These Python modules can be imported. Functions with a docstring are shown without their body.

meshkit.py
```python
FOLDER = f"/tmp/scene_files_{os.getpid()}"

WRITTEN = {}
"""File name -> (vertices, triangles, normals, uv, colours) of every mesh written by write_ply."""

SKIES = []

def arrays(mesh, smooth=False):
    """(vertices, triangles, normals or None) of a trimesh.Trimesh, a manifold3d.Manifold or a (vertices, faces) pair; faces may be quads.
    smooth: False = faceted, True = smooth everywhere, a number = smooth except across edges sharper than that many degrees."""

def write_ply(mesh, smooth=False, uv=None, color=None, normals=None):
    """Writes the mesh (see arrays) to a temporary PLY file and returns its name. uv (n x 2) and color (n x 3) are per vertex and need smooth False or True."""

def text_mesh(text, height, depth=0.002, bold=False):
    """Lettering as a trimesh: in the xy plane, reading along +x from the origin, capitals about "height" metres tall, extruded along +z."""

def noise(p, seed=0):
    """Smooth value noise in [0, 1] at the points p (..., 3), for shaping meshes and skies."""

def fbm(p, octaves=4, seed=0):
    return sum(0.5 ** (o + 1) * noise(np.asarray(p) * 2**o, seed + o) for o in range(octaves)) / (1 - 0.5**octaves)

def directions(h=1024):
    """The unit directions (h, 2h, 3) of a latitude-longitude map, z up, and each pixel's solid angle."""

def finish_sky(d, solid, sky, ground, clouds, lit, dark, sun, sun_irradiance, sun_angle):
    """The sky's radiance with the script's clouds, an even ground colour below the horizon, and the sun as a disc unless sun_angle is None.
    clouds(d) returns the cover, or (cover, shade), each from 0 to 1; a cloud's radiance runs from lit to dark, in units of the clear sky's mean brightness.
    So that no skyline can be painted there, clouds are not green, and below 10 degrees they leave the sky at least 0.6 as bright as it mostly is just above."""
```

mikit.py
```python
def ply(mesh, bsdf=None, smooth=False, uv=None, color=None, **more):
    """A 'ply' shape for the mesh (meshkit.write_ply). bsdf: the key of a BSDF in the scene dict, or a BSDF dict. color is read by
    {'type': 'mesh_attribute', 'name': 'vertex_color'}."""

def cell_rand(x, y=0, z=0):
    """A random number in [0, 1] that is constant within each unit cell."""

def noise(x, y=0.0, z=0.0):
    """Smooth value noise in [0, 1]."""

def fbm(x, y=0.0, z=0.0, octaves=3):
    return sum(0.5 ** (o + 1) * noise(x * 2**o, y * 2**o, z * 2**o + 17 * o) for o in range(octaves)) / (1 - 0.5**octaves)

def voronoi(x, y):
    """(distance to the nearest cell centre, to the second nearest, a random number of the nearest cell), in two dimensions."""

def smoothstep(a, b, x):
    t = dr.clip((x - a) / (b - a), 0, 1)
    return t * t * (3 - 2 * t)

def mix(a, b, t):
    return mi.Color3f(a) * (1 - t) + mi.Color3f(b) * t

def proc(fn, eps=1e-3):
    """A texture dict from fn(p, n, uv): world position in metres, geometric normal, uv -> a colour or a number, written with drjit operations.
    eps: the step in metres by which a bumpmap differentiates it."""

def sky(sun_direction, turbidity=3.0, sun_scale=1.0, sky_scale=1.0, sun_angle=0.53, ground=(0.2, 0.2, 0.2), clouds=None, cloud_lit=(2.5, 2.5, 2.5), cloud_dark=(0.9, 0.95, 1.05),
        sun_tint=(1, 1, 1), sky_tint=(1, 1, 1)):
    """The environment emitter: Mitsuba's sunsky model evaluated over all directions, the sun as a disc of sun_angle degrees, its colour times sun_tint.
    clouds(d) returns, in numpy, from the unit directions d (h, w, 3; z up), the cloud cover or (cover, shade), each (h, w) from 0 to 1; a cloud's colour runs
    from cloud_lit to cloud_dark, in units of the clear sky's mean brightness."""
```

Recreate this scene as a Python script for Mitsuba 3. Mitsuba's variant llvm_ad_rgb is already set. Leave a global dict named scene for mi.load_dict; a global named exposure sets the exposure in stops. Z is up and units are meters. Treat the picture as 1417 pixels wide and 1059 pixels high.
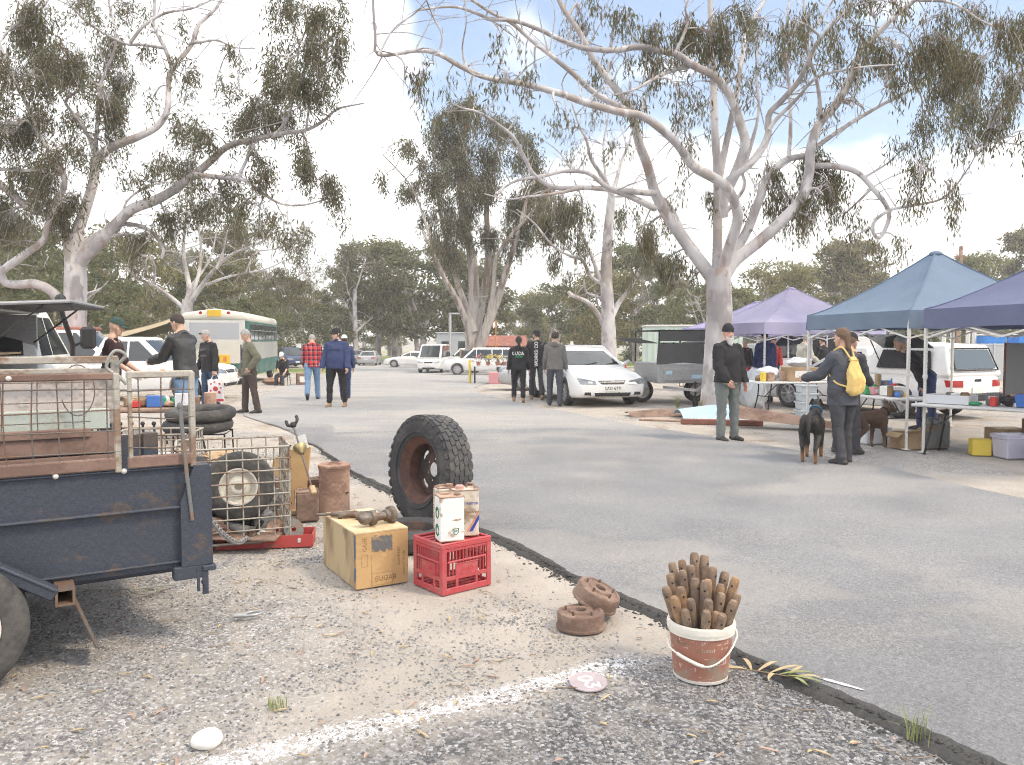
import math, random
import numpy as np
import drjit as dr
import mitsuba as mi
import trimesh
import manifold3d as m3
from shapely.geometry import Polygon, Point, LineString
import mikit, meshkit
from mikit import proc, noise, fbm, voronoi, cell_rand, smoothstep, mix

# ------------------------------------------------------------------ camera, sky, exposure
T4 = mi.ScalarTransform4f
scene, labels = {}, {}
scene['camera'] = {'type': 'perspective', 'fov': 65.0, 'fov_axis': 'x', 'near_clip': 0.05, 'far_clip': 3000.0,
                   'to_world': T4().look_at(origin=[0, 0, 1.6], target=[0, 1, 1.6 - 0.0535], up=[0, 0, 1])}

def cloud_cover(d):
    z = np.clip(d[..., 2], 0.04, 1)
    q = np.stack([d[..., 0] / (z + 0.35) * 1.84, d[..., 1] / (z + 0.35) * 1.84, z * 2.0], -1) + np.array([29.96, 24.38, 15.29])
    n = meshkit.fbm(q, 5, 44)
    c = np.clip((n - 0.375) / 0.10, 0, 1)
    c = np.maximum(c * c * (3 - 2 * c), np.clip((0.22 - d[..., 2]) / 0.12, 0, 1))   # hazy white towards the horizon
    c = 0.10 + 0.90 * c                                                                # thin high veil over the blue
    s = np.clip((meshkit.fbm(q * 1.7 + 31.0, 4, 5) - 0.45) / 0.3, 0, 1) * 0.45
    return c, s

scene['sky'] = mikit.sky([0.62, -0.30, 0.80], turbidity=3.0, sun_scale=0.30, sky_scale=0.9, sun_angle=10.0, clouds=cloud_cover,
                         cloud_lit=(3.2, 3.22, 3.28), cloud_dark=(2.4, 2.46, 2.58), sky_tint=(1.12, 1.14, 1.12), ground=(0.25, 0.22, 0.19))
exposure = 2.6

# ------------------------------------------------------------------ bookkeeping helpers
_used = {}

def key_for(name, parent=None):
    k = name if parent is None else parent + '__' + name
    i = _used.get(k, 0)
    _used[k] = i + 1
    return k if i == 0 else f'{k}_{i:03d}'

def setlab(k, label=None, cat=None, group=None, kind=None):
    d = labels.setdefault(k, {})
    for a, b in (('label', label), ('category', cat), ('group', group), ('kind', kind)):
        if b:
            d[a] = b

PARTS = {}          # thing key -> list of (sub key, ply dict without matrix)

def put(k, shape, M=None):
    if M is not None:
        shape = {**shape, 'to_world': T4(np.asarray(M).tolist())}
    scene[k] = shape

class Thing:
    """One top-level object: a key plus the parts whose keys start with it."""
    def __init__(s, name, label, cat, M=None, group=None, kind=None):
        s.k = key_for(name)
        s.M = np.eye(4) if M is None else M
        s.parts = []
        setlab(s.k, label, cat, group, kind)

    def own(s, mesh, mat, smooth=35, **kw):
        sh = shape(mesh, mat, smooth, **kw)
        put(s.k, sh, s.M)
        s.parts.append(('', sh, None))
        return s.k

    def add(s, part, mesh, mat, smooth=35, under=None, label=None, kind=None, **kw):
        k = key_for(part, under or s.k)
        sh = shape(mesh, mat, smooth, **kw)
        put(k, sh, s.M)
        s.parts.append((k[len(s.k):], sh, kind))
        if label or kind:
            setlab(k, label, kind=kind)
        return k

    def copy(s, M, label=None, name=None, cat=None, group=None, mats=None):
        """Another one of the same kind, with entries of its own."""
        t = Thing.__new__(Thing)
        t.k = key_for(name or s.k)
        t.M, t.parts = M, []
        old = labels[s.k]
        setlab(t.k, label or old.get('label'), cat or old.get('category'), group or old.get('group'), old.get('kind'))
        for sub, sh, kind in s.parts:
            if mats and sh['bsdf']['id'] in mats:
                sh = {**sh, 'bsdf': {'type': 'ref', 'id': mats[sh['bsdf']['id']]}}
            put(t.k + sub, sh, M)
            t.parts.append((sub, sh, kind))
            if kind:
                setlab(t.k + sub, kind=kind)
        return t

def shape(mesh, mat, smooth=35, **kw):
    if isinstance(mesh, MB):
        mesh = mesh.mesh()
    if mat not in scene:
        raise KeyError(mat)
    return mikit.ply(mesh, mat, smooth=smooth, **kw)

def single(name, mesh, mat, label, cat, M=None, group=None, kind=None, smooth=35, **kw):
    t = Thing(name, label, cat, M, group, kind)
    t.own(mesh, mat, smooth, **kw)
    return t

# ------------------------------------------------------------------ matrices
def tr(x, y, z):
    M = np.eye(4); M[:3, 3] = (x, y, z); return M

def rz(deg):
    a = math.radians(deg); M = np.eye(4)
    M[:2, :2] = [[math.cos(a), -math.sin(a)], [math.sin(a), math.cos(a)]]; return M

def rx(deg):
    a = math.radians(deg); M = np.eye(4)
    M[1:3, 1:3] = [[math.cos(a), -math.sin(a)], [math.sin(a), math.cos(a)]]; return M

def ry(deg):
    a = math.radians(deg); M = np.eye(4)
    M[0, 0] = M[2, 2] = math.cos(a); M[0, 2] = math.sin(a); M[2, 0] = -math.sin(a); return M

def sc(x, y=None, z=None):
    M = np.eye(4); M[0, 0] = x; M[1, 1] = x if y is None else y; M[2, 2] = x if z is None else z; return M

def ground_z(x, y):
    """Height of the terrain: level near by, falling away gently beyond the stalls."""
    x, y = np.asarray(x, float), np.asarray(y, float)
    return -0.023 * np.clip(y - 24.0, 0.0, 28.0) - 0.009 * np.maximum(0.0, y - 52.0) + 0.24 * np.exp(-((x + 7.0) ** 2 + (y - 12.3) ** 2) / 5.5)

def at(x, y, deg=0, dz=-0.008, s=1.0):
    return tr(x, y, float(ground_z(x, y)) + dz) @ rz(deg) @ sc(s)

def xf(v, M):
    return np.asarray(v, float) @ M[:3, :3].T + M[:3, 3]

# ------------------------------------------------------------------ mesh builder
def unit(v):
    v = np.asarray(v, float); return v / max(np.linalg.norm(v), 1e-12)

def frame_to(z):
    z = unit(z)
    x = unit(np.cross([0, 1, 0] if abs(z[1]) < 0.9 else [1, 0, 0], z))
    M = np.eye(4); M[:3, 0], M[:3, 1], M[:3, 2] = x, np.cross(z, x), z
    return M

_bev = {}

def bevel_box(sx, sy, sz, b):
    b = min(b, 0.49 * min(sx, sy, sz))
    kx = (round(sx, 4), round(sy, 4), round(sz, 4), round(b, 4))
    if kx not in _bev:
        h = np.array([sx, sy, sz]) / 2
        pts = []
        for s in np.ndindex(2, 2, 2):
            s = np.array(s) * 2 - 1
            for a in range(3):
                q = h - b; q = q.copy(); q[a] = h[a]
                pts.append(s * q)
        m = m3.Manifold.hull_points(np.array(pts)).to_mesh()
        _bev[kx] = (np.array(m.vert_properties[:, :3], float), np.array(m.tri_verts, int))
    return _bev[kx]

class MB:
    """Collects shapes into one mesh."""
    def __init__(s, M=None):
        s.V, s.F, s.n, s.M = [], [], 0, np.eye(4) if M is None else M

    def raw(s, v, f, M=None):
        v, f = np.asarray(v, float).reshape(-1, 3), np.asarray(f, int)
        if f.shape[1] == 4:
            f = np.vstack([f[:, [0, 1, 2]], f[:, [0, 2, 3]]])
        m = s.M if M is None else s.M @ M
        s.V.append(v @ m[:3, :3].T + m[:3, 3])
        if np.linalg.det(m[:3, :3]) < 0:
            f = f[:, ::-1]
        s.F.append(f + s.n); s.n += len(v)
        return s

    def man(s, man, M=None):
        me = man.to_mesh()
        return s.raw(me.vert_properties[:, :3], me.tri_verts, M)

    def box(s, c, size, rot=0, bev=0.0, M=None):
        """Centre, size; rot = turn about z in degrees, or a 4x4."""
        R = rz(rot) if np.isscalar(rot) else rot
        m = (np.eye(4) if M is None else M) @ tr(*c) @ R
        if bev > 0:
            v, f = bevel_box(*size, bev)
        else:
            h = np.array(size) / 2
            v = np.array([[x, y, z] for x in (-1, 1) for y in (-1, 1) for z in (-1, 1)]) * h
            f = np.array([[0, 1, 3], [0, 3, 2], [4, 6, 7], [4, 7, 5], [0, 4, 5], [0, 5, 1], [2, 3, 7], [2, 7, 6], [0, 2, 6], [0, 6, 4], [1, 5, 7], [1, 7, 3]])
        return s.raw(v, f, m)

    def bar(s, p0, p1, w, h=None, bev=0.0, up=(0, 0, 1)):
        """A bar of rectangular section from p0 to p1; h is its size along up."""
        p0, p1 = np.asarray(p0, float), np.asarray(p1, float)
        h = w if h is None else h
        z = unit(p1 - p0)
        u = np.asarray(up, float)
        if abs(np.dot(u, z)) > 0.97:
            u = np.array([0, 1.0, 0])
        x = unit(np.cross(u, z)); y = np.cross(z, x)
        m = np.eye(4); m[:3, 0], m[:3, 1], m[:3, 2], m[:3, 3] = x, y, z, (p0 + p1) / 2
        L = np.linalg.norm(p1 - p0)
        if bev > 0:
            v, f = bevel_box(w, h, L, bev)
            return s.raw(v, f, m)
        return s.box((0, 0, 0), (w, h, L), M=m)

    def tube(s, pts, r, n=8, caps=True, close=False):
        pts = np.asarray(pts, float)
        k = len(pts)
        r = np.broadcast_to(np.asarray(r, float), (k,))
        if close:
            d = np.roll(pts, -1, 0) - np.roll(pts, 1, 0)
        else:
            d = np.gradient(pts, axis=0)
        d /= np.maximum(np.linalg.norm(d, axis=1, keepdims=True), 1e-9)
        x = unit(np.cross(d[0], [0, 0, 1] if abs(d[0][2]) < 0.9 else [1, 0, 0]))
        a = np.arange(n) * 2 * np.pi / n
        V = []
        for i in range(k):
            x = unit(x - d[i] * np.dot(x, d[i])); y = np.cross(d[i], x)
            V.append(pts[i] + r[i] * (np.cos(a)[:, None] * x + np.sin(a)[:, None] * y))
        V = np.vstack(V)
        i0 = np.arange(n); i1 = (i0 + 1) % n
        F = []
        for i in range(k if close else k - 1):
            b, c = i * n, ((i + 1) % k) * n
            F.append(np.stack([b + i0, b + i1, c + i1, c + i0], 1))
        F = np.vstack(F)
        s.raw(V, F)
        if caps and not close:
            s.raw(np.vstack([V[:n], pts[:1]]), np.stack([i1, i0, i0 * 0 + n], 1))
            s.raw(np.vstack([V[-n:], pts[-1:]]), np.stack([i0, i1, i0 * 0 + n], 1))
        return s

    def lathe(s, prof, n=24, M=None):
        """Profile of (radius, z), from bottom to top on the outside."""
        prof = np.asarray(prof, float)
        a = np.arange(n) * 2 * np.pi / n
        V = np.stack([prof[:, :1] * np.cos(a), prof[:, :1] * np.sin(a), np.repeat(prof[:, 1:], n, 1)], -1).reshape(-1, 3)
        i0 = np.arange(n); i1 = (i0 + 1) % n
        F = np.vstack([np.stack([i * n + i0, i * n + i1, (i + 1) * n + i1, (i + 1) * n + i0], 1) for i in range(len(prof) - 1)])
        return s.raw(V, F, M)

    def prism(s, poly, h, M=None):
        """Extrudes a polygon (points or shapely) along +z by h."""
        p = poly if hasattr(poly, 'exterior') else Polygon(poly)
        m = trimesh.creation.extrude_polygon(p, h, engine='earcut')
        return s.raw(m.vertices, m.faces, M)

    def ball(s, c, r, sub=2, M=None):
        v, f = _ico(sub)
        return s.raw(v * np.broadcast_to(np.asarray(r, float), (3,)) + np.asarray(c), f, M)

    def grid(s, P):
        """A sheet through the points P (rows, columns, 3)."""
        P = np.asarray(P, float)
        a, b = P.shape[:2]
        i = np.arange(a * b).reshape(a, b)
        return s.raw(P.reshape(-1, 3), np.stack([i[:-1, :-1], i[:-1, 1:], i[1:, 1:], i[1:, :-1]], -1).reshape(-1, 4))

    def sheet(s, P, t):
        """The same with a thickness t along its normals, closed round the rim."""
        P = np.asarray(P, float)
        du, dv = np.gradient(P, axis=0), np.gradient(P, axis=1)
        N = np.cross(dv, du); N /= np.maximum(np.linalg.norm(N, axis=-1, keepdims=True), 1e-9)
        a, b = P.shape[:2]
        Q = np.vstack([(P + N * t / 2).reshape(-1, 3), (P - N * t / 2).reshape(-1, 3)])
        i = np.arange(a * b).reshape(a, b)
        q = np.stack([i[:-1, :-1], i[1:, :-1], i[1:, 1:], i[:-1, 1:]], -1).reshape(-1, 4)[:, ::-1]
        rim = np.concatenate([i[0, :], i[1:, -1], i[-1, -2::-1], i[-2:0:-1, 0]])
        r1 = np.roll(rim, -1)
        F = np.vstack([q, q[:, ::-1] + a * b, np.stack([rim, rim + a * b, r1 + a * b, r1], 1)])
        return s.raw(Q, F)

    def merge(s, other, M=None):
        for v, f in [other.mesh()]:
            s.raw(v, f, M)
        return s

    def mesh(s):
        return np.vstack(s.V), np.vstack(s.F)

_icoc = {}

def _ico(sub):
    if sub not in _icoc:
        m = trimesh.creation.icosphere(subdivisions=sub)
        _icoc[sub] = (np.array(m.vertices), np.array(m.faces))
    return _icoc[sub]

def spline(pts, n):
    """Catmull-Rom through the rows of pts, n rows out."""
    p = np.asarray(pts, float)
    if len(p) < 3:
        t = np.linspace(0, 1, n)[:, None]
        return p[0] * (1 - t) + p[-1] * t
    q = np.vstack([2 * p[0] - p[1], p, 2 * p[-1] - p[-2]])
    L = np.concatenate([[0], np.cumsum(np.linalg.norm(np.diff(p[:, :3], axis=0), axis=1))])
    u = np.interp(np.linspace(0, L[-1], n), L, np.arange(len(p)))
    i = np.clip(u.astype(int), 0, len(p) - 2); t = (u - i)[:, None]
    a, b, c, d = q[i], q[i + 1], q[i + 2], q[i + 3]
    return 0.5 * (2 * b + (c - a) * t + (2 * a - 5 * b + 4 * c - d) * t ** 2 + (3 * b - a - 3 * c + d) * t ** 3)

def roughen(v, amp, freq, seed=0):
    v = np.asarray(v, float)
    return v + amp * (np.stack([meshkit.fbm(v * freq + k * 17.3, 3, seed + k) for k in range(3)], -1) - 0.5) * 2

def drop(mesh):
    v, f = mesh
    return m3.Manifold(m3.Mesh(np.asarray(v, np.float32), np.asarray(f, np.uint32)))

# ------------------------------------------------------------------ materials
def two(b):
    return {'type': 'twosided', 'bsdf': b}

def rgb(c):
    return c if isinstance(c, dict) else {'type': 'rgb', 'value': [float(x) for x in c]}

def pr(c, rough=0.6, metal=0.0, spec=0.5, **kw):
    return {'type': 'principled', 'base_color': rgb(c), 'roughness': rough if isinstance(rough, dict) else float(rough), 'metallic': metal if isinstance(metal, dict) else float(metal), 'specular': float(spec), **kw}

def mat(name, c, rough=0.6, metal=0.0, spec=0.5, bump=None, **kw):
    b = pr(c, rough, metal, spec, **kw)
    if bump is not None:
        b = {'type': 'bumpmap', 'arbitrary': bump[0], 'scale': float(bump[1]), 'bsdf': b}
    scene[name] = two(b)

V3 = mi.Vector3f

def worn(a, b, f=6.0, thr=0.5, soft=0.12, fine=0.25, f2=45.0):
    """Two colours in irregular patches with a fine grain: paint and rust, wood and dirt."""
    a, b = tuple(a), tuple(b)
    def fn(p, n, uv):
        big = fbm(p.x * f, p.y * f, p.z * f, 4)
        g = noise(p.x * f2, p.y * f2, p.z * f2)
        t = smoothstep(thr - soft, thr + soft, big + 0.25 * (g - 0.5))
        return mix(a, b, t) * (1.0 - fine * 0.5 + fine * noise(p.x * 160, p.y * 160, p.z * 160))
    return proc(fn)

def grainy(a, amt=0.25, f=60.0, f0=5.0, amt0=0.2):
    a = tuple(a)
    def fn(p, n, uv):
        return mi.Color3f(a) * (1 - 0.5 * (amt + amt0) + amt * noise(p.x * f, p.y * f, p.z * f) + amt0 * fbm(p.x * f0, p.y * f0, p.z * f0, 3))
    return proc(fn)
# ------------------------------------------------------------------ ground, road, gravel
def gravelness(x, y):
    """0 = pale sand, 1 = loose grey gravel, in numpy, for the scatter of real stones (the material repeats it)."""
    return meshkit.fbm(np.stack([x * 0.9 + 3.1, y * 1.3, 0 * x], -1), 4, 3)

LINE_A, LINE_B = np.array([-1.72, 2.62]), np.array([0.70, 4.02])      # sprayed chalk line
LD = (LINE_B - LINE_A) / np.linalg.norm(LINE_B - LINE_A)

def _ground(p, n, uv):
    x, y = p.x, p.y
    big = fbm(x * 0.9 + 3.1, y * 1.3, 0.0, 4)
    lx, ly = x - float(LINE_A[0]), y - float(LINE_A[1])
    along = lx * float(LD[0]) + ly * float(LD[1])
    across = ly * float(LD[0]) - lx * float(LD[1])
    # looser gravel on the near side of the chalk line and under the trailer, packed pale sand between
    near = smoothstep(0.15, -0.45, across + 0.5 * (big - 0.5))
    left = smoothstep(-0.6, -1.7, x + 0.6 * (big - 0.5)) * smoothstep(5.6, 4.4, y)
    g = dr.clip(smoothstep(0.50, 0.62, big) * 0.75 + 0.85 * dr.maximum(near, left), 0, 1)
    d1, d2, r = voronoi(x * 62, y * 62)
    e1, e2, r2 = voronoi(x * 27 + 5.5, y * 27)
    stone = mix(mix((0.15, 0.148, 0.15), (0.075, 0.075, 0.08), near), mix((0.48, 0.47, 0.465), (0.36, 0.36, 0.37), near), r * r) * (0.75 + 0.35 * smoothstep(0.0, 0.25, d2 - d1))
    sand = mix((0.295, 0.268, 0.238), (0.425, 0.387, 0.343), fbm(x * 3.1, y * 3.1, 1.0, 4)) * (0.86 + 0.28 * noise(x * 240, y * 240))
    few = dr.select(r > 0.78, 1.0, 0.0) * 0.7
    sparse = dr.select(r2 > 0.86, 1.0, 0.0) * smoothstep(0.34, 0.22, e1)
    c = mix(sand, stone, dr.clip(g * (0.55 + 0.35 * near + 0.9 * (noise(x * 9, y * 9) - 0.35)) + few * (0.25 + g), 0, 1))
    c = mix(c, mi.Color3f(0.2, 0.19, 0.185) * (0.6 + r2), sparse * 0.8)
    # further off: litter, leaf scraps and tracks
    lit = smoothstep(0.60, 0.72, fbm(x * 2.2, y * 2.2, 7.0, 4)) * smoothstep(6.0, 12.0, y)
    c = mix(c, (0.20, 0.15, 0.10), 0.45 * lit)
    grass = smoothstep(0.46, 0.60, fbm(x * 0.16, y * 0.16, 3.0, 4)) * smoothstep(48.0, 60.0, y)
    c = mix(c, mix((0.10, 0.14, 0.035), (0.22, 0.25, 0.08), noise(x * 3, y * 3)), grass)
    paint = smoothstep(0.15, 0.01, dr.abs(across + 0.03 * (noise(x * 6, y * 6) - 0.5))) * smoothstep(-0.05, 0.15, along) * smoothstep(2.85, 2.6, along)
    speck = fbm(x * 48, y * 48, 0.0, 3) * 0.62 + 0.42 * noise(x * 210, y * 210)
    c = mix(c, (0.66, 0.67, 0.70), 0.85 * smoothstep(0.50, 0.72, speck + 0.33 * paint - 0.20) * smoothstep(0.0, 0.25, paint))
    return c

def _gbump(p, n, uv):
    d1, d2, r = voronoi(p.x * 62, p.y * 62)
    return (0.6 * smoothstep(0.5, 0.05, d1) * r + 0.5 * noise(p.x * 150, p.y * 150)) * 0.006

scene['ground_mat'] = two({'type': 'bumpmap', 'arbitrary': proc(_gbump, 0.002), 'scale': 1.0, 'bsdf': pr(proc(_ground), 0.95, 0, 0.2)})

def _asphalt(p, n, uv):
    x, y = p.x, p.y
    agg = noise(x * 170, y * 170) * 0.6 + noise(x * 75, y * 75) * 0.4
    d1, d2, r = voronoi(x * 95, y * 95)
    c = mix((0.160, 0.163, 0.172), (0.245, 0.246, 0.253), fbm(x * 1.3, y * 1.6, 0.0, 5))
    c = c * (0.62 + 0.72 * agg) + dr.select(r > 0.93, 0.14, 0.0) * smoothstep(0.35, 0.1, d1)
    streak = smoothstep(0.56, 0.72, fbm(x * 0.75 + y * 0.35, y * 1.3 - x * .3, 4.0, 5))
    sand = smoothstep(0.60, 0.66, fbm(x * 1.1 + 7, y * 1.4, 2.0, 4) * 0.72 + 0.28 * noise(x * 55, y * 55)) * smoothstep(0.45, 0.75, noise(x * 120, y * 120))
    c = mix(c, (0.40, 0.365, 0.32), 0.30 * sand)
    return mix(c, (0.36, 0.335, 0.30), 0.26 * streak)

def _old_asphalt(p, n, uv):
    x, y = p.x, p.y
    c = mix((0.205, 0.204, 0.204), (0.29, 0.285, 0.28), fbm(x * 0.5, y * 0.9, 2.0, 5))
    dust = smoothstep(0.50, 0.70, fbm(x * 0.7, y * 1.4, 9.0, 4))
    return mix(c, (0.40, 0.355, 0.30), 0.22 * dust) * (0.85 + 0.3 * noise(x * 60, y * 60))

def _abump(p, n, uv):
    return (noise(p.x * 170, p.y * 170) + 0.7 * noise(p.x * 75, p.y * 75)) * 0.0028

scene['asphalt_mat'] = two({'type': 'bumpmap', 'arbitrary': proc(_abump, 0.002), 'scale': 1.0, 'bsdf': pr(proc(_asphalt), 0.88, 0, 0.3)})
scene['old_asphalt_mat'] = two(pr(proc(_old_asphalt), 0.9, 0, 0.25))
mat('tar_mat', grainy((0.055, 0.054, 0.053), 0.6, 90, 9, 0.4), 0.85)

def lines(a, b, step, grow=1.06):
    out, s = [a], step
    while out[-1] < b:
        out.append(out[-1] + s); s *= grow
    return np.array(out)

def ground_micro(x, y):
    fade = np.clip(1 - (np.hypot(x, y - 4) - 5) / 12, 0, 1)
    q = np.stack([x, y, 0 * x], -1)
    return fade * (0.016 * (meshkit.fbm(q * 1.9, 3, 8) - 0.5) + 0.007 * (meshkit.fbm(q * 9.0, 3, 9) - 0.5)) - 0.013

gx = np.concatenate([-lines(2.5, 420, 0.06, 1.09)[::-1], np.arange(-2.45, 2.46, 0.035), lines(2.5, 420, 0.06, 1.09)])
gy = np.concatenate([-lines(0, 120, 0.4, 1.3)[::-1] + 1.5, lines(1.6, 7.0, 0.03, 1.004), lines(7.1, 700, 0.08, 1.05)])
X, Y = np.meshgrid(gx, gy)
gm = MB().grid(np.stack([X, Y, ground_z(X, Y) + ground_micro(X, Y)], -1))
gv, gf = gm.mesh()
k = key_for('ground')
put(k, mikit.ply((gv, gf), 'ground_mat', smooth=True))
setlab(k, 'pale sand and grey gravel ground beside the road', 'ground', kind='structure')

def draped(poly, dz, step, name, m, label, cat):
    """A polygon laid on the terrain as a sheet with points inside it, so that it follows the fall of the ground."""
    poly = Polygon(poly)
    x0, y0, x1, y1 = poly.bounds
    tris, v, n = [], [], 0
    ys = np.unique(np.concatenate([[q for q in (y0, 24.0, 52.0) if y0 <= q <= y1], np.arange(y0, y1, step), [y1]]))
    for a, b in zip(ys[:-1], ys[1:]):
        piece = poly.intersection(Polygon([(x0 - 1, a), (x1 + 1, a), (x1 + 1, b), (x0 - 1, b)]))
        for g in getattr(piece, 'geoms', [piece]):
            if g.geom_type != 'Polygon' or g.area < 1e-6:
                continue
            vv, ff = trimesh.creation.triangulate_polygon(g, engine='earcut')
            v.append(np.column_stack([vv, ground_z(vv[:, 0], vv[:, 1]) + dz])); tris.append(ff + n); n += len(vv)
    f = np.vstack(tris); v = np.vstack(v)
    e = np.cross(v[f[:, 1]] - v[f[:, 0]], v[f[:, 2]] - v[f[:, 0]])[:, 2] < 0
    f[e] = f[e][:, ::-1]
    k = key_for(name)
    put(k, mikit.ply((v, f), m))
    setlab(k, label, cat, kind='structure')
    return poly

rng = np.random.default_rng(4)
def wobble(pts, n, amp, seed):
    p = spline(np.array(pts, float), n)
    t = np.gradient(p, axis=0); t /= np.linalg.norm(t, axis=1, keepdims=True)
    q = np.column_stack([p * 1.3, np.zeros(n)])
    return p + np.column_stack([-t[:, 1], t[:, 0]]) * ((meshkit.fbm(q, 4, seed) - 0.5) * 2 * amp)[:, None]

left_near = wobble([(3.2, 0.4), (2.35, 1.95), (1.60, 3.27), (0.87, 4.56), (-0.05, 6.24), (-1.10, 8.1), (-2.03, 9.9), (-3.3, 12.7), (-4.9, 15.6)], 160, 0.06, 21)
left_far = wobble([(-4.9, 15.6), (-6.05, 17.8), (-7.2, 23), (-8.4, 30), (-11.5, 48), (-15, 75), (-17, 120)], 70, 0.22, 22)
right_near = wobble([(9.5, -1.0), (7.0, 3.5), (5.15, 8.1), (4.5, 10.4), (3.40, 12.9), (2.55, 14.6)], 110, 0.10, 23)
right_far = wobble([(2.55, 14.6), (1.4, 17.2), (-0.1, 21), (-1.2, 26), (-1.0, 33), (1.6, 41), (2.5, 60), (1.5, 120)], 90, 0.22, 24)
draped(np.vstack([left_near, left_far[1:], right_far[::-1], right_near[::-1][1:]]), 0.003, 2.0, 'road', 'old_asphalt_mat', 'old dusty grey asphalt road running to the trees', 'road')
patch_far = wobble([(-4.75, 15.35), (-2.2, 14.9), (0.0, 14.55), (2.38, 14.15), (2.62, 14.4)], 50, 0.05, 25)
patch_poly = draped(np.vstack([left_near[:-2] + (0.02, 0.0), patch_far, right_near[::-1][2:]]), 0.009, 2.0, 'asphalt_patch', 'asphalt_mat', 'newer darker asphalt on the near part of the road', 'road')

# black bitumen lip along the near left edge
P = left_near[:132]
t = np.gradient(P, axis=0); t /= np.linalg.norm(t, axis=1, keepdims=True)
nl = np.column_stack([t[:, 1], -t[:, 0]])
P = spline(P, 900); nl = spline(nl, 900)
w0 = 0.012 + 0.075 * meshkit.fbm(np.column_stack([P * 5, 0 * P[:, 0]]), 4, 31) + 0.022 * (meshkit.fbm(np.column_stack([P * 26, 0 * P[:, 0]]), 2, 35) - .5)
bury = np.clip((meshkit.fbm(np.column_stack([P * 0.9, 0 * P[:, 0]]), 4, 37) - 0.36) / 0.14, 0, 1)
rows = []
for kx, (o, h) in enumerate([(-1.5, -0.02), (-0.9, 0.002), (-0.3, 0.009), (0.35, 0.013), (0.8, 0.0105)]):
    q = P + nl * (w0 * o)[:, None]
    jit = (meshkit.fbm(np.column_stack([q * 40, 0 * q[:, 0] + kx]), 3, 33) - 0.5) * 0.012 * (0 < kx < 4)
    rows.append(np.column_stack([q, (h + jit) * (bury if h > 0 else 1) - 0.006 * (1 - bury) * (h > 0)]))
k = key_for('road_edge')
put(k, mikit.ply(MB().grid(np.stack(rows)).mesh(), 'tar_mat', smooth=True))
setlab(k, 'black bitumen lip along the near road edge', 'road edge', kind='structure')

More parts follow.
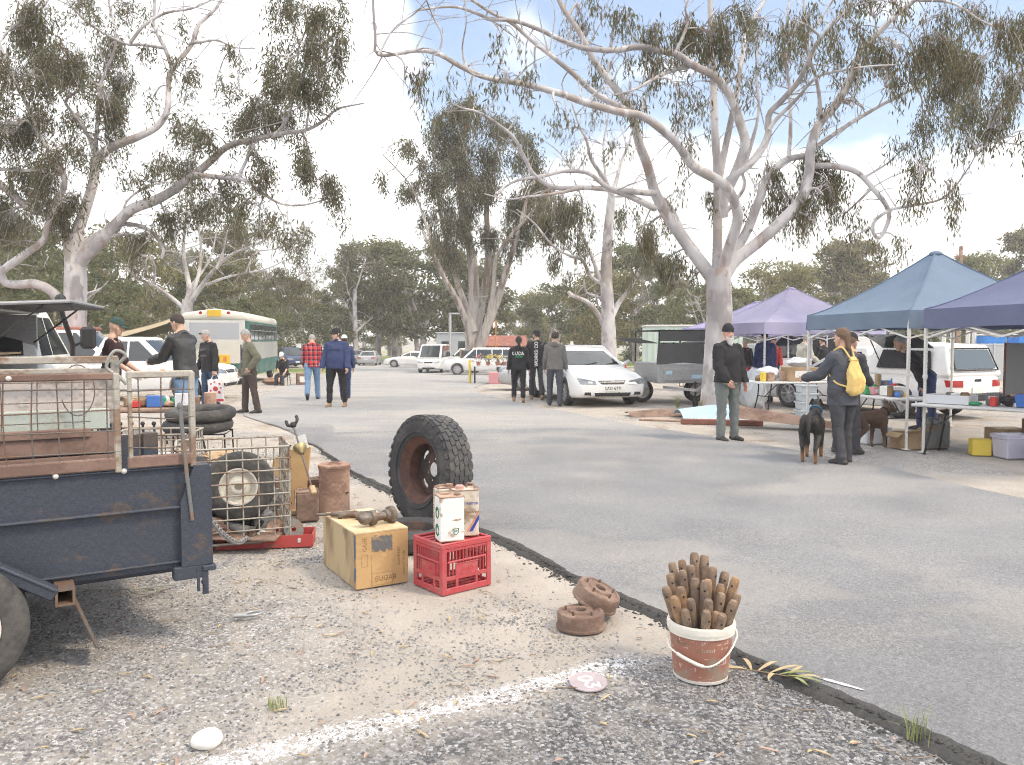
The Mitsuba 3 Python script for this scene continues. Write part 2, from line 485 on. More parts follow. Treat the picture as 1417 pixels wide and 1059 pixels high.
# crumbled bitumen lumps along the lip
rb = np.random.default_rng(36)
nb = 5200
ib = rb.integers(0, len(P), nb)
off = rb.normal(size=nb) * 0.045 - 0.025
LX = P[ib] + nl[ib] * (-off)[:, None]
LX = P[ib] - nl[ib] * off[:, None] * np.where(off > 0, -0.25, -1.0)[:, None]
v0 = np.array([(1, 0, 0), (-1, 0, 0), (0, 1, 0), (0, -1, 0), (0, 0, 1), (0, 0, -1.0)]); f0 = np.array([[0, 2, 4], [2, 1, 4], [1, 3, 4], [3, 0, 4], [2, 0, 5], [1, 2, 5], [3, 1, 5], [0, 3, 5]])
sb = (0.004 + 0.012 * rb.random(nb) ** 2)[:, None, None]
vb = v0[None] * sb * (0.6 + 0.8 * rb.random((nb, 6, 1))) * (1, 1, .7)
vb[..., 0] += LX[:, :1]; vb[..., 1] += LX[:, 1:]; vb[..., 2] += np.where(np.abs(off) < .03, .010, ground_micro(LX[:, 0], LX[:, 1]) + .002)[:, None]
k2 = key_for('bitumen_lumps', k)
put(k2, mikit.ply((vb.reshape(-1, 3), (f0[None] + (np.arange(nb) * 6)[:, None, None]).reshape(-1, 3)), 'tar_mat'))
setlab(k2, kind='stuff')

# loose stones: real pieces in front, in four greys
def stones(n, xr, yr, keep, smin, smax, seed):
    r = np.random.default_rng(seed)
    x, y = r.uniform(*xr, n), r.uniform(*yr, n)
    ok = r.random(n) < keep(x, y)
    x, y = x[ok], y[ok]; m = len(x)
    v0 = np.array([(1, 0, 0), (-1, 0, 0), (0, 1, 0), (0, -1, 0), (0, 0, 1), (0, 0, -1.0)]); f0 = np.array([[0, 2, 4], [2, 1, 4], [1, 3, 4], [3, 0, 4], [2, 0, 5], [1, 2, 5], [3, 1, 5], [0, 3, 5]])
    s = smin + (smax - smin) * r.random(m) ** 2.6
    vv = v0[None] * (0.65 + 0.6 * r.random((m, len(v0), 1))) * (s[:, None] * np.stack([0.7 + 0.6 * r.random(m), 0.7 + 0.6 * r.random(m), 0.45 + 0.3 * r.random(m)], -1))[:, None]
    a = r.random(m) * 6.283
    c, q = np.cos(a)[:, None], np.sin(a)[:, None]
    vx, vy = vv[..., 0] * c - vv[..., 1] * q, vv[..., 0] * q + vv[..., 1] * c
    z = ground_z(x, y) + ground_micro(x, y) + s * 0.2
    vv = np.stack([vx + x[:, None], vy + y[:, None], vv[..., 2] + z[:, None]], -1)
    return vv, f0, x, y

lip = LineString(left_near)
def off_road(x, y):
    yy = left_near[:, 1]; xx = left_near[:, 0]
    return x < np.interp(y, yy, xx) - 0.10

def keep(x, y):
    lx, ly = x - LINE_A[0], y - LINE_A[1]
    ac = ly * LD[0] - lx * LD[1]
    b = gravelness(x, y)
    near = np.clip((0.15 - ac - 0.5 * (b - 0.5)) / 0.6, 0, 1)
    left = np.clip((-0.6 - x) / 1.1, 0, 1) * np.clip((5.6 - y) / 1.2, 0, 1)
    g = np.clip((b - 0.50) / 0.12, 0, 1) * 0.6
    clump = np.clip((meshkit.fbm(np.stack([x * 6, y * 6, 0 * x], -1), 3, 17) - 0.3) / 0.3, 0, 1)
    return np.where(off_road(x, y), np.clip(0.03 + np.maximum(np.maximum(near, left), g), 0, 1) * (0.25 + 0.75 * clump), 0)

vs, f0, sx_, sy_ = stones(170000, (-3.2, 1.9), (2.2, 6.6), keep, 0.0032, 0.0108, 41)
vs2, _, sx2, sy2 = stones(9000, (-4.5, 0.2), (6.0, 12.0), keep, 0.006, 0.018, 42)
vs = np.vstack([vs, vs2]); sx_ = np.concatenate([sx_, sx2]); sy_ = np.concatenate([sy_, sy2])
r = np.random.default_rng(43)
pick = r.integers(0, 5, len(vs))
ac = (sy_ - LINE_A[1]) * LD[0] - (sx_ - LINE_A[0]) * LD[1]
al = (sy_ - LINE_A[1]) * LD[1] + (sx_ - LINE_A[0]) * LD[0]
painted = (np.abs(ac + .03 * np.sin(al * 5)) < 0.15 * r.random(len(vs)) ** 1.3) & (al > 0) & (al < 2.8) & (r.random(len(vs)) < 0.15)
dark = (ac < -0.15) & (r.random(len(vs)) < 0.5) & (pick > 2)
pick[dark] = r.integers(0, 3, dark.sum())
pick[painted] = 9
greys = [(0.135, 0.135, 0.14), (0.20, 0.20, 0.205), (0.265, 0.265, 0.27), (0.40, 0.398, 0.395), (0.32, 0.285, 0.255)]
for i, c in enumerate(greys):
    mat(f'stone_mat_{"abcde"[i]}', c, 0.9, 0, 0.3)
mat('chalk_mat', (0.60, 0.61, 0.64), 0.95, 0, 0.2)
def stone_mesh(sel):
    q = vs[sel]
    return q.reshape(-1, 3), (f0[None] + (np.arange(len(q)) * 6)[:, None, None]).reshape(-1, 3)
t = Thing('gravel', 'loose grey gravel stones lying on the ground', 'gravel', kind='stuff')
for i in range(5):
    t.add(['dark_stones', 'slate_stones', 'grey_stones', 'pale_stones', 'brown_stones'][i], stone_mesh(pick == i), f'stone_mat_{"abcde"[i]}', False, kind='stuff')
k = key_for('chalk_line')
put(k, mikit.ply(stone_mesh(pick == 9), 'chalk_mat'))
setlab(k, 'white sprayed chalk line across the gravel', 'painted line', kind='structure')
# ------------------------------------------------------------------ the gums: where they stand, their limbs (end radii, then points right, away, up) and leaf masses, in centimetres
def tree_data(x, y, limbs, masses):
    num = lambda s: tuple(int(v) / 100 for v in s.split(','))
    L = []
    for l in limbs.split('|'):
        a = [num(s) for s in l.split(';')]
        L.append((a[1:], *a[0]))
    return (x, y), L, [num(s) for s in masses.split(';')]

TREES = {
 'right_gum': tree_data(4.65, 18.3, '32,28;0,0,-8;2,0,111;5,0,209;3,0,274;-1,0,320|16,4;-12,0,299;-46,-3,343;-76,-3,383;-116,-6,439;-147,-20,488;-167,-42,540;-190,-62,586;-206,-82,636;-237,-96,680;-288,-104,740;-323,-102,805;-362,-97,865;-387,-97,934|8,2;-150,-40,481;-236,-99,477;-315,-137,476;-375,-151,473;-418,-169,494;-438,-191,522;-461,-232,554;-493,-275,570;-527,-317,580;-555,-344,580|8,2;-148,-30,450;-208,-73,468;-257,-115,477;-284,-129,492;-309,-135,507;-355,-140,509;-396,-153,498;-455,-200,478;-491,-247,448|4,1;-319,-180,468;-375,-187,455;-438,-219,442;-475,-262,430;-518,-273,439|8,5;-73,10,385;-87,44,443;-115,28,477;-138,15,488|14,2;4,0,299;21,-24,369;30,-51,432;0,-78,484;-36,-98,504;-86,-125,523;-128,-154,564;-179,-181,596;-211,-195,609;-252,-209,611;-319,-231,622;-370,-246,635;-439,-265,647;-515,-285,654;-563,-301,670;-600,-316,686;-637,-332,687;-703,-364,668;-706,-382,695;-703,-419,741;-694,-443,767|8,2;-208,-140,623;-297,-197,650;-347,-233,679;-393,-245,711;-429,-249,737;-466,-258,765;-501,-276,775;-539,-309,787;-579,-357,799|2,1;-514,-320,643;-542,-328,650;-557,-311,695;-547,-360,728;-551,-373,773|2,1;-595,-380,664;-589,-373,698;-604,-374,729;-612,-419,742;-618,-413,768|2,1;-693,-430,645;-670,-404,699;-632,-406,725;-611,-425,739|12,2;15,-20,494;31,-36,534;43,-52,588;27,-61,634;6,-68,681;-28,-76,721;-80,-90,741;-120,-104,760;-153,-116,762;-205,-137,763;-255,-160,748;-321,-192,741;-369,-217,748;-411,-239,759;-461,-260,768;-505,-275,766;-571,-292,781;-644,-303,770|4,2;-120,-100,766;-103,-93,801;-93,-91,835;-106,-126,848;-90,-133,881|5,2;-78,-80,744;-133,-92,727;-185,-131,692;-222,-179,662;-260,-193,648|12,6;-1,0,307;4,19,443;0,11,539;-6,17,635;-4,43,740;0,78,848;1,103,957;4,106,1057|11,3;8,-10,435;11,-35,504;65,-43,553;95,-42,603;96,-47,650;121,-55,678;151,-76,715;161,-96,745;174,-123,781;220,-166,840;246,-179,897|9,3;3,20,505;17,38,564;34,35,653;47,37,719;68,69,813;90,103,890;137,132,968;158,136,1038|5,1;89,-70,611;106,-68,635;142,-76,671;169,-126,704;214,-143,713;271,-132,725;334,-125,731|16,5;12,0,299;38,5,337;89,5,377;143,-3,427;186,-7,478;203,-1,536;209,8,590;233,23,650;278,39,700;315,56,763;338,66,819;386,73,872;425,72,911;463,68,942;499,60,987|8,1;211,20,554;264,12,552;309,-2,536;337,-27,493;355,-53,451;352,-69,417;327,-85,379;310,-91,389;310,-97,413;342,-103,436;390,-105,445;454,-106,463;498,-123,529;500,-139,564|6,1;227,30,596;251,43,614;319,61,660;387,64,700;434,79,725;545,138,784;658,185,817;727,196,803|3,1;327,40,810;397,49,886;405,31,866;423,-1,827;434,7,798|3,1;285,50,708;320,54,709;357,81,700;271,59,768;244,77,790|13,7;23,10,308;53,34,368;75,25,413;93,7,473;117,22,528;167,56,574;220,75,589|5,2;173,50,580;186,78,649;192,109,758;175,99,839;188,117,929;213,171,1036|6,2;217,30,585;234,26,670;216,1,739;169,-55,800;156,-78,882;147,-69,946|4,1;459,60,939;536,45,926;577,1,871;597,-53,825;624,-63,786|5,2;21,40,443;82,85,517;81,95,553;101,95,620;120,107,707;129,164,827;163,225,954|3,2;168,-40,805;215,-37,868;243,-64,918', '-164,-135,793,61,61,80;-76,-36,838,73,73,100;-37,-71,802,47,87,100;3,-3,882,66,49,90;-119,-63,729,56,56,50;-112,-145,585,21,76,60;-120,-142,666,46,46,50;-21,75,698,34,69,40;135,110,910,70,61,50;124,-121,820,61,61,50;201,-171,801,60,60,55;331,-5,881,66,57,70;373,-74,778,79,71,80;436,-70,794,79,79,100;640,185,834,82,82,100;529,-138,755,61,68,100;586,-103,813,62,62,90;610,227,777,83,65,80;725,268,753,85,75,80;541,-151,591,53,60,90;590,-134,565,46,46,70;511,-87,584,55,47,70;527,145,649,62,71,50;384,-142,504,46,53,70;438,-142,482,33,33,70;479,-110,443,22,31,40;374,-127,455,34,34,70;391,-48,578,40,48,40;374,49,813,42,47,80;327,-95,696,62,39,40;305,16,682,58,42,30;241,-14,823,49,65,50;146,138,802,62,71,40;192,97,805,52,69,30;168,-82,821,47,63,40;224,101,528,87,78,120;170,64,471,60,68,110;261,64,571,51,51,110;115,28,539,50,50,90;229,-21,481,57,57,90;287,20,440,53,37,60;205,-46,414,35,40,70;280,-78,386,39,32,45;317,-101,353,16,28,30;-162,10,409,36,36,130;-97,-12,322,23,65,90;-138,34,318,23,67,70;-54,14,300,23,41,60;-25,24,489,17,42,60;-93,-84,501,14,63,60;-190,-33,360,19,40,60;-606,-353,654,40,33,25;-544,-299,639,62,34,25;-476,-292,635,55,41,30;-421,-241,685,57,43,30;-323,-61,859,72,45,50;-261,-192,800,59,41,60;-247,-85,729,55,47,40;-228,-169,658,45,45,40;-381,-289,596,55,35,20;-489,-356,717,60,27,15;-178,-136,639,46,46,35;3,-128,700,46,46,30;-584,-312,576,55,30,30;-656,-370,623,39,33,20;360,-90,377,22,22,20;476,-20,875,65,41,70;576,17,889,66,42,80;240,-172,708,37,30,50;92,30,458,33,42,30;757,216,791,64,55,90;602,-113,675,46,62,90;590,158,825,89,72,90'),
 'left_gum': tree_data(-14.16, 26, '40,31;-3,0,-11;-1,0,141;8,0,281;13,0,380;13,0,445;7,0,500|25,2;13,0,392;42,-8,426;97,-23,470;163,-42,522;224,-58,571;299,-62,598;363,-62,633;436,-60,687;479,-60,723;535,-64,766;629,-76,786;725,-97,798;789,-114,802;847,-132,825;894,-150,855;977,-171,866|14,10;7,10,444;51,21,487;104,35,521;161,5,549|8,5;171,-30,533;232,-18,525;288,-42,495;331,-81,445;322,-73,419|5,3;152,-40,495;226,-47,490;247,-66,436;314,-115,413|9,2;434,-80,674;524,-87,664;608,-127,647;662,-161,607;727,-179,569;793,-174,566;869,-175,585|6,4;579,-120,653;599,-95,715;632,-114,755|5,2;691,-110,786;747,-150,836;768,-158,940;807,-245,1014|4,2;793,-130,798;808,-130,884;843,-89,994;864,-125,1100|19,4;11,0,489;37,23,584;63,36,688;69,36,744;132,35,790;204,38,818;266,47,855;295,59,914;291,87,1024;313,104,1076;353,128,1148;367,144,1211;425,161,1279;471,171,1366|5,2;346,120,1143;387,128,1153;426,158,1168;494,130,1135;559,137,1135|8,4;300,100,1056;262,126,1131;211,169,1220;218,158,1301;186,187,1409|6,2;264,120,1129;189,113,1138;134,108,1141;66,39,1171;13,3,1229;-23,11,1308|6,3;168,80,1131;216,83,1190;287,84,1229;389,36,1224;451,37,1251|8,3;62,50,747;48,37,818;36,-41,877;27,-55,908;71,-52,944;46,-50,956;15,-55,957|8,3;62,40,736;49,93,886;39,137,1012;92,141,1153;49,187,1313|17,4;4,0,234;-23,-12,280;-58,-22,321;-105,-27,342;-156,-29,339;-195,-30,344;-207,-31,376;-186,-34,394;-140,-40,423;-55,-58,475;-36,-69,514;14,-94,588;51,-118,649;36,-145,719;6,-165,768;-12,-186,847;-53,-200,947;-80,-203,1029|5,3;43,-120,692;-43,-143,674;-120,-159,675;-163,-225,649|16,5;9,0,489;-78,27,562;-193,64,614;-314,74,734;-409,85,923;-477,161,1160|4,2;183,-40,536;218,-77,591;283,-94,632;385,-175,634', '-78,-98,1110,112,101,110;15,-295,896,104,104,110;-98,46,1050,107,107,100;-59,-200,759,108,108,120;-7,-140,817,88,100,120;-187,58,683,119,96,110;34,-125,669,89,89,100;-36,-67,559,91,80,120;30,-20,589,81,70,130;-209,48,542,95,83,100;68,-128,1035,89,89,90;117,-98,1002,79,79,80;37,197,1077,101,113,100;116,-13,918,93,81,100;126,138,1021,62,86,80;-15,-88,1178,102,68,90;45,6,1205,94,70,70;123,210,1287,101,63,60;339,74,1064,43,48,100;347,111,1025,44,49,100;239,100,975,34,34,80;561,-50,852,69,64,130;656,-99,893,90,79,120;786,-287,919,83,94,110;789,-133,1054,78,78,110;711,-85,1137,102,79,80;886,-271,1055,59,80,120;935,-266,966,46,84,100;838,-162,938,77,88,110;700,-60,849,91,57,110;772,-161,896,77,77,110;886,-176,1122,55,65,100;369,-23,837,65,70,100;483,-115,780,67,63,110;384,21,722,90,66,100;357,-108,706,78,56,80;566,-73,647,80,64,80;691,-192,635,54,65,110;786,-54,717,57,80,120;848,-176,627,54,65,120;791,-156,749,48,44,80;506,-35,586,127,69,80;666,-183,551,87,65,80;765,-235,501,64,60,60;903,-183,562,26,48,70;340,-76,546,68,64,130;281,-72,480,64,50,120;261,-142,634,66,44,50;473,189,1122,45,25,40;471,92,1112,34,24,50;511,106,1000,24,19,60;432,129,1031,29,29,40;138,-45,742,69,57,50;84,-152,728,77,66,100;103,54,845,60,72,80;1,48,867,60,60,90;113,112,954,73,61,90;491,-114,628,67,45,70;327,101,1208,73,49,35;51,175,1177,75,62,70;215,105,1093,49,49,30;-154,-189,992,98,130,100;-261,-37,822,104,138,100;-320,77,617,96,120,100;623,-107,739,56,45,70;157,-3,488,47,47,60'),
 'centre_gum': tree_data(-2.58, 58, '55,8;-11,0,27;-38,42,287;-17,47,570;-35,12,847;-91,12,1124;-126,93,1535;-50,150,1859|42,10;21,0,27;42,7,230;152,-7,510;225,-90,744;291,-123,938;368,-79,1246|34,8;-21,0,37;-52,-1,287;-124,-77,491;-208,-169,647;-255,-199,755;-361,-179,981|42,8;0,0,37;-2,53,288;54,111,573;87,95,855;77,99,1231;159,221,1669|30,6;-15,0,282;-111,44,569;-171,88,740;-255,47,1114;-308,73,1479|28,6;26,0,178;84,-16,385;127,-36,590;165,-143,835;414,-242,1119;563,-229,1268|12,3;-259,-150,759;-415,-131,1237;-551,-226,1416;-621,-250,1484', '-96,44,1805,210,184,100;160,166,1786,204,188,100;-281,79,1635,169,185,90;-25,158,1576,268,214,110;290,-241,1486,190,190,110;423,80,1352,132,201,110;-410,-361,1506,98,117,60;-560,-49,1604,93,83,40;-648,-243,1315,35,100,120;-441,85,1275,116,132,100;-244,-64,1274,196,186,100;9,-29,1204,234,197,110;266,4,1184,198,219,110;-343,-10,1054,104,130,80;-186,-47,947,186,176,90;44,142,997,192,150,80;215,-97,916,72,231,90;443,-124,1013,112,230,100;505,-424,1137,145,145,110;-53,218,1930,162,119,60;-327,-237,1389,110,110,80;-136,-162,1082,172,132,100;160,146,1443,192,182,110;-145,-8,1462,188,156,110;-295,239,1858,109,87,40;367,-127,937,82,204,80;-280,-246,849,110,90,70;106,157,656,64,86,80;-97,9,800,131,94,50'),
 'forked_gum': tree_data(4.11, 34, '36,17;1,0,0;-1,0,174;-8,0,326;-15,0,477;-7,0,631;5,0,781|13,7;-16,0,229;-48,-12,286;-95,-50,336;-166,-114,362;-180,-113,377|11,3;-14,0,368;-49,-12,455;-85,-37,540;-134,-108,637;-128,-141,733;-161,-139,820|14,3;8,0,274;41,25,336;87,49,393;130,34,474;155,40,566;185,91,665|12,3;5,0,781;-21,-12,844;-85,-47,923;-109,-105,985;-141,-136,1034;-176,-139,1133|11,3;5,0,781;29,27,852;57,84,943;98,94,1046;125,137,1182|9,2;-14,0,411;-74,-19,440;-124,-69,510;-172,-109,521;-248,-168,557;-321,-200,639;-393,-225,691|7,3;-8,0,326;-42,-4,359;-97,-8,380;-114,-65,436;-94,-63,466|6,2;5,0,781;84,49,796;127,134,873;212,175,975|6,2;-22,-20,843;-27,28,1002;-1,77,1135;-8,75,1286', '-212,-41,676,115,115,120;-147,-154,717,82,93,120;-210,-6,546,49,153,110;-141,-88,611,54,89,100;87,67,722,69,94,80;141,-45,601,66,91,100;187,5,487,55,98,90;0,-22,559,27,91,50;110,-4,426,55,55,50;34,-85,975,89,75,25;-93,-175,1095,102,73,25;-133,28,1002,92,77,25;217,17,700,61,92,70;-232,-128,750,88,74,100;-169,-76,450,30,66,50'),
 'pale_gum': tree_data(-16.21, 40, '34,26;12,0,-19;2,0,161;5,0,304;14,0,394|15,4;14,0,394;24,-4,457;-11,19,630;24,-23,763;50,-13,852|15,3;21,0,376;91,-12,464;180,-55,549;279,-114,606;368,-140,637;462,-139,678|11,3;21,0,394;56,37,521;57,70,668;43,57,810;8,87,923|8,2;124,-50,462;222,-77,495;337,-104,517;466,-184,531;560,-213,568|7,2;189,-80,540;226,-81,634;245,-79,720;314,-125,783|13,4;5,0,340;-64,-27,410;-124,-72,460;-169,-142,490;-209,-163,539|6,3;-125,-70,460;-110,-76,547;-127,-114,613|8,2;10,30,449;91,92,598;118,124,748;139,125,857|5,2;355,-160,512;411,-169,607;496,-166,624;615,-225,651', '187,141,786,149,97,80;427,-159,710,104,83,70;588,-190,621,89,89,80;620,-119,526,84,77,80;644,-138,713,69,76,70;9,81,868,92,73,60;110,156,898,112,75,70;467,-72,495,106,71,80;365,-83,546,88,63,50;687,-253,431,74,74,90;339,-104,631,70,49,40;-143,-119,543,105,87,90;508,-36,427,93,71,80;-11,-97,684,77,77,50'),
 'slender_gum': tree_data(-16.55, 85, '30,20;-1,0,-67;2,0,254;-2,0,558;0,0,786|14,6;4,0,368;-52,18,521;-122,-2,672;-164,-50,745|14,6;11,0,330;98,28,422;192,-27,482|10,5;-2,0,596;-72,17,749;-92,-27,897|12,5;0,0,748;56,-7,899;115,-27,1086', '-133,70,1095,193,170,100;30,228,1149,196,157,100;246,-138,986,150,135,100;-166,32,826,138,123,80;-230,-181,997,135,120,80;19,-110,1226,136,75,80'),
}
# ------------------------------------------------------------------ trees
def _bark(p, n, uv):
    a = fbm(p.x * 2.2, p.y * 2.2, p.z * 0.9, 4)
    b = noise(p.x * 9, p.y * 9, p.z * 3.5)
    c = mix((0.42, 0.395, 0.396), (0.60, 0.578, 0.578), smoothstep(0.35, 0.65, a))
    c = mix(c, (0.27, 0.25, 0.25), 0.75 * smoothstep(0.55, 0.66, fbm(p.x * 3.1, p.y * 3.1, p.z * 1.3 + 9, 4)))
    c = mix(c, (0.33, 0.225, 0.175), 0.6 * smoothstep(0.63, 0.72, fbm(p.x * 4.1 + 5, p.y * 4.1, p.z * 1.1, 4)))
    c = mix(c, (0.36, 0.31, 0.275), 0.7 * smoothstep(0.58, 0.62, fbm(p.x * 1.7 + 2, p.y * 1.7, p.z * 0.45 + 4, 5)))
    c = mix(c, (0.24, 0.225, 0.22), 0.7 * smoothstep(0.70, 0.74, fbm(p.x * 5.0, p.y * 5.0, p.z * 3.2 + 1, 4)))
    return c * (0.9 + 0.2 * b)

def _strip_bark(p, n, uv):
    a = fbm(p.x * 3.0, p.y * 3.0, p.z * 0.35, 4)
    c = mix((0.44, 0.40, 0.365), (0.25, 0.195, 0.165), smoothstep(0.48, 0.64, a))
    return c * (0.85 + 0.3 * noise(p.x * 12, p.y * 12, p.z * 2))

scene['gum_bark'] = two(pr(proc(_bark), 0.85, 0, 0.25))
scene['strip_bark'] = two(pr(proc(_strip_bark), 0.9, 0, 0.2))
scene['leaf_mat'] = {'type': 'principledthin', 'base_color': {'type': 'mesh_attribute', 'name': 'vertex_color'}, 'roughness': 0.45, 'diff_trans': 1.5}

GREENS = np.array([(0.165, 0.163, 0.098), (0.188, 0.180, 0.112), (0.136, 0.142, 0.092), (0.212, 0.192, 0.122), (0.165, 0.170, 0.124)])
BROWN = np.array([0.20, 0.135, 0.085])
YOUNG = np.array([0.20, 0.20, 0.09])

def leaves(P, L, W, r, droop=0.75, brown=0.06, tint=1.0):
    """One folded blade per row of P; most hang."""
    n = len(P)
    d = r.normal(size=(n, 3)) * (1 - droop) * 1.6
    d[:, 2] -= droop * 1.35
    d /= np.linalg.norm(d, axis=1, keepdims=True)
    s = np.cross(d, r.normal(size=(n, 3))); s /= np.linalg.norm(s, axis=1, keepdims=True)
    u = np.cross(d, s)
    l = (L * (0.6 + 0.8 * r.random(n)))[:, None]; w = (W * (0.7 + 0.6 * r.random(n)))[:, None]
    m = P + d * l * 0.45
    V = np.stack([P, m + s * w * 0.5 + u * w * 0.18, P + d * l + s * l * 0.08, m - s * w * 0.5 + u * w * 0.18], 1).reshape(-1, 3)
    F = np.array([[0, 1, 2], [0, 2, 3]])[None] + (np.arange(n) * 4)[:, None, None]
    c = GREENS[r.integers(0, len(GREENS), n)] * (0.95 + 0.55 * r.random((n, 1)))
    k = r.random(n)
    c[k < brown] = BROWN * (0.7 + 0.6 * r.random((np.sum(k < brown), 1)))
    c[k > 0.95] = YOUNG
    return V, F.reshape(-1, 3), np.repeat(c * tint, 4, 0)

def limb_mesh(mb, pts, r0, r1, r, n=9, dense=5, knob=0.06):
    p = np.asarray(pts, float)
    k = max(6, (len(p) - 1) * dense)
    q = spline(p, k)
    t = np.linspace(0, 1, k)
    rad = r0 + (r1 - r0) * t ** 0.8
    rad = rad * (1 + knob * (meshkit.noise(np.column_stack([t * 9, t * 0 + r.random() * 50, t * 0])) - 0.5) * 2)
    mb.tube(q, rad, n)
    return q, rad

def gum(name, label, data, seed, bark='gum_bark', leaf=(0.15, 0.032), per=430.0, brown=0.06, flare=1.18, group=None, droop=0.75, dead=0.25, tint=1.0):
    (x0, y0), limbs, blobs = data
    r = np.random.default_rng(seed)
    t = Thing(name, label, 'tree', tr(x0, y0, float(ground_z(x0, y0))), group)
    trunk, boughs, twigs = MB(), MB(), MB()
    nodes, nrad = [], []
    for i, (pts, r0, r1) in enumerate(limbs):
        p = [list(q) for q in pts]
        if p[0][2] < 0.6:
            p[0][2] = -0.15
            q = spline(np.array(p), 26); k = len(q)
            h = np.clip(q[:, 2], 0, None)
            rad = (r0 + (r1 - r0) * np.linspace(0, 1, k)) * (1 + (flare - 1) * np.exp(-h / 0.45))
            a = MB().tube(q, rad, 16)
            v, f = a.mesh(); v = roughen(v, 0.05 * r0, 2.2, seed)
            trunk.raw(v, f)
        else:
            q, rad = limb_mesh(boughs, p, r0, r1, r, 10 if r0 > 0.08 else 7)
            # knots, broken stubs and bare twigs
            L = np.linalg.norm(np.diff(q, axis=0), axis=1).sum()
            for _ in range(int(L * 3.0)):
                j = r.integers(len(q) // 4, len(q))
                d = unit(r.normal(size=3) + (0, 0, 0.35)); s = 0.25 + (0.5 + 0.9 * r.random()) * r.random() * (leaf[0] / 0.15)
                e = q[j] + d * s * 0.5 + (0, 0, 0.05)
                tip = q[j] + d * s + (r.normal() * .14 * s, r.normal() * .14 * s, 0.1 - .25 * s * r.random())
                tt = spline([q[j], e, tip], 6)
                twigs.tube(tt, np.linspace(min(rad[j] * 0.5, 0.018 * leaf[0] / 0.15), 0.004, 6), 4, caps=False)
        nodes.append(q); nrad.append(rad)
    N, R = np.vstack(nodes), np.concatenate(nrad)
    LP = []
    for (bx, by, bz, br, bh, den) in blobs:
        c = np.array([bx, by, bz])
        dist = np.linalg.norm(N - c, axis=1) + 3.0 * (R > 0.16)
        j = int(np.argmin(dist)); a = N[j]
        mid = (a + c) / 2 + (0, 0, 0.25 * br) + r.normal(size=3) * 0.12 * br
        main = spline([a, mid, c], 12)
        twigs.tube(main, np.linspace(min(R[j] * 0.7, 0.05 * br + 0.012), 0.012, 12), 5, caps=False)
        n = int(per * den * br * bh * math.pi / (leaf[0] / 0.15) ** 2)
        ns = max(5, int(n / 26))
        tufts = r.normal(size=(max(2, int(2.2 + 1.6 * br / (leaf[0] / 0.15) ** .7)), 3)); tufts *= (0.35 + 0.6 * r.random((len(tufts), 1))) / np.linalg.norm(tufts, axis=1, keepdims=True)
        for _ in range(ns):                                   # drooping sprays, gathered in tufts with gaps between
            o = r.normal(size=3); o *= r.random() ** 0.5 / np.linalg.norm(o)
            o = o * 0.46 + tufts[r.integers(0, len(tufts))] * 0.74
            st = c + o * (br, br * 0.95, bh) + (0, 0, 0.14 * bh)
            ln = (0.30 + 0.45 * r.random()) * (leaf[0] / 0.15) ** 0.7
            out = unit(o * (1, 1, 0.2)) * 0.35
            pts = spline([st - out * 0.25 * ln + (0, 0, 0.10 * ln), st, st + out * ln * 0.6 + (0, 0, -0.30 * ln), st + out * ln * 0.8 + (0, 0, -ln)], 7)
            if r.random() < 0.55:
                src = main[r.integers(5, 12)]
                twigs.tube(spline([src, (src + pts[0]) / 2 + (0, 0, 0.1 * br), pts[0], pts[-1]], 7), np.linspace(0.010, 0.004, 7) * (leaf[0] / 0.15) ** 0.6, 3, caps=False)
            m = max(6, int(r.normal(26, 8)))
            u = r.random(m) * 6
            b = pts[np.clip(u.astype(int), 0, 5)] * (1 - u % 1)[:, None] + pts[np.clip(u.astype(int) + 1, 0, 6)] * (u % 1)[:, None]
            LP.append(b + r.normal(size=(m, 3)) * 0.075 * (leaf[0] / 0.15))
    t.add('trunk', trunk, bark, True)
    t.add('bough', boughs, bark, True)
    t.add('twigs', twigs, bark, True, kind='stuff')
    V, F, C = leaves(np.vstack(LP), leaf[0], leaf[1], r, droop, brown, tint)
    t.add('crown', (V, F), 'leaf_mat', False, kind='stuff', color=C)
    return t

gum('gum_tree', 'big pale barked gum tree with a spreading crown behind the bearded man', TREES['right_gum'], 101, per=700, leaf=(0.145, 0.027), brown=0.16, droop=0.8)
gum('gum_tree', 'big pale gum tree with a long bough reaching over the bus, at left', TREES['left_gum'], 102, per=700, leaf=(0.185, 0.038), brown=0.12, droop=0.65)
gum('gum_tree', 'tall dense many stemmed gum tree behind the parked four wheel drive', TREES['centre_gum'], 103, 'strip_bark', (0.34, 0.080), per=760, brown=0.10, droop=0.7)
gum('gum_tree', 'smooth pale forked gum tree behind the white sedan', TREES['forked_gum'], 104, per=620, leaf=(0.22, 0.045), brown=0.08, droop=0.8)
gum('gum_tree', 'pale gum tree with thin spreading branches behind the bus', TREES['pale_gum'], 105, per=640, leaf=(0.24, 0.05), brown=0.1, droop=0.6)
gum('gum_tree', 'slender pale gum tree beside the far parked cars, right of the man in blue', TREES['slender_gum'], 106, per=650, leaf=(0.42, 0.10), brown=0.05, droop=0.5)

